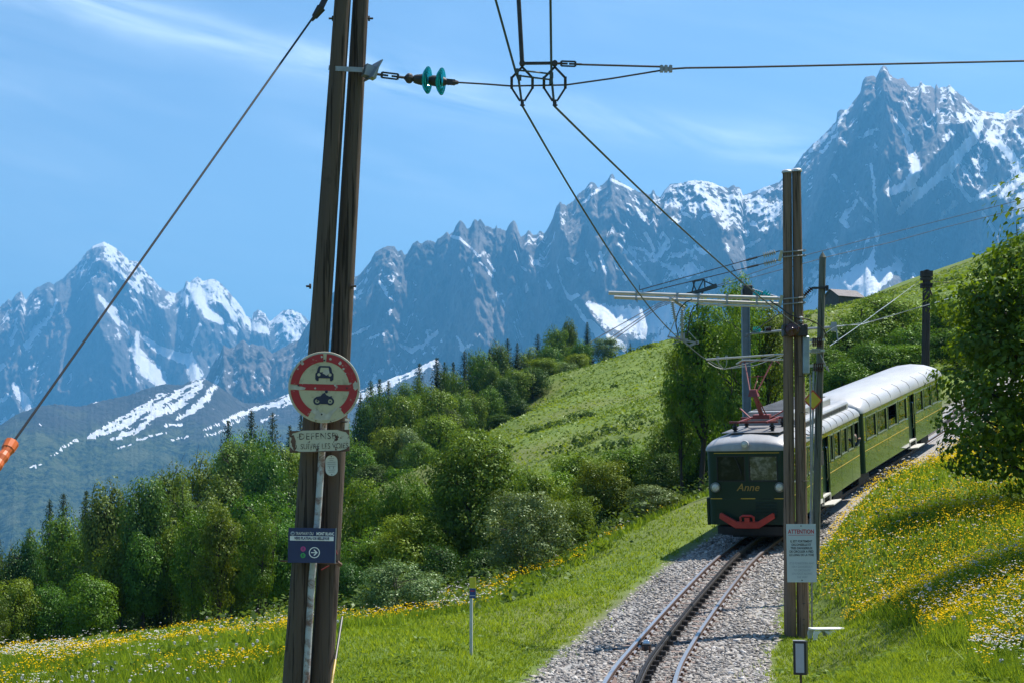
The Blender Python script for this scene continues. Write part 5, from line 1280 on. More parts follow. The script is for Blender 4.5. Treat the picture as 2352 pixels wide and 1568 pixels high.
    wire("contact_wire", "contact wire sagging from the left diamond hanger to the far cantilever over the track", "overhead wire", wire_pts(q(508, 1062), e1, 0.30) , 0.0115, M_COPPER)
    wire("contact_wire", "wire from the right diamond hanger to the black disc on the brown twin pole", "overhead wire", wire_pts(q(828, 1062), e2, 0.12), 0.0115, M_COPPER)
    wire("contact_wire", "contact wire running on above the pantograph towards the rear car", "overhead wire", [e1, P(1610, 818, 44), P(1663, 847, 48), P(1735, 838.5, 52.4), P(1850, 797, 59), P(1916, 752, 64), P(2000, 738, 72), P(2190, 684, 90), P(2352, 640, 105)], 0.013, M_COPPER)
    # distant pole off to the right that takes the span
    px_ = P(2900, 133, D); g = tz1(px_.x, px_.y)
    r2 = thing("wooden_pole", "plain timber pole beyond the right edge holding the far end of the span wire", "pole", (px_.x, px_.y, g))
    m = MB(); m.add(*pole_mesh((0, 0, -0.3), (0, 0, px_.z - g + 0.6), 0.13, 0.10, 9)); m.build("pole", M_WOODR, r2, smooth=True)
build_span()

def insul(m, a, b, r=0.05, n=6, core=0.018, seg=10):
    a, b = Vector(a), Vector(b); d = b - a; L = d.length; d.normalize()
    prof = [(core, 0)]
    for k in range(n):
        t = L * (k + 0.5) / n; h = L / n
        prof += [(core, t - h * 0.35), (r, t - h * 0.05), (r, t + h * 0.08), (core, t + h * 0.2)]
    prof.append((core, L)); m.lathe(prof, a, d, seg)

D2 = 36.0
def build_right_pole():
    q = lambda x, y, dd=0.0: P(1358 + .2412 * x, 567 + .2412 * y, D2 + dd)
    g = tz1(P(1830, 1447, D2).x, D2)
    root = thing("twin_pole", "straight pair of brown timber poles with zinc caps beside the track holding the cantilever", "pole", (P(1830, 1447, D2).x, D2, g))
    for (xt, xb, rt, rb, sd, yt) in ((1807.5, 1815.5, 0.094, 0.128, 3, 396), (1829.8, 1845, 0.094, 0.130, 4, 393)):
        a, b = P(xb, 1480, D2), P(xt, yt, D2)
        m = MB(); m.add(*pole_mesh(a, b, rb, rt, sd, 16, 30, 0.03)); at_root(m, root).build("pole", M_WOODR, root, smooth=True)
        m = MB(); m.lathe([(0.112, -0.02), (0.112, 0.02), (0.085, 0.045), (0.0, 0.055)], b, (0, 0, 1), 18); at_root(m, root).build("pole_cap", M_ZINC, root, smooth=True)
    for y in (579, 590, 686.5, 698.5):
        m = MB(); m.tube([P(1797, y + 1, D2 + 0.02), P(1800, y + .5, D2 - 0.12), P(1841, y - 3, D2 - 0.12), P(1846, y - 3, D2 + 0.02), P(1851, y - 3.4, D2 + 0.02)], 0.014, 6); m.box(P(1847, y - 3, D2), (0.03, 0.06, 0.05)); at_root(m, root).build("strap", M_GALV, root)
    for y in (588, 691):
        m = MB(); m.box(P(1793, y, D2), (0.06, 0.10, 0.22), (0, 0.25, 0)); at_root(m, root).build("bracket", plain("cream_bracket", (0.45, 0.42, 0.28), 0.6) if y == 588 else bpy.data.materials["cream_bracket"], root)
    for y, x0, x1 in ((862, 1829, 1848), (945, 1832, 1856), (1103, 1830, 1858), (1225, 1830, 1858), (1384, 1832, 1860), (1420, 1832, 1860), (1433, 1832, 1860)):
        m = MB(); m.tube([P(x0, y, D2 - 0.02), P((x0 + x1) / 2, y + 1, D2 - 0.14), P(x1, y + 0.5, D2 - 0.02)], 0.008, 5); at_root(m, root).build("binding_wire", M_IRON, root)
    m = MB(); m.box(P(1825, 760, D2 - 0.02), (0.50, 0.33, 0.24)); m.box(P(1800, 752, D2 - .1), (0.06, 0.2, 0.10)); m.box(P(1849, 750, D2 - .1), (0.06, 0.2, 0.10)); at_root(m, root).build("clamp_block", M_IRON, root, bevel=0.015)
    m = MB(); m.lathe([(0.05, -0.08), (0.145, -0.05), (0.150, 0.0), (0.13, 0.03), (0.05, 0.05), (0.02, 0.09)], P(1820, 757, D2 - 0.22), (-0.25, -1, 0.1), 22); at_root(m, root).build("strain_disc", M_CERAM, root, smooth=True)
    m = MB(); m.box(P(1850, 815, D2 - .03), (0.145, 0.14, 0.78), (0, 0.02, 0.15)); m.box(P(1850, 775, D2 - .11), (0.05, 0.03, 0.05)); at_root(m, root).build("meter_box", plain("galvanised_box", (0.30, 0.36, 0.40), 0.45, 0.3, 0.2, 5), root, bevel=0.02)
    m = MB(); m.tube([P(1861, 860, D2 + .1), P(1862, 1000, D2 + .1), P(1864, 1200, D2 + .1), P(1865, 1440, D2 + .1)], 0.018, 8); at_root(m, root).build("conduit", M_GALV, root, smooth=True)
    m = MB(); insul(m, P(1840, 726, D2 - .14), P(1840, 742, D2 - .14), 0.05, 2, 0.02); at_root(m, root).build("insulator", M_CERAMW, root, smooth=True)
    # ---- cantilever: tubes, stays, insulators
    ca = thing("cantilever", "pale metal tube cantilever reaching left over the track from the brown twin pole", "cantilever", q(1800, 490))
    for nm, a, b, r in (("arm_tube", q(165, 440), q(1780, 492), 0.040), ("arm_tube", q(218, 482, .18), q(1780, 545, .18), 0.036), ("register_tube", q(1020, 545, -.05), q(1745, 576, -.05), 0.022), ("cross_tube", q(755, 490, -.25), q(885, 578, .4), 0.036)):
        m = MB(); m.tube([a, b], r, 10); at_root(m, ca).build(nm, M_TUBE, ca, smooth=True)
    for xx in (430, 820, 1020, 1295, 1580):
        y0 = 440 + (xx - 165) * 0.032
        m = MB(); m.bar(q(xx, y0 - 12, -.06), q(xx - 6, y0 + 62, -.06), 0.05, 0.03); m.bar(q(xx, y0 - 20), q(xx, y0 + 4), 0.05, 0.06); m.tube([q(xx, y0 + 40), q(xx + 8, y0 + 80)], 0.015, 6); at_root(m, ca).build("tube_clamp", M_GALV, ca)
    for a, b in ((q(1795, 40), q(460, 412)), (q(1800, 122), q(492, 443, .15))):
        a, b = Vector(a), Vector(b)
        m = MB(); m.tube([a, b], 0.010, 6); m.bar(b, b + Vector((0.0, 0, 0.10)), 0.012); at_root(m, ca).build("stay_rod", M_IRON, ca)
        m = MB(); insul(m, a.lerp(b, 0.03), a.lerp(b, 0.12), 0.06, 6); at_root(m, ca).build("insulator", M_CERAMW, ca, smooth=True)
        m = MB(); m.tube([a.lerp(b, 0.16), a.lerp(b, 0.24)], 0.022, 6); m.bar(a.lerp(b, 0.33), a.lerp(b, 0.33) + Vector((-0.06, 0, 0.10)), 0.012); at_root(m, ca).build("stay_fitting", M_IRON, ca)
    for a, b in ((q(770, 520, -.25), q(797, 690, -.25)), (q(865, 595, .3), q(860, 790, .3))):
        m = MB(); insul(m, a, b, 0.052, 9, 0.02); at_root(m, ca).build("hanging_insulator", M_CERAMW, ca, smooth=True)
    for a, b in ((q(1545, 440, .1), q(1610, 470, .1)), (q(1640, 430, .1), q(1705, 470, .1))):
        m = MB(); insul(m, a, b, 0.075, 3, 0.02, 14); at_root(m, ca).build("glass_insulator", M_IGLASS, ca, smooth=True)
    m = MB()
    m.tube([q(960, 500, -.1), q(900, 528, -.1), q(850, 580, -.1), q(815, 660, -.1), q(805, 740, -.1), q(830, 850, -.1)], 0.013, 6); at_root(m, ca).build("jumper_cable", M_IRON, ca)
    m = MB(); m.tube([q(1025, 545, -.1), q(975, 575, -.1), q(945, 640, -.1), q(930, 740, -.1), q(915, 850, -.1)], 0.013, 6); at_root(m, ca).build("jumper_cable", M_IRON, ca)
    m = MB(); m.tube([q(1700, 515), q(1790, 570, -.1), q(1880, 640, -.15), q(1960, 675, -.15), q(2060, 690, .2), q(2150, 730, .3), q(2215, 790, .4), q(2245, 860, .5)], 0.015, 6)
    at_root(m, ca).build("jumper_cable", M_IRON, ca)
    # registration gear at the wire
    m = MB(); z = 3.0
    m.bar(q(725, 855, z), q(1005, 912, z), 0.035); m.bar(q(1010, 908, z), q(935, 940, z), 0.05); m.bar(q(840, 870, z), q(940, 945, z), 0.03); m.bar(q(775, 920, z), q(880, 885, z), 0.022); m.tube([q(800, 690, .5), q(830, 870, z)], 0.012, 5); m.tube([q(860, 780, .5), q(870, 880, z)], 0.012, 5); m.tube([q(735, 850, z), q(800, 690, .5)], 0.009, 5); m.bar(q(915, 790, z), q(1000, 885, z), 0.018); m.box(q(870, 855, z), (0.10, 0.05, 0.16)); m.box(q(1010, 908, z), (0.06, 0.05, 0.08)); m.box(q(905, 890, z), (0.07, 0.05, 0.07))
    at_root(m, ca).build("registration_arm", M_GALV, ca)
    # pull-off bars below
    m = MB(); m.tube([q(1095, 1070, .2), q(1835, 1020)], 0.020, 8); at_root(m, ca).build("pull_off_bar", M_TUBE, ca, smooth=True)
    m = MB(); m.tube([q(1380, 1115, .4), q(1440, 1078, .4), q(1835, 1074)], 0.016, 8); at_root(m, ca).build("pull_off_bar", M_TUBE, ca, smooth=True)
    m = MB()
    m.tube([q(1203, 1050, .2), q(1210, 1100, .2), q(1262, 1163, .3), q(1290, 1120, .2), q(1288, 1045, .2)], 0.012, 5); m.tube([q(1265, 1163, .3), q(1500, 1105, .3), q(1740, 1035, .1)], 0.010, 5); m.tube([q(1110, 1095, .3), q(1180, 1140, .3), q(1262, 1163, .3)], 0.008, 5); m.box(q(1207, 1060, .2), (0.05, 0.05, 0.10)); m.box(q(1288, 1050, .2), (0.05, 0.05, 0.08))
    at_root(m, ca).build("pull_off_wire", M_GALV, ca)
    m = MB(); m.tube([q(1470, 860, 8), q(1820, 615)], 0.012, 6); at_root(m, ca).build("brace_wire", M_IRON, ca)
build_right_pole()

def build_other_poles():
    # grey green single pole behind
    D = 41.0; q = lambda x, y, dd=0.0: P(1358 + .2412 * x, 567 + .2412 * y, D + dd)
    bx = P(1869, 1255, D).x; g = tz1(bx, D)
    r = thing("wooden_pole", "single grey green timber pole with pointed top behind the brown twin pole", "pole", (bx, D, g))
    a = Vector((bx, D, g - 0.3)); b = P(1889.5, 592, D)
    m = MB(); m.add(*pole_mesh(a, b, 0.098, 0.080, 5, 14, 24, 0.03)); at_root(m, r).build("pole", M_WOODG, r, smooth=True)
    m = MB(); m.lathe([(0.086, 0), (0.0, 0.15)], b, (0, 0, 1), 14); at_root(m, r).build("pole_top", M_WOODG, r)
    m = MB(); m.bar(q(2100, 395, -.1), q(2255, 388, -.1), 0.04, 0.05); m.box(q(2245, 395, -.1), (0.05, 0.16, 0.12)); at_root(m, r).build("bracket", M_IRON, r)
    m = MB(); insul(m, q(2025, 470, -.1), q(2100, 395, -.1), 0.065, 5, 0.02); at_root(m, r).build("strain_insulator", M_CERAM, r, smooth=True)
    for y0, y1, xc in ((865, 945, 2152), (1105, 1180, 2162)):
        for k in range(5):
            m = MB(); xx = xc - 38 + k * 19; insul(m, q(xx, y1, -.14), q(xx, y0, -.14), 0.042, 5, 0.018, 8); at_root(m, r).build("brown_insulator", M_CERAM, r, smooth=True)
    for y in (888, 990, 1130):
        m = MB(); m.bar(q(2078, y, -.12), q(2225, y - 5, -.12), 0.05, 0.06); at_root(m, r).build("cross_arm", M_TUBE, r)
    for k in range(5):
        m = MB(); xx = 2105 + k * 18; insul(m, q(xx, 1012, -.15), q(xx, 966, -.15), 0.035, 3, 0.015, 8); at_root(m, r).build("grey_insulator", M_CERAMW, r, smooth=True)
    m = MB(); m.tube([q(2180, 1020, -.15), q(2225, 1110, -.15), q(2245, 1170, -.15)], 0.012, 5); m.tube([q(2150, 1180, -.12), q(2130, 1400, -.12), q(2105, 1700, -.12)], 0.010, 5); m.tube([q(2245, 1130, -.1), q(2262, 1185, -.1)], 0.016, 5); at_root(m, r).build("lead_wire", M_GALV, r)
    m = MB(); m.tube([q(2118, 1180, -.16), q(2112, 1560, -.16), q(2095, 2400, -.16), q(2085, 2800, -.16)], 0.024, 8); at_root(m, r).build("conduit", M_GALV, r, smooth=True)
    # grey steel mast beyond the train
    D = 66.0; q = lambda x, y, dd=0.0: P(1358 + .2412 * x, 567 + .2412 * y, D + dd)
    bx = P(1717, 1100, D).x; g = tz1(bx, D)
    r = thing("steel_mast", "grey steel mast with insulated brackets standing behind the front car", "mast", (bx, D, g))
    m = MB()
    for s in (-1, 1): m.box((bx + s * 0.135, D, (g + P(1717, 664, D).z) / 2), (0.03, 0.28, P(1717, 664, D).z - g))
    m.box((bx, D, (g + P(1717, 664, D).z) / 2), (0.25, 0.03, P(1717, 664, D).z - g)); at_root(m, r).build("mast_post", M_MAST, r)
    m = MB(); m.box(q(1490, 425), (0.34, 0.34, 0.45)); at_root(m, r).build("mast_head", M_IRON, r, bevel=0.02)
    for a, b, rr in ((q(1450, 430), q(1790, 492), 0.05), (q(1470, 832), q(1830, 796), 0.045), (q(1830, 796), q(2310, 762), 0.045), (q(1530, 405), q(1800, 490), 0.035)):
        m = MB(); m.tube([a, b], rr, 8); at_root(m, r).build("bracket_tube", M_GALV, r, smooth=True)
    for a, b in ((q(1540, 792), q(1615, 790)), (q(1560, 440), q(1640, 460))):
        m = MB(); insul(m, a, b, 0.13, 4, 0.03, 12); at_root(m, r).build("glass_insulator", M_IGLASS, r, smooth=True)
    m = MB(); insul(m, q(1650, 788), q(1715, 783), 0.11, 5, 0.03); at_root(m, r).build("brown_insulator", M_CERAM, r, smooth=True)
    m = MB(); m.box(q(2310, 760), (0.2, 0.12, 0.35)); m.tube([q(2335, 770), q(2350, 900)], 0.03, 6); at_root(m, r).build("wire_clamp", M_GALV, r)
    # tarred twin pole up the line
    D = 100.0; q = lambda x, y, dd=0.0: P(1750 + .3728 * x, 533 + .3728 * y, D + dd)
    bx = P(2124, 830, D).x; g = tz1(bx, D)
    r = thing("twin_pole", "dark tarred twin pole with bulky insulator head beyond the rear car", "pole", (bx, D, g))
    for x in (1001, 1018):
        m = MB(); m.add(*pole_mesh(Vector((P(1750 + .3728 * (x - 8), 830, D).x, D, g - 0.3)), q(x + 6, 262), 0.165, 0.145, 6 + x, 12, 14, 0.03)); at_root(m, r).build("pole", M_WOODD, r, smooth=True)
    for y in (250, 268, 290, 325, 336):
        m = MB(); m.box(q(1014, y), (0.66, 0.4, 0.16), (0, -0.05 + 0.03 * (y % 3), 0)); at_root(m, r).build("cross_arm", M_WOODD, r)
    for x, y in ((992, 266), (1002, 244), (1018, 238), (1032, 246), (1038, 262)):
        m = MB(); insul(m, q(x, y + 10), q(x, y - 6), 0.16, 2, 0.06, 8); at_root(m, r).build("insulator", M_CERAM, r, smooth=True)
    m = MB(); m.tube([q(1030, 345), q(1062, 425)], 0.05, 6); at_root(m, r).build("strut", M_WOODD, r)
    wr = wire("overhead_wire", "pale wire climbing from the steel mast bracket up past the tarred pole", "overhead wire", [P(1916, 749, 66), P(1978, 745, 72), P(2059, 722, 82), P(2132, 700, 95), P(2200, 679, 104), P(2352, 630, 118)], 0.016, M_CERAMW)
    wire("overhead_wire", "thin wire slanting from the steel mast to the grass ridge by the birch tops", "overhead wire", [P(1906, 794, 66), P(1960, 757, 74), P(2059, 686, 92)], 0.014, M_CERAMW)
    wire("overhead_wire", "wire leaving the tarred pole rightwards with small glass insulators", "overhead wire", [q(1048, 305), q(1085, 308), q(1220, 318), P(2352, 655, 100)], 0.02, M_WIRE)
    wire("overhead_wire", "short pale wire running left from the head of the tarred pole", "overhead wire", [q(985, 290), q(940, 325), q(860, 385, -6), q(700, 500, -18)], 0.014, M_CERAMW)
build_other_poles()

def build_small_things():
    # marker post
    D = 30.0; x = P(1083, 1499, D).x; g = tz1(x, D); k = D / 4000
    r = thing("marker_post", "slim grey marker post with yellow and blue plate on the mown verge", "marker post", (x, D, g), (0, 0, R(-14)))
    H = P(1083, 1324, D).z - g
    m = MB(); m.box((-0.012, 0.02, H / 2), (0.048, 0.035, H)); m.build("post", plain("pale_post", (0.50, 0.51, 0.50), 0.5), r)
    m = MB(); m.box((0.018, -0.004, H - 0.095), (0.112, 0.012, 0.19)); m.build("yellow_plate", plain("yellow_marker", (0.62, 0.52, 0.03), 0.5), r)
    m = MB(); m.box((0.018, -0.004, H - 0.275), (0.108, 0.012, 0.165)); p = m.build("blue_plate", plain("blue_marker", (0.03, 0.06, 0.22), 0.5), r)
    m = MB(); m.box((0.018, -0.011, H - 0.235), (0.07, 0.003, 0.022)); m.build("red_print", plain("red_marker_print", (0.45, 0.03, 0.05), 0.5), p)
    m = MB(); m.box((0.018, -0.011, H - 0.315), (0.09, 0.003, 0.010)); m.build("white_print", plain("white_marker_print", (0.6, 0.6, 0.62), 0.5), p)
    # white plastic stool
    D = 35.2; c = P(1901, 1447, D); g = tz1(c.x, D)
    r = thing("garden_table", "low white plastic table standing in the grass beside the brown twin pole", "table", (c.x, D, g + 0.02), (0, 0, R(6)))
    w = 41 * D / 4000
    pl = plain("white_plastic", (0.78, 0.78, 0.75), 0.35)
    m = MB(); pts = []
    for cx, cy, a0 in ((w - .1, -0.22 + .1, -90), (w - .1, 0.22 - .1, 0), (-w + .1, 0.22 - .1, 90), (-w + .1, -0.22 + .1, 180)):
        for kk in range(6): a = R(a0 + kk * 18); pts.append((cx + .1 * math.cos(a), cy + .1 * math.sin(a)))
    m.prism(pts, 0.172, 0.20, lambda a, b, d: Vector((a, b, d))); m.build("table_top", pl, r, bevel=0.006)
    for sx in (-1, 0, 1):
        for sy in (-1, 1):
            m = MB(); x0 = sx * (w - 0.05)
            prof = [(x0 - 0.035, 0.0), (x0 + 0.035, 0.0), (x0 + 0.045, 0.10), (x0 + 0.13 * (1 if sx <= 0 else 0.2), 0.172), (x0 - 0.13 * (1 if sx >= 0 else 0.2), 0.172), (x0 - 0.045, 0.10)]
            m.prism(prof, sy * 0.20 - 0.02, sy * 0.20 + 0.02, lambda a, b, d: Vector((a, d, b - 0.02))); m.build("leg", pl, r)
    # black housing with pale panel on a rod
    D = 24.2; c = P(1837, 1510, D); g = tz1(c.x, D); k = D / 4000
    r = thing("reflector_box", "black framed box with blank pale panel on a thin rod by the ballast", "track marker", (c.x, D, g), (0, 0, R(-20)))
    zc = c.z - g; w, h = 30 * k, 76 * k
    m = MB(); m.box((0, 0.06, zc), (w, 0.14, h)); m.build("housing", plain("black_housing", (0.018, 0.018, 0.022), 0.4), r, bevel=0.006)
    m = MB(); m.box((0.004, -0.014, zc), (w * 0.64, 0.008, h * 0.86)); m.build("panel", plain("pale_panel", (0.42, 0.42, 0.45), 0.4), r)
    m = MB(); m.box((-w / 2 - 0.002, 0.07, zc - 0.02), (0.006, 0.10, h * 0.8)); m.build("side_plate", M_GALV, r)
    m = MB(); m.tube([(0, 0.06, -0.2), (0, 0.06, zc - h / 2)], 0.016, 8); m.build("rod", M_RUST, r)
    m = MB(); m.box((-0.02, 0.05, zc + h / 2 + 0.003), (w * 0.9, 0.10, 0.006)); m.build("lid", plain("grey_lid", (0.3, 0.3, 0.32), 0.4), r)
    # sensor between the rails
    p, tn, x, z = cross(track_s(33.0)); Mx = Matrix((x, tn, z)).transposed().to_euler()
    r = thing("track_sensor", "small shiny grey sensor box between the left rail and the rack rail", "sensor", p + x * -0.30 + z * -0.12, Mx)
    m = MB(); m.box((0, 0, 0.06), (0.17, 0.17, 0.14)); m.build("body", M_IRON, r, bevel=0.01)
    m = MB(); m.box((0.0, 0.02, 0.16), (0.13, 0.13, 0.07), None, 0.7); m.build("cover", M_CHROME, r, bevel=0.01)
    m = MB(); m.box((0.06, -0.09, 0.04), (0.05, 0.02, 0.10)); m.build("clamp", M_RUST, r)
    m = MB(); m.box((-0.06, -0.09, 0.04), (0.05, 0.02, 0.10)); m.build("clamp", M_RUST, r)
    # short brown guard plates by the rails
    for off, dd, lab in ((-0.40, 27.0, "short rusty guard plate inside the left rail at the frame bottom"), (0.36, 27.2, "short rusty guard plate inside the right rail at the frame bottom")):
        p, tn, x, z = cross(track_s(dd))
        m = MB(); m.box((0, 0, 0), (0.012, 1.5, 0.13), (0, -0.35 if off < 0 else 0.35, 0)); o = m.build("guard_plate", M_SLEEPER); o.location = p + x * off + z * -0.06; o.rotation_euler = Matrix((x, tn, z)).transposed().to_euler()
        tag(o, lab, "guard plate")
    # black and yellow rod leaning against the pole foot
    m = MB(); a, b = P(757, 1600, 15.6), P(786, 1416, 16.4)
    r = thing("striped_rod", "thin black and yellow rod leaning at the foot of the leaning twin pole", "rod", a)
    blk = plain("black_tube", (0.02, 0.02, 0.02), 0.5)
    gp = Vector((a.x - 0.06, 15.2, tz1(a.x, 15.2)))
    for nm, t0, t1, mt in (("rod_tip", 0.45, 1.0, blk), ("yellow_sleeve", -0.05, 0.45, plain("yellow_sleeve", (0.42, 0.26, 0.02), 0.5))):
        m = MB(); m.tube([a.lerp(b, t0), a.lerp(b, t1)], 0.012, 8); at_root(m, r).build(nm, mt, r)
    m = MB(); m.tube([gp, a.lerp(b, -0.05)], 0.012, 8); at_root(m, r).build("rod_foot", blk, r)
    # bent iron stake in the flowers
    D = 39.5; c = P(2222, 1221, D); g = tz1(c.x, D)
    r = thing("iron_stake", "bent rusty iron stake sticking out of the flowers on the right bank", "stake", (c.x, D, g))
    m = MB(); z1 = P(2226, 1194, D).z - g
    m.bar((-0.16, 0, -0.1), (0.06, 0, z1), 0.035); m.bar((0.06, 0, z1), (0.15, 0, z1 - 0.17), 0.035); m.build("stake", M_RUST, r)
    # weathered hut on the ridge
    D = 331; c = P(1937, 706, D); g = tz1(c.x, D) - 0.6
    r = thing("hut", "weathered dark timber hut on the grassy skyline below the snowfield", "hut", (c.x, D, g), (0, 0, R(28)))
    dw = wood("hut_boards", (0.06, 0.055, 0.05), (0.16, 0.145, 0.13), 0.5)
    kx = D / 4000
    L, Wd, he, hr = 5.6, 4.4, 2.0, 3.35
    for sy in (-1, 1):
        for i in range(8):
            m = MB(); m.box((-L / 2 + (i + 0.5) * L / 8, sy * Wd / 2, he / 2), (L / 8 - 0.04, 0.08, he + 0.02 * (i % 3))); m.build("plank", dw, r)
    fn = lambda a, b, d: Vector((d, a, b))
    for sx in (-1, 1):
        m = MB(); m.prism([(-Wd / 2, 0), (Wd / 2, 0), (Wd / 2, he), (0, hr - 0.15), (-Wd / 2, he)], sx * L / 2 - 0.05, sx * L / 2 + 0.05, fn); m.build("gable_wall", dw, r)
    for sy in (-1, 1):
        m = MB(); m.prism([(0, hr), (sy * (Wd / 2 + 0.45), he - 0.22), (sy * (Wd / 2 + 0.45), he - 0.32), (0, hr - 0.10)], -L / 2 - 0.4, L / 2 + 0.4, fn); m.build("roof_slope", plain("old_grey_shingle", (0.17, 0.15, 0.145), 0.8, 0, 0.3, 2), r)
    m = MB(); m.box((L / 2 + 0.06, 0.2, 0.9), (0.05, 1.0, 1.8)); m.build("door", M_DARK, r)
    # cable car tower
    D = 430; q = lambda x, y, dd=0.0: P(1358 + .2412 * x, 567 + .2412 * y, D + dd)
    c = q(1035, 480); g = tz1(c.x, D)
    r = thing("cable_car_tower", "dark steel cable car tower head showing above the trees left of the brown poles", "cable car tower", (c.x, D, g))
    top = P(1610, 672, D)
    m = MB()
    for sx in (-1, 1):
        for sy in (-1, 1): m.bar((c.x + sx * 1.5, D + sy * 1.5, g - 1), (c.x + sx * 0.5, D + sy * 0.5, top.z), 0.22)
    n = 6
    for i in range(n):
        z0, z1 = g + (top.z - g) * i / n, g + (top.z - g) * (i + 1) / n; a0, a1 = 1.5 - 1.0 * i / n, 1.5 - 1.0 * (i + 1) / n
        for sy in (-1, 1): m.bar((c.x - a0, D + sy * a0, z0), (c.x + a1, D + sy * a1, z1), 0.12); m.bar((c.x + a0, D + sy * a0, z0), (c.x - a1, D + sy * a1, z1), 0.12)
    at_root(m, r).build("lattice_mast", M_IRON, r)
    m = MB(); m.bar(q(900, 452, -1), q(1195, 370, -1), 0.55, 0.5); m.bar(q(930, 465, 1.5), q(1195, 385, 1.5), 0.4, 0.4); m.bar(q(1095, 400), q(1195, 365), 0.5, 0.8); at_root(m, r).build("saddle_walkway", M_IRON, r)
    m = MB()
    for a, b in (((965, 330), (1000, 425)), ((985, 330), (960, 430)), ((1075, 312), (1085, 410)), ((965, 335), (1080, 312)), ((1070, 312), (1015, 420)), ((1085, 330), (1175, 370)), ((1050, 460), (1080, 400)), ((1020, 460), (990, 420))): m.bar(q(*a), q(*b), 0.30)
    at_root(m, r).build("head_frame", M_IRON, r)
    for i, (e, lab) in enumerate((((1382, 770), "upper cable of three sinking left from the cable car tower"), ((1398, 779), "middle cable of three sinking left from the cable car tower"), ((1404, 784), "lower cable of three sinking left from the cable car tower"))):
        wire("tower_cable", lab, "cable", [q(905 + i * 25, 448 + i * 6), q(640, 540 + i * 18, -10), P(e[0], e[1], 395), P(e[0] - 260, e[1] + 160, 340)], 0.10, M_WIRE)
    for pts, lab in (([q(1195, 370), P(1845, 588, 440), P(2013, 544, 450), P(2112, 519, 455), P(2500, 420, 470)], "upper cable climbing right from the tower across the snowy face"), ([q(1195, 385), P(1914, 587, 440), P(2046, 557, 450), P(2161, 525, 455), P(2500, 440, 470)], "lower cable climbing right from the tower across the snowy face")):
        wire("tower_cable", lab, "cable", pts, 0.09, M_WIRE)
build_small_things()
# ================================================================== TREES
M_BARK = wood("grey_bark", (0.055, 0.048, 0.040), (0.15, 0.135, 0.115), 0.3)
M_BARKD = wood("dark_bark", (0.030, 0.024, 0.020), (0.075, 0.060, 0.050), 0.3)
LEAF = {
    'broad': leaf_mat("leaves_mid_green", (0.032, 0.084, 0.009), (0.125, 0.215, 0.020), 0.34),
    'bright': leaf_mat("leaves_fresh_green", (0.048, 0.110, 0.007), (0.165, 0.250, 0.018), 0.36),
    'dark': leaf_mat("leaves_deep_green", (0.019, 0.054, 0.010), (0.066, 0.128, 0.020), 0.30),
    'birch': leaf_mat("leaves_dusty_green", (0.040, 0.082, 0.014), (0.130, 0.195, 0.034), 0.32),
    'willow': leaf_mat("leaves_silver_green", (0.060, 0.105, 0.030), (0.180, 0.250, 0.095), 0.30, 0.03),
    'spruce': leaf_mat("spruce_needles", (0.012, 0.026, 0.011), (0.036, 0.062, 0.024), 0.12, 0.02),
    'slim': leaf_mat("leaves_light_open", (0.040, 0.098, 0.007), (0.150, 0.240, 0.018), 0.42),
    'maple': leaf_mat("maple_leaves", (0.036, 0.092, 0.007), (0.165, 0.265, 0.018), 0.46, 0.025, 0.1, 0.4),
}

def quads(P0, N, size, aspect, rg, lv):
    """leaf shaped quads at points P0 with normals N"""
    n = len(P0)
    N = N / np.maximum(np.linalg.norm(N, axis=1), 1e-6)[:, None]
    r = rg.normal(size=(n, 3)); T = r - N * (r * N).sum(1)[:, None]; T /= np.maximum(np.linalg.norm(T, axis=1), 1e-6)[:, None]
    B = np.cross(N, T)
    s = np.asarray(size)[:, None] * 0.5
    V = np.stack([P0 - T * s, P0 + B * s * aspect + N * s * 0.15, P0 + T * s, P0 - B * s * aspect + N * s * 0.15], 1).reshape(-1, 3)
    F = np.arange(n * 4).reshape(n, 4)
    return V, F, np.repeat(lv, 4)

def crown_points(centers, radii, counts, rg, flat=0.75, shell=0.55):
    out_p, out_d, out_c = [], [], []
    for c, r, k in zip(centers, radii, counts):
        d = rg.normal(size=(k, 3)); d /= np.linalg.norm(d, axis=1)[:, None]
        rad = rg.random(k) ** (1 / 3.0) * (1 - shell) + shell * rg.uniform(0.75, 1.08, k)
        p = d * rad[:, None] * r; p[:, 2] *= flat
        out_p.append(c + p); out_d.append(d); out_c.append(np.full(k, rg.random()))
    return np.vstack(out_p), np.vstack(out_d), np.concatenate(out_c)

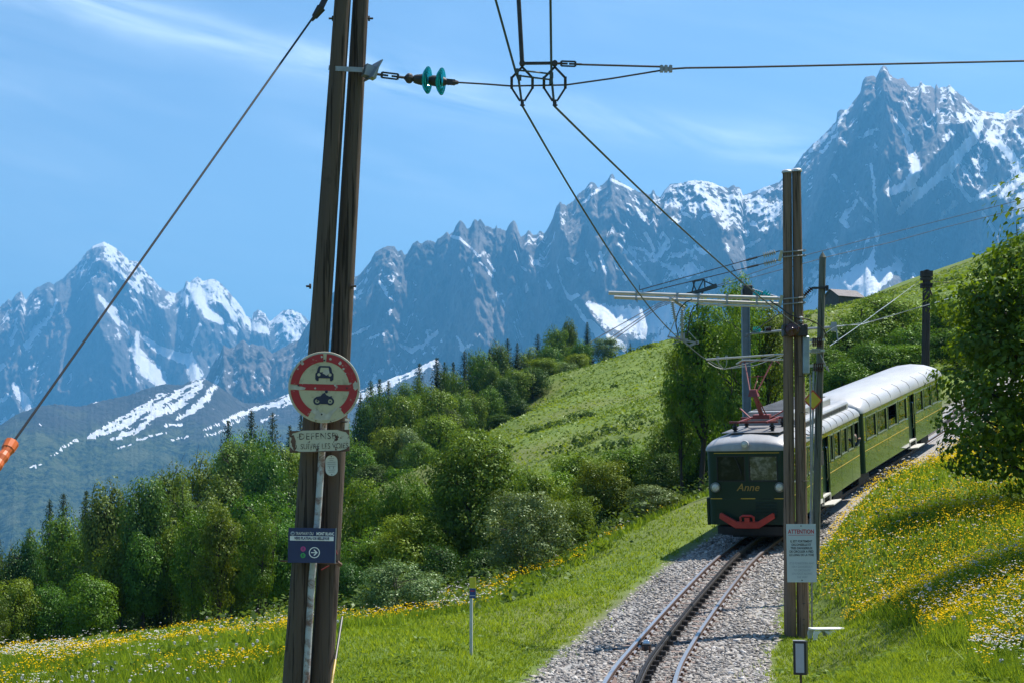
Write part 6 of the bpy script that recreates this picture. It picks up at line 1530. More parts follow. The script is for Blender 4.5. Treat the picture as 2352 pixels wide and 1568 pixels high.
def make_broad(seed, n_leaf, leaf, hb=0.18, Rr=0.34, limbs=16, stems=1, droop=0.0, open_=0.0, peak=0.55, csize=0.19, lean=0.0, rag=0.0):
    """unit tree (height 1): returns crown mesh arrays and trunk solid"""
    rg = np.random.default_rng(seed); rd = random.Random(seed)
    mb = MB(); cen, rad = [], []
    def env(h):
        t = (h - hb) / (1 - hb)
        if t < 0 or t > 1: return 0.02
        if t < peak: return Rr * (0.45 + 0.55 * math.sin(math.pi / 2 * t / peak))
        return Rr * math.sqrt(max(0.0, 1 - ((t - peak) / (1 - peak)) ** 2)) * 0.98 + 0.01
    for s in range(stems):
        a0 = rd.random() * 6.28; off = 0.0 if stems == 1 else 0.03 + 0.05 * rd.random()
        bx, by = off * math.cos(a0), off * math.sin(a0)
        top = 0.80 if stems == 1 else rd.uniform(0.62, 0.86)
        tx, ty = bx * (1 + 4 * rd.random()) + lean * 0.2, by * (1 + 4 * rd.random())
        pts = []
        for k in range(7):
            t = k / 6
            pts.append(Vector((bx + (tx - bx) * t + 0.018 * math.sin(5 * t + a0), by + (ty - by) * t + 0.018 * math.cos(4 * t + a0), -0.03 + (top + 0.03) * t)))
        r0 = (0.022 if stems == 1 else 0.013) * rd.uniform(0.85, 1.15)
        mb.tube(pts, [r0 * (1 - 0.80 * k / 6) for k in range(7)], 7, caps=False)
        nl = max(4, limbs // stems)
        for i in range(nl):
            ha = hb * 0.9 + (top - hb * 0.9) * (i + rd.random()) / nl
            k = min(5.99, ha / top * 6); p0 = pts[int(k)].lerp(pts[int(k) + 1], k - int(k))
            a = a0 + i * 2.4 + rd.uniform(-0.4, 0.4)
            he = min(0.97, ha + rd.uniform(0.06, 0.24)); er = env(he) * rd.uniform(0.72 - rag, 1.02 + rag * 0.35)
            p2 = Vector((er * math.cos(a) + lean * he * 0.2, er * math.sin(a), he)); p1 = p0.lerp(p2, 0.5) + Vector((0, 0, 0.03))
            mb.tube([p0, p1, p2], [r0 * 0.42, r0 * 0.26, r0 * 0.10], 4, caps=False)
            for f in (0.55, 0.8, 1.0):
                q = p0.lerp(p2, f)
                if f < 0.9 and rd.random() < open_ * 0.5: continue
                cen.append((q.x + rd.uniform(-.03, .03), q.y + rd.uniform(-.03, .03), q.z + rd.uniform(-.02, .04) - droop * 0.08 * rd.random())); rad.append(csize * (0.55 + 0.5 * f) * rd.uniform(0.7, 1.15))
                if f > 0.7:
                    q2 = q + Vector((rd.uniform(-1, 1), rd.uniform(-1, 1), rd.uniform(-0.4, 0.9))).normalized() * csize * rd.uniform(0.5, 0.9)
                    mb.tube([p0.lerp(p2, f - 0.2), q2], [r0 * 0.14, r0 * 0.05], 3, caps=False)
        cen.append((tx, ty, top + 0.10)); rad.append(csize * 0.75)
    # outer clumps make the outline uneven
    nx = int(limbs * 1.4 * (1 - open_ * 0.6))
    for i in range(nx):
        h = hb + (1 - hb) * rd.random() ** 0.8; a = i * 2.399 + rd.random(); e = env(h) * rd.uniform(0.78 - rag, 1.08 + rag * 0.6)
        cen.append((e * math.cos(a), e * math.sin(a), min(h, 0.95))); rad.append(csize * rd.uniform(0.38, 0.8))
    cen, rad = np.array(cen), np.array(rad)
    w = rad ** 2; cnt = np.maximum(6, (n_leaf * w / w.sum()).astype(int))
    P0, Dn, cv = crown_points(cen, rad, cnt, rg, 0.74 + droop * 0.8, 0.66)
    if droop:
        P0[:, 2] -= droop * 0.03 * rg.random(len(P0))
    n = len(P0)
    out = P0 - np.array([0, 0, 0.5]); out /= np.maximum(np.linalg.norm(out, axis=1), .05)[:, None]
    N = Dn * 0.85 + out * 0.30 + rg.normal(size=(n, 3)) * 0.30 + np.array([0, 0, 0.50 * (1 - droop * 0.6)])
    lv = np.clip(0.72 * cv + 0.28 * rg.random(n), 0, 1)
    P0[:, 2] = np.maximum(P0[:, 2], 0.02)
    V, F, L = quads(P0, N, leaf * rg.uniform(0.65, 1.25, n), 0.62, rg, lv)
    top = V[:, 2].max()
    return (V / top, F, L), mb, 2 * np.percentile(np.hypot(V[:, 0], V[:, 1]), 97) / top

def make_spruce(seed, n_br=330, Rr=0.17):
    rg = np.random.default_rng(seed); rd = random.Random(seed)
    mb = MB(); mb.tube([(0, 0, -0.03), (0, 0, 0.5), (0, 0, 0.99)], [0.018, 0.010, 0.0015], 6, caps=False)
    Pn, Nn, S, L = [], [], [], []
    lop = [rd.uniform(0.86, 1.12) for _ in range(9)]
    for i in range(n_br):
        h = min(0.04 + 0.955 * ((i + rd.random()) / n_br) ** 1.2, 0.99)
        a = i * 2.399 + rd.uniform(-0.3, 0.3)
        rl = (Rr * (1 - h) ** 0.64 * rd.uniform(0.58, 1.14) * lop[int(h * 8.99)] + 0.006)
        d = np.array([math.cos(a), math.sin(a), 0]); sd = np.array([-d[1], d[0], 0]); sag = rd.uniform(0.10, 0.42)
        m = max(4, int(11 * rl / Rr)); br = rg.random()
        for k in range(m):
            t = (k + 0.7) / m
            p = d * rl * t + np.array([0, 0, h - sag * rl * t + 0.30 * rl * t ** 3])
            for q in (-1, 0, 1):
                Pn.append(p + sd * q * 0.20 * rl * (1.05 - t) + rg.normal(size=3) * 0.004 - np.array([0, 0, 0.008 * rg.random()]))
                Nn.append(np.array([0.45 * d[0], 0.45 * d[1], 0.75]) + sd * q * 0.3 + rg.normal(size=3) * 0.30); S.append((0.010 + 0.034 * (1 - h)) * rd.uniform(.7, 1.25)); L.append(0.35 * t + 0.3 * br + 0.35 * rg.random())
    V, F, Lv = quads(np.array(Pn), np.array(Nn), np.array(S), 0.55, rg, np.array(L))
    return (V, F, Lv), mb, 2 * Rr * 0.95

PROTO = {}
def proto(key, kind, maker, bark):
    (V, F, L), mb, w = maker
    cm = fast_mesh("crown", V, F, {"lv": L}); cm.materials.append(LEAF[kind])
    tm = bpy.data.meshes.new("trunk"); tm.from_pydata(mb.v, [], mb.f); tm.update(); tm.materials.append(bark)
    for p in tm.polygons: p.use_smooth = True
    PROTO.setdefault(key, []).append((cm, tm, w))
for s in range(3): proto('broad', 'broad', make_broad(100 + s, 11000, 0.034, 0.10, 0.37, 18, csize=0.20, rag=0.12), M_BARKD)
for s in range(2): proto('bright', 'bright', make_broad(120 + s, 11000, 0.034, 0.12, 0.37, 18, peak=0.5, csize=0.20, rag=0.12), M_BARKD)
for s in range(2): proto('dark', 'dark', make_broad(140 + s, 10500, 0.034, 0.08, 0.38, 18, csize=0.20, rag=0.12), M_BARKD)
for s in range(3): proto('birch', 'birch', make_broad(160 + s, 13000, 0.026, 0.20, 0.23, 20, droop=0.7, peak=0.42, csize=0.13), M_BARK)
for s in range(2): proto('willow', 'willow', make_broad(180 + s, 11000, 0.032, 0.10, 0.42, 18, stems=3), M_BARK)
for s in range(4): proto('spruce', 'spruce', make_spruce(200 + s, 380, 0.185 + 0.022 * s), M_BARKD)
proto('near_broad', 'broad', make_broad(220, 27000, 0.0215, 0.12, 0.33, 30, csize=0.15), M_BARKD)
proto('near_bright', 'bright', make_broad(222, 21000, 0.025, 0.10, 0.36, 26, csize=0.16, stems=2), M_BARKD)
proto('near_bright', 'bright', make_broad(224, 21000, 0.025, 0.12, 0.34, 26, csize=0.16, stems=3), M_BARKD)
proto('near_willow', 'willow', make_broad(226, 17000, 0.030, 0.10, 0.52, 26, stems=4, csize=0.17, open_=0.25), M_BARK)
proto('near_willow', 'willow', make_broad(228, 15000, 0.034, 0.06, 0.62, 26, stems=5, csize=0.19, open_=0.25), M_BARK)
for s in range(3): proto('tall', 'bright' if s == 1 else 'broad', make_broad(250 + s, 12000, 0.029, 0.32, 0.30, 20, stems=1 + s % 2, csize=0.165, peak=0.5), M_BARKD)
proto('slim', 'slim', make_broad(230, 10500, 0.020, 0.22, 0.21, 26, stems=2, csize=0.10, open_=0.45, rag=0.2), M_BARKD)
proto('slim', 'slim', make_broad(232, 9000, 0.020, 0.26, 0.18, 24, stems=1, csize=0.10, open_=0.45, rag=0.2), M_BARKD)
proto('slim', 'slim', make_broad(234, 11500, 0.020, 0.18, 0.25, 28, stems=3, csize=0.10, open_=0.4, rag=0.2), M_BARKD)

KIND = {'broad': ('broadleaf_tree', 'tree'), 'bright': ('sycamore_tree', 'tree'), 'dark': ('broadleaf_tree', 'tree'), 'birch': ('birch_tree', 'tree'), 'willow': ('willow_shrub', 'shrub'), 'spruce': ('spruce_tree', 'tree'),
        'near_broad': ('broadleaf_tree', 'tree'), 'near_bright': ('sycamore_tree', 'tree'), 'near_willow': ('willow_shrub', 'shrub'), 'slim': ('slender_tree', 'tree'), 'tall': ('broadleaf_tree', 'tree')}
# kind, x of crown, y of top, crown width (survey units), distance, label
LF, MF, NS, TR = "trees of the left wood", "trees of the wood below the ridge", "trees and shrubs beside the line", "trees behind the train"
TREES = [
 # ---- left wood, skyline row
 ('spruce', -4, 1216, 62, 118, "dark spruce cut by the left edge of the frame", LF),
 ('spruce', 70, 1207, 48, 124, "short spruce just right of the spruce on the left edge", LF),
 ('spruce', 115, 1143, 50, 128, "left one of two tall spruces side by side on the left skyline", LF),
 ('spruce', 146, 1127, 54, 130, "right one of two tall spruces side by side on the left skyline", LF),
 ('spruce', 198, 1121, 58, 128, "lone spruce between the spruce pair and the tall birches", LF),
 ('birch', 244, 1108, 120, 108, "leftmost of the tall pale birches on the left skyline", LF),
 ('birch', 333, 1100, 125, 98, "tall drooping dark birch in the middle of the left wood", LF),
 ('birch', 418, 1120, 120, 100, "drooping birch between the dark birch and the leaning twin pole", LF),
 ('birch', 512, 1090, 125, 108, "pale topped birch next left of the blue sign", LF),
 ('broad', 388, 1072, 130, 140, "rounded tree peeping over the dark birch on the skyline", LF),
 ('broad', 452, 1048, 130, 150, "rounded skyline tree rising above the pale topped birch", LF),
 ('birch', 545, 1015, 130, 150, "tall tree crown under the trio of spruces left of the lettered plate", LF),
 ('broad', 610, 1035, 130, 140, "broad crown touching the leaning pole just below the lettered plate", LF),
 ('tall', 598, 1132, 165, 92, "fresh green sycamore close left of the blue sign", LF),
 ('dark', 660, 1100, 130, 125, "shadowy tree behind the leaning pole at blue sign height", LF),
 # ---- left wood, middle
 ('dark', 60, 1240, 110, 112, "dusky tree below the short spruce at the left", LF),
 ('broad', 150, 1176, 130, 116, "dome shaped tree in front of the two tall spruces", LF),
 ('broad', 200, 1190, 120, 112, "tree in front of the lone spruce on the left", LF),
 ('tall', 268, 1235, 130, 98, "stemmed tree under the leftmost pale birch", LF),
 ('birch', 20, 1255, 90, 112, "thin crowned tree at the left edge under the edge spruce", LF),
 ('dark', 380, 1270, 120, 98, "dark understorey tree below the drooping dark birch", LF),
 ('tall', 460, 1210, 130, 96, "leafy tree with light spots left of the fresh green sycamore", LF),
 ('dark', 560, 1240, 120, 98, "shaded tree behind the fresh green sycamore", LF),
 ('tall', 535, 1195, 120, 91, "lit stemmed tree on the wood edge left of the leaning pole", LF),
 # ---- left wood, front edge
 ('broad', -6, 1365, 70, 92, "small tree cut by the left edge above the flower meadow", LF),
 ('bright', 40, 1333, 115, 95, "pale rounded tree at the front of the wood near the left edge", LF),
 ('broad', 118, 1340, 105, 96, "second rounded tree from the left on the wood front", LF),
 ('bright', 212, 1318, 125, 93, "bluish green sycamore standing forward of the wood above the meadow", LF),
 ('dark', 300, 1315, 120, 108, "dark low tree right of the bluish green sycamore", LF),
 ('tall', 392, 1200, 125, 97, "stemmed tree above the meadow under the drooping birch", LF),
 ('dark', 160, 1380, 90, 99, "shadowed bush between the second rounded tree and the sycamore", LF),
 ('slim', 450, 1178, 105, 88, "bare stemmed slender tree on the wood edge with dark trunks", LF),
 ('slim', 505, 1168, 105, 87, "slender trunked tree nearest the flower meadow left of the pole", LF),
 ('slim', 588, 1165, 105, 86, "slender trunked tree just left of the leaning pole foot", LF),
 ('dark', 470, 1340, 120, 108, "dark thicket tree behind the slender trunks", LF),
 ('dark', 585, 1330, 130, 108, "dark thicket tree behind the trunks beside the leaning pole", LF),
 ('dark', 660, 1320, 120, 104, "dark tree hidden behind the leaning pole foot", LF),
 # ---- spruces left of the sign and beyond
 ('spruce', 522, 960, 62, 190, "left spruce of the trio above the wood left of the lettered plate", MF),
 ('spruce', 575, 938, 62, 192, "middle and tallest spruce of the trio left of the lettered plate", MF),
 ('spruce', 624, 942, 64, 188, "right spruce of the trio left of the lettered plate", MF),
 ('spruce', 664, 972, 40, 185, "small spruce half hidden by the lettered plate", MF),
 ('spruce', 690, 945, 48, 190, "spruce behind the leaning pole beneath the round sign", MF),
 ('broad', 700, 1010, 130, 170, "round tree behind the leaning pole at lettered plate height", MF),
 ('spruce', 640, 1140, 60, 135, "dark spruce behind the fresh green sycamore", MF),
 # ---- wood below the ridge: conifers
 ('spruce', 850, 869, 44, 215, "left spruce of three small ones right of the round sign", MF),
 ('spruce', 870, 866, 40, 216, "middle spruce of three small ones right of the round sign", MF),
 ('spruce', 891, 870, 44, 214, "right spruce of three small ones right of the round sign", MF),
 ('spruce', 826, 900, 42, 212, "small spruce just right of the round sign rim", MF),
 ('spruce', 962, 830, 50, 222, "spruce standing alone right of the three small spruces", MF),
 ('spruce', 1002, 818, 66, 218, "broad dark spruce before the bright snow wedge", MF),
 ('spruce', 1020, 828, 40, 224, "narrow spruce behind the broad dark spruce", MF),
 ('spruce', 1040, 828, 44, 222, "slim spruce right of the broad dark spruce", MF),
 ('spruce', 1066, 803, 50, 228, "tall spruce in the middle of the ridge wood", MF),
 ('spruce', 1124, 799, 52, 228, "spruce between the tall middle spruce and the big dark spruce", MF),
 ('spruce', 1166, 775, 46, 238, "thin spruce behind the big dark spruce", MF),
 ('spruce', 1188, 785, 84, 224, "big dark spruce dominating the ridge wood", MF),
 ('spruce', 1236, 765, 48, 242, "spruce right of the big dark spruce on the skyline", MF),
 ('spruce', 1350, 738, 72, 246, "dark pointed conifer beside the grey willow on the ridge top", MF),
 ('spruce', 1450, 786, 34, 265, "tiny spruce alone on the grass ridge", MF),
 # ---- wood below the ridge: broadleaf crowns
 ('broad', 1094, 806, 70, 232, "round crown left of the spruce in the middle of the ridge wood", MF),
 ('birch', 1309, 735, 44, 250, "narrow tall crown left of the dark pointed conifer", MF),
 ('broad', 1278, 752, 74, 246, "round crown on the skyline left of the narrow tall crown", MF),
 ('broad', 1210, 800, 70, 236, "light crown hugging the big dark spruce on its right", MF),
 ('willow', 1391, 776, 84, 250, "round grey willow at the top end of the ridge wood", MF),
 ('bright', 1325, 812, 66, 238, "fresh green tree with a visible stem below the grey willow", MF),
 ('willow', 1290, 830, 74, 232, "grey green shrub on the upper edge of the pasture", MF),
 ('dark', 1224, 843, 96, 218, "large dark dome on the edge of the pasture", MF),
 ('broad', 1262, 795, 72, 236, "light green crown above the large dark dome", MF),
 ('dark', 1161, 864, 70, 212, "dark ball shaped tree left of the large dark dome", MF),
 ('broad', 1130, 840, 60, 220, "small crown between the tall spruces above the dark ball tree", MF),
 ('broad', 1084, 900, 84, 205, "mid green crown left of the dark ball shaped tree", MF),
 ('bright', 1000, 888, 112, 196, "wide light green crown under the broad dark spruce", MF),
 ('broad', 1045, 860, 70, 214, "tree under the slim spruce in the ridge wood", MF),
 ('bright', 928, 915, 104, 192, "light green tree under the three small spruces", MF),
 ('dark', 872, 935, 84, 196, "deep green tree right of the round sign", MF),
 ('willow', 932, 985, 96, 178, "greyish tree low in the ridge wood", MF),
 ('bright', 1008, 948, 108, 182, "leafy tree at the bottom corner of the pasture", MF),
 ('dark', 1150, 950, 66, 200, "dark shrub under the ball shaped tree at the pasture edge", MF),
 ('dark', 1080, 985, 80, 186, "dark bush on the lower pasture edge", MF),
 ('dark', 1190, 915, 60, 208, "dark bush between the ball tree and the dome", MF),
 ('broad', 824, 1018, 100, 172, "tree next right of the lettered plate", MF),
 ('dark', 850, 1065, 110, 160, "shadowed tree right of the leaning pole at oval plaque height", MF),
 ('dark', 925, 1075, 100, 158, "shadowed tree at the lower end of the ridge wood", MF),
 ('willow', 1348, 850, 60, 240, "small grey bush on the pasture under the grey willow", MF),
 # ---- trees and shrubs near the line
 ('near_broad', 1082, 996, 235, 72, "biggest leafy tree in the middle, in front of the pasture", NS),
 ('near_bright', 915, 1082, 150, 80, "rounded sycamore left of the biggest leafy tree", NS),
 ('bright', 826, 1105, 120, 88, "sycamore close right of the leaning pole under the oval plaque", NS),
 ('near_bright', 950, 1180, 180, 70, "dense sycamore below the rounded one left of the biggest tree", NS),
 ('broad', 850, 1215, 150, 72, "leafy tree right of the blue sign", NS),
 ('near_willow', 925, 1282, 215, 47, "low spreading willow bush with bare lower twigs above the mown verge", NS),
 ('dark', 800, 1290, 110, 62, "low dark bush just right of the leaning pole", NS),
 ('near_willow', 1205, 1128, 220, 57, "silvery willow bush between the biggest tree and the railway", NS),
 ('near_bright', 1306, 1122, 130, 66, "yellow green bush right of the silvery willow", NS),
 ('bright', 1225, 1072, 120, 78, "tree behind the silvery willow bush", NS),
 ('bright', 1318, 1042, 150, 84, "wide light crown behind the yellow green bush", NS),
 ('near_bright', 1380, 1055, 140, 73, "sycamore with thin dark stems right of the yellow green bush", NS),
 ('bright', 1448, 1022, 150, 86, "light crown left of the slender trees near the train", NS),
 ('willow', 1497, 1112, 140, 66, "silvery bush at the foot of the slender trees", NS),
 ('dark', 1010, 1250, 130, 64, "dark bush under the biggest leafy tree", NS),
 ('dark', 1110, 1260, 130, 63, "dark bush behind the left side of the silvery willow", NS),
 ('dark', 1345, 1160, 110, 72, "shadowed bush behind the yellow green bush", NS),
 ('dark', 1430, 1130, 100, 74, "shadowed bush left of the silvery one by the slender trees", NS),
 ('slim', 1575, 790, 120, 78, "leftmost of the slender trees beside the train nose", NS),
 ('slim', 1615, 705, 150, 76, "tall slender tree with many stems left of the train nose", NS),
 ('slim', 1672, 690, 130, 74, "slender tree just left of the grey steel mast", NS),
 ('slim', 1708, 650, 120, 80, "tallest slender tree whose tip rises beside the steel mast head", NS),
 ('slim', 1764, 700, 130, 82, "slender tree between the steel mast and the brown twin pole", NS),
 ('bright', 1545, 960, 130, 84, "leafy growth low among the slender trees", NS),
 ('bright', 1640, 900, 150, 86, "leafy crown behind the trunks of the slender trees", NS),
 ('dark', 1600, 1010, 140, 82, "dark undergrowth tree behind the train nose", NS),
 ('bright', 1740, 850, 150, 92, "leafy tree behind the pantograph", NS),
 # ---- behind the train
 ('bright', 2046, 682, 150, 118, "tallest leafy tree behind the train right of the poles", TR),
 ('broad', 1958, 740, 130, 112, "leafy tree behind the roof of the front car", TR),
 ('broad', 1905, 800, 100, 106, "leafy tree just right of the grey green pole", TR),
 ('bright', 2165, 690, 110, 124, "tree behind the head of the tarred pole", TR),
 ('broad', 2100, 748, 110, 110, "tree between the tallest one and the tarred pole", TR),
 ('broad', 2010, 790, 120, 104, "broad crown low behind the rear car roof", TR),
 ('broad', 1940, 830, 110, 100, "broad crown low behind the front car roof", TR),
 ('broad', 2200, 760, 130, 104, "tree partly hidden by the near maple", TR),
 # ---- crowns closing the canopy
 ('birch', 925, 880, 60, 205, "thin crown right of the three small spruces by the round sign", MF),
 ('broad', 962, 872, 64, 208, "crown under the spruce standing alone", MF),
 ('broad', 1026, 846, 72, 220, "crown below the narrow and slim spruces", MF),
 ('birch', 1145, 782, 60, 232, "pale thin crown left of the thin spruce on the skyline", MF),
 ('broad', 1110, 815, 72, 226, "crown below the spruce before the big dark spruce", MF),
 ('bright', 1186, 845, 74, 216, "fresh green crown at the foot of the big dark spruce", MF),
 ('broad', 858, 893, 70, 205, "crown at the feet of the three small spruces", MF),
 ('dark', 836, 930, 84, 200, "dark crown right of the lower rim of the round sign", MF),
 ('broad', 898, 898, 70, 204, "crown between the three spruces and the lone spruce", MF),
 ('broad', 786, 965, 90, 185, "crown peeping right of the leaning pole over the lettered plate", MF),
 ('bright', 962, 912, 84, 198, "fresh crown left of the wide light green one", MF),
 ('broad', 1050, 905, 84, 200, "crown right of the wide light green one", MF),
 ('dark', 1036, 938, 80, 192, "dark crown above the leafy tree at the pasture corner", MF),
 ('broad', 1122, 888, 72, 208, "crown left of the dark ball shaped tree at its height", MF),
 ('bright', 1250, 820, 74, 228, "fresh crown between the big dark spruce and the stemmed tree", MF),
 ('broad', 1334, 782, 62, 244, "crown below the dark pointed conifer", MF),
 ('broad', 745, 990, 100, 175, "crown showing in line with the leaning pole at plate height", MF),
 ('bright', 882, 985, 94, 178, "fresh crown left of the greyish tree", MF),
 ('broad', 962, 1012, 92, 168, "crown below the greyish tree by the pasture foot", MF),
 ('broad', 520, 1010, 110, 165, "crown under the left spruce of the trio", LF),
 ('broad', 588, 992, 110, 172, "crown under the middle spruce of the trio", LF),
 ('bright', 655, 1022, 110, 160, "fresh crown under the right spruce of the trio", LF),
 ('broad', 300, 1168, 120, 118, "crown between the leftmost birch and the dark birch", LF),
 ('birch', 478, 1140, 120, 104, "birch between the drooping one and the pale topped one", LF),
 ('tall', 338, 1232, 110, 96, "lit crown in front of the drooping dark birch", LF),
 ('broad', 92, 1226, 110, 118, "crown under the left spruce of the tall pair", LF),
 ('broad', 240, 1218, 110, 110, "crown in front of the leftmost pale birch", LF),
 ('tall', 640, 1195, 120, 90, "fresh crown half behind the blue sign", LF),
 ('broad', 694, 1150, 140, 110, "crown behind the leaning pole above the blue sign", LF),
 ('bright', 1592, 790, 140, 90, "fresh crown showing between the leftmost slender stems", NS),
 ('bright', 1682, 745, 140, 93, "fresh crown filling in behind the steel mast", NS),
 ('bright', 1772, 780, 130, 96, "fresh crown behind the brown twin pole at cantilever height", NS),
 ('bright', 1985, 718, 130, 116, "fresh crown between the front roof tree and the tallest one behind the train", TR),
 ('bright', 2085, 795, 120, 104, "fresh low crown above the rear car roof", TR),
 ('bright', 1160, 1060, 120, 84, "fresh crown right of the biggest leafy tree", NS),
 ('bright', 1265, 1085, 110, 80, "crown between the silvery willow and the wide light crown", NS),
 ('broad', 1000, 1090, 120, 82, "crown left behind the biggest leafy tree", NS),
 ('dark', 1520, 1040, 110, 80, "dark crown behind the silvery bush by the slender trees", NS),
]
def plant_trees():
    rd = random.Random(11); turn = {}
    for kind, x, yt, w, D, lab, grp in TREES:
        base = P(x, 1141, D); X = base.x; g = tz1(X, D); z1 = P(x, yt, D).z
        H = z1 - g; Wm = w * D / FPX
        vs = PROTO[kind]; k = turn.get(kind, 0); turn[kind] = k + 1
        cm, tm, w0 = vs[k % len(vs)]
        nm, cat = KIND[kind]
        r = thing(nm, lab, cat, (X, D, g - 0.05), (0, 0, rd.uniform(0, 6.28)), grp)
        s = Wm / w0
        if kind == 'spruce': s = max(0.72 * H, min(1.0 * H, 1.7 * s))
        if kind != 'spruce': H *= 1.10 if grp == TR else 1.06
        if grp == TR: s *= 1.2
        r.scale = (s, s, H)
        link_mesh("crown", cm, None, r); link_mesh("trunk", tm, None, r)
plant_trees()

# ---- near maple on the right bank: leaves that can be told apart are pieces of their own
def maple_leaf_mesh():
    o = [(0, 0), (0.10, 0.06), (0.30, 0.02), (0.27, 0.20), (0.48, 0.36), (0.26, 0.42), (0.24, 0.62), (0.08, 0.56), (0, 0.86), (-0.08, 0.56), (-0.24, 0.62), (-0.26, 0.42), (-0.48, 0.36), (-0.27, 0.20), (-0.30, 0.02), (-0.10, 0.06)]
    V = [(a, b, -0.25 * abs(a) - 0.12 * b * b) for a, b in o] + [(0, 0.36, 0.0)]
    F = [(i, (i + 1) % 16, 16) for i in range(16)]
    me = bpy.data.meshes.new("leaf"); me.from_pydata(V, [], F); me.update()
    a = me.attributes.new("lv", 'FLOAT', 'POINT'); a.data.foreach_set("value", np.full(17, 0.6, dtype=np.float32))
    me.materials.append(LEAF['maple']); return me
def maple(name_label, X, Y, H, Rm, seed, n, parts, hb=0.10, rag=0.2):
    (V, F, L), mb, w = make_broad(seed, n, 0.175 / H, hb, Rm / H, 34, csize=0.125, peak=0.45, rag=rag, open_=0.25)
    g = tz1(X, Y)
    r = thing("maple_tree", name_label, "tree", (X, Y, g - 0.05), (0, 0, 0), "near maples on the right bank")
    cm = fast_mesh("crown", V * H, F, {"lv": L}); cm.materials.append(LEAF['maple']); cr = link_mesh("crown", cm, None, r); cr["kind"] = "stuff"
    m = MB(); m.v = [(a * H, b * H, c * H) for a, b, c in mb.v]; m.f = mb.f; m.build("trunk", M_BARKD, r, smooth=True, recalc=False)
    if parts:
        me = maple_leaf_mesh(); rg = np.random.default_rng(seed + 1)
        C = V.reshape(-1, 4, 3).mean(1) * H
        W = C + np.array([X, Y, g])
        px, py = proj(W[:, 0], W[:, 1], W[:, 2])
        # the outermost leaves on the side towards the line and the lens
        sc = -(C[:, 1]) * 0.8 - C[:, 0] * 0.8 + rg.normal(size=len(C)) * 0.5 + 0.25 * np.abs(C[:, 2] - H / 2)
        ok = np.where((px < 2345) & (py > 480))[0]; ok = ok[np.argsort(-sc[ok])][:3000]; ok = rg.choice(ok, min(parts, len(ok)), replace=False)
        for i in ok:
            o = bpy.data.objects.new("leaf", me); COL.objects.link(o); o.parent = r
            o.location = C[i] * 1.01; o.rotation_euler = (rg.normal() * 0.6 - 0.2, rg.normal() * 0.6, rg.random() * 6.28); s = rg.uniform(0.11, 0.20); o.scale = (s, s, s)
    return r
_mx = P(2412, 900, 43.0)
maple("big leafy maple leaning in from the right edge over the rear car", _mx.x, 43.0, P(2395, 500, 43.0).z - tz1(_mx.x, 43.0), 2.75, 301, 30000, 300)
maple("maple beyond the right edge that throws the long shade on the flowers", 12.7, 33.9, 10.5, 2.15, 305, 15000, 0, 0.16, 0.0)
# ================================================================== GRASS, FLOWERS, UNDERGROWTH
rg5 = np.random.default_rng(55)
M_GRASS = leaf_mat("mown_grass_blades", (0.100, 0.165, 0.012), (0.280, 0.370, 0.036), 0.45, 0.012, 0.0)
M_MEADOW = leaf_mat("meadow_grass_blades", (0.090, 0.160, 0.012), (0.250, 0.345, 0.036), 0.45, 0.012, 0.0)
M_PASTURE = leaf_mat("pasture_blades", (0.065, 0.118, 0.012), (0.190, 0.260, 0.036), 0.42, 0.02, 0.0)
M_WEED = leaf_mat("broad_weed_leaves", (0.055, 0.105, 0.014), (0.160, 0.235, 0.036), 0.42, 0.012, 0.0)
M_UNDER = leaf_mat("undergrowth_leaves", (0.036, 0.072, 0.014), (0.110, 0.165, 0.036), 0.38, 0.012, 0.0)
M_BUTTER = plain("buttercup_petals", (0.58, 0.37, 0.004), 0.8, 0, 0.12, 3, 0.02)
M_UMBEL = plain("white_umbel_flowers", (0.50, 0.48, 0.45), 0.9, 0, 0.1, 3, 0.02)
M_CLOCK = plain("dandelion_seed_heads", (0.52, 0.52, 0.50), 0.9)

def sample_ground(n, d0, d1, spread=0.33, pad=1.0, power=1.0):
    u = rg5.random(n)
    D = 1.0 / (1 / d0 + (1 / d1 - 1 / d0) * u ** power)
    X = (rg5.random(n) * 2 - 1) * (spread * D + pad)
    return X, D
def mown(X, Y):
    """1 on the mown verge, 0 in tall meadow"""
    lat, _ = track_near(X, Y)
    n = fbm(X / 2.2, Y / 2.2, 81, 3) * 1.1
    rlim = np.interp(Y, [20, 30, 34, 40, 60], [4.6, 4.4, 3.6, 2.6, 2.3])
    return ((lat > -5.9 + n) & (lat < rlim + n * 0.7)).astype(float), lat
def blades(X, Y, Z, h, w, lean, lv):
    n = len(X); a = rg5.random(n) * 2 * np.pi
    b = np.stack([np.cos(a), np.sin(a), 0 * a], 1); l = rg5.normal(size=(n, 2)) * lean[:, None]
    base = np.stack([X, Y, Z - 0.01], 1)
    tip = base + np.stack([l[:, 0] * h, l[:, 1] * h, h], 1)
    V = np.stack([base - b * w[:, None] / 2, base + b * w[:, None] / 2, tip], 1).reshape(-1, 3)
    return V, np.arange(3 * n).reshape(n, 3), np.repeat(lv, 3)
def stuff(name, label, V, F, L, mat):
    me = fast_mesh(name, V, F, {"lv": L} if L is not None else None); o = link_mesh(name, me, mat); return tag(o, label, kind="stuff")

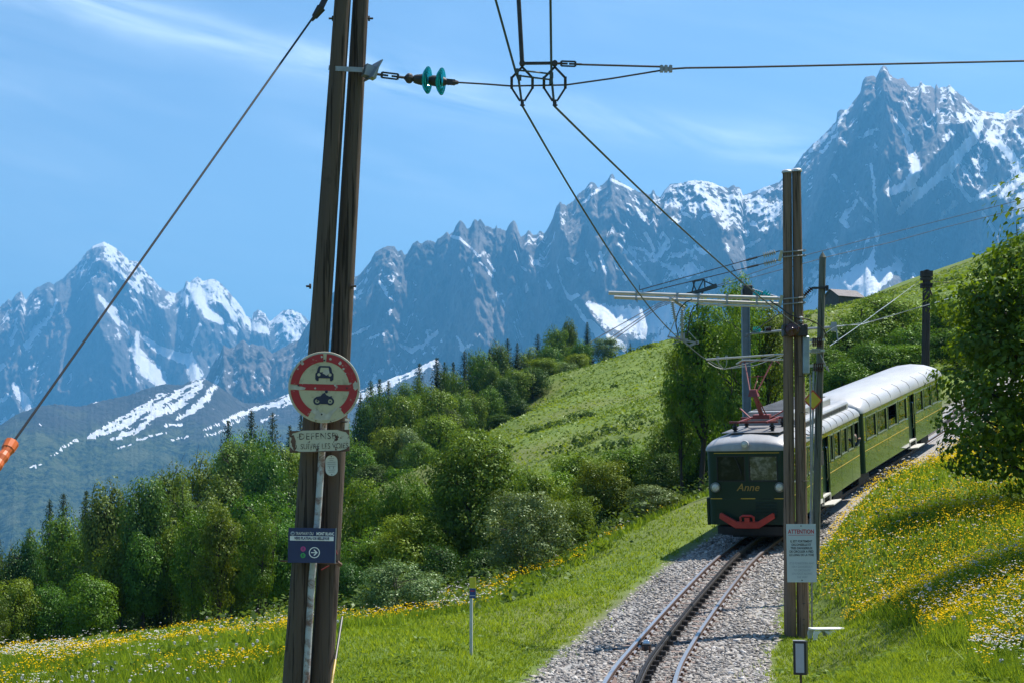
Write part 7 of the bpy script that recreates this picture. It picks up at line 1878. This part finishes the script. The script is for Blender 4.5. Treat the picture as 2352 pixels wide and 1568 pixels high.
def build_grass():
    X, Y = sample_ground(240000, 18, 62, power=1.1)
    mw, lat = mown(X, Y)
    sh = np.abs(lat)
    keep = (mw > 0) & ((sh > 2.08 + 0.45 * fbm(X / 0.8, Y / 0.8, 82, 3)) | ((sh > 1.45) & (rg5.random(len(X)) < 0.22 * np.clip(fbm(X / 0.9, Y / 0.9, 88, 3) + 0.05, 0, 1))))
    X, Y = X[keep], Y[keep]
    X = np.repeat(X, 2) + rg5.normal(size=2 * len(X)) * 0.03; Y = np.repeat(Y, 2) + rg5.normal(size=2 * len(Y)) * 0.03
    Z = terrain(X, Y); n = len(X)
    tuft = fbm(X / 0.5, Y / 0.5, 83, 3); big = fbm(X / 3.5, Y / 3.5, 84, 3)
    h = (0.055 + 0.05 * rg5.random(n)) * (1 + 0.9 * np.clip(tuft, -0.5, 1)) * (1 + 0.4 * big)
    w = np.maximum(0.010, 0.00055 * Y) * rg5.uniform(0.8, 1.9, n)
    lv = np.clip(0.55 + 0.5 * big + 0.35 * tuft + rg5.normal(size=n) * 0.22, 0, 1)
    stuff("mown_grass", "short mown grass on the verges of the track", *blades(X, Y, Z, h, w, np.full(n, 0.55), lv), M_GRASS)
    # tall meadow
    X, Y = sample_ground(222000, 17, 105, power=1.0)
    mw, lat = mown(X, Y); keep = (mw == 0) & (np.abs(lat) > 2.3) & ((lat < 0) | (Y < 95))
    X, Y = X[keep], Y[keep]
    X = np.repeat(X, 2) + rg5.normal(size=2 * len(X)) * 0.04; Y = np.repeat(Y, 2) + rg5.normal(size=2 * len(Y)) * 0.04
    Z = terrain(X, Y); n = len(X); tuft = fbm(X / 0.7, Y / 0.7, 86, 3); big = fbm(X / 4, Y / 4, 87, 3)
    edge = np.clip((np.abs(track_near(X, Y)[0]) - 2.3) / 1.5, 0.35, 1)
    h = (0.17 + 0.17 * rg5.random(n)) * (1 + 0.6 * tuft) * edge * np.where((X < 0) & (Y > 50), 0.7, 1)
    w = np.maximum(0.010, 0.00060 * Y) * rg5.uniform(0.8, 1.9, n)
    lv = np.clip(0.5 + 0.55 * big + 0.3 * tuft + rg5.normal(size=n) * 0.22, 0, 1)
    stuff("meadow_grass", "tall meadow grass on the right bank and the left slope", *blades(X, Y, Z, h, w, np.full(n, 0.38), lv), M_MEADOW)
build_grass()

def flower_spots(n, d0, d1, seed, sx, sy, thr, bias=None):
    X, Y = sample_ground(n, d0, d1)
    mw, lat = mown(X, Y)
    f = fbm(X / sx, Y / sy, seed, 4) + 0.30 * fbm(X / 0.6, Y / 0.6, seed + 5, 2)
    if bias is not None: f = f + bias(X, Y, lat)
    keep = (mw == 0) & (np.abs(lat) > 2.5) & (f > thr + 0.05 * rg5.normal(size=len(X)))
    X, Y = X[keep], Y[keep]; return X, Y, terrain(X, Y)
def build_flowers():
    # yellow buttercups
    def by(X, Y, lat):
        px, _ = proj(X, Y, terrain(X, Y))
        r = np.where(lat > 0, 0.32 - 0.40 * np.clip((26 - Y) / 6, 0, 1), 0.0)
        return r + np.where((lat < 0) & (px < 640), -0.06, 0) + np.where((lat < -5) & (px > 700), -0.16, 0) + np.where(lat < 0, 0.34 * np.exp(-((px - 1140) / 110) ** 2 - ((Y - 58) / 12) ** 2) + 0.3 * np.exp(-((px - 880) / 120) ** 2 - ((Y - 44) / 7) ** 2), 0)
    X, Y, Z = flower_spots(300000, 21, 100, 91, 2.6, 1.8, 0.13, by); n = len(X)
    h = rg5.uniform(0.20, 0.42, n) * np.where((X < 0) & (Y > 50), 0.7, 1)
    s = np.maximum(0.024, 0.00084 * Y) * rg5.uniform(0.8, 1.35, n)
    N = np.stack([rg5.normal(size=n) * 0.45, rg5.normal(size=n) * 0.45 - 0.25, np.ones(n)], 1)
    V, F, L = quads(np.stack([X, Y, Z + h], 1), N, s, 0.95, rg5, np.zeros(n))
    stuff("buttercups", "drifts of yellow buttercups through the tall grass", V, F, None, M_BUTTER)
    # white umbels
    def bw(X, Y, lat):
        px, py = proj(X, Y, terrain(X, Y))
        return np.where(lat > 0, 0.10 + 0.05 * np.clip((30 - Y) / 8, 0, 1), -0.10) + 0.5 * np.exp(-((px - 1080) / 110) ** 2 - ((py - 1400) / 40) ** 2) + 0.3 * np.exp(-((px - 60) / 120) ** 2 - ((py - 1530) / 30) ** 2)
    X, Y, Z = flower_spots(46000, 20, 90, 95, 1.7, 1.4, 0.18, bw); n = len(X)
    h = rg5.uniform(0.28, 0.5, n); C = np.stack([X, Y, Z + h], 1)
    C = np.repeat(C, 4, 0); s0 = np.clip(0.0012 * np.repeat(Y, 4), 0.036, 0.055)
    C = C + rg5.normal(size=C.shape) * (s0 * 0.42)[:, None] * np.array([1, 1, 0.2])
    N = np.stack([rg5.normal(size=4 * n) * 0.35, rg5.normal(size=4 * n) * 0.35 - 0.1, np.ones(4 * n)], 1)
    V, F, L = quads(C, N, s0 * rg5.uniform(0.5, 0.9, 4 * n), 0.9, rg5, np.zeros(4 * n))
    stuff("white_umbels", "flat white umbel flowers scattered through the meadow", V, F, None, M_UMBEL)
    # dandelion clocks near the lens
    X, Y, Z = flower_spots(1500, 20, 34, 98, 2.0, 2.0, 0.05); X, Y, Z = X[:260], Y[:260], Z[:260]; n = len(X)
    P0 = np.stack([X, Y, Z + rg5.uniform(0.25, 0.42, n)], 1)
    m = 26; d = rg5.normal(size=(n, m, 3)); d /= np.linalg.norm(d, axis=2)[..., None]
    V, F, L = quads((P0[:, None] + d * 0.026).reshape(-1, 3), d.reshape(-1, 3), np.full(n * m, 0.026), 0.8, rg5, np.zeros(n * m))
    stuff("dandelion_clocks", "round grey dandelion seed heads in the near grass", V, F, None, M_CLOCK)
    # broad leaved weeds
    X, Y, Z = flower_spots(5200, 20, 80, 101, 1.6, 1.6, 0.18); n = len(X); k = 7
    C = np.repeat(np.stack([X, Y, Z], 1), k, 0) + rg5.normal(size=(n * k, 3)) * np.array([0.13, 0.13, 0.05]) + np.array([0, 0, 0.20])
    N = rg5.normal(size=(n * k, 3)) * 0.6 + np.array([0, -0.1, 0.8])
    V, F, L = quads(C, N, rg5.uniform(0.09, 0.22, n * k), 0.5, rg5, rg5.random(n * k))
    stuff("meadow_weeds", "clumps of broad leaved weeds in the meadow", V, F, L, M_WEED)
    # little plants in the mown verge and on the ballast edge
    X, Y = sample_ground(9000, 20, 58); mw, lat = mown(X, Y); keep = (mw > 0) & (np.abs(lat) > 2.0) & (fbm(X / 1.1, Y / 1.1, 105, 3) > 0.12); X, Y = X[keep], Y[keep]; n = len(X); k = 5; Z = terrain(X, Y)
    C = np.repeat(np.stack([X, Y, Z], 1), k, 0) + rg5.normal(size=(n * k, 3)) * np.array([0.06, 0.06, 0.012]) + np.array([0, 0, 0.07])
    N = rg5.normal(size=(n * k, 3)) * 0.45 + np.array([0, -0.1, 0.9])
    V, F, L = quads(C, N, rg5.uniform(0.05, 0.12, n * k), 0.55, rg5, np.clip(0.5 + rg5.random(n * k) * 0.6, 0, 1))
    stuff("verge_plants", "small leafy plants dotted through the mown verge", V, F, L, M_WEED)
build_flowers()

def build_rough():
    # pasture on the ridge
    n = 118000
    u = rg5.random(n); Y = 105 + 240 * u ** 0.9; X = (rg5.random(n) * 2 - 1) * (0.34 * Y)
    keep = X > -0.10 * Y; X, Y = X[keep], Y[keep]; n = len(X); Z = terrain(X, Y)
    t = fbm(X / 3.0, Y / 6.0, 111, 4); b = fbm(X / 18, Y / 30, 112, 3)
    h = (0.10 + 0.14 * rg5.random(n)) * (1 + 0.8 * np.clip(t, -0.6, 1)); w = 0.0013 * Y * rg5.uniform(0.8, 1.8, n)
    lv = np.clip(0.52 + 1.1 * b + 0.5 * t + rg5.normal(size=n) * 0.2, 0, 1)
    stuff("pasture_grass", "rough tussocky grass on the ridge pasture", *blades(X, Y, Z, h, w, np.full(n, 0.9), lv), M_PASTURE)
    # low scrub in patches on the pasture
    n = 2600; X = rg5.uniform(-10, 80, n); Y = rg5.uniform(120, 310, n)
    f = fbm(X / 9, Y / 16, 115, 4) + 0.35 * np.exp(-(((proj(X, Y, terrain(X, Y))[0] - 1430) / 130) ** 2 + ((proj(X, Y, terrain(X, Y))[1] - 1010) / 45) ** 2))
    keep = f > 0.20; X, Y = X[keep], Y[keep]; n = len(X); Z = terrain(X, Y)
    k = 40; C = np.repeat(np.stack([X, Y, Z], 1), k, 0); r = np.repeat(rg5.uniform(0.35, 0.95, n), k)
    d = rg5.normal(size=(n * k, 3)); d /= np.linalg.norm(d, axis=1)[:, None]; d[:, 2] = np.abs(d[:, 2]) * 0.8
    V, F, L = quads(C + d * r[:, None], d + rg5.normal(size=d.shape) * 0.4 + np.array([0, 0, 0.4]), rg5.uniform(0.22, 0.42, n * k), 0.6, rg5, rg5.random(n * k) * 0.6)
    stuff("pasture_scrub", "low dark scrub dotted over the ridge pasture", V, F, L, M_UNDER)
    # undergrowth along the foot of the woods
    spots = []
    rd = random.Random(77)
    for kind, x, yt, w, D, lab, grp in TREES:
        if kind == 'spruce' or D > 135: continue
        X0 = (x - CX) / FPX * D
        for _ in range(5 if grp == LF else 13): spots.append((X0 + rd.gauss(0, 2.6), D + rd.gauss(-1.0, 2.0)))
    S = np.array(spots); lat, _ = track_near(S[:, 0], S[:, 1]); S = S[(lat < -4.8) | (lat > 5)]; n = len(S); k = 46
    Z = terrain(S[:, 0], S[:, 1]); C = np.repeat(np.stack([S[:, 0], S[:, 1], Z], 1), k, 0)
    r = np.repeat(rg5.uniform(0.5, 1.15, n), k); d = rg5.normal(size=(n * k, 3)); d /= np.linalg.norm(d, axis=1)[:, None]; d[:, 2] = np.abs(d[:, 2])
    V, F, L = quads(C + d * (r * rg5.uniform(0.4, 1.05, n * k))[:, None], d * 0.5 + rg5.normal(size=d.shape) * 0.5 + np.array([0, 0, 0.6]), rg5.uniform(0.10, 0.26, n * k), 0.6, rg5, rg5.random(n * k))
    stuff("undergrowth", "tangled undergrowth along the foot of the trees", V, F, L, M_UNDER)
build_rough()
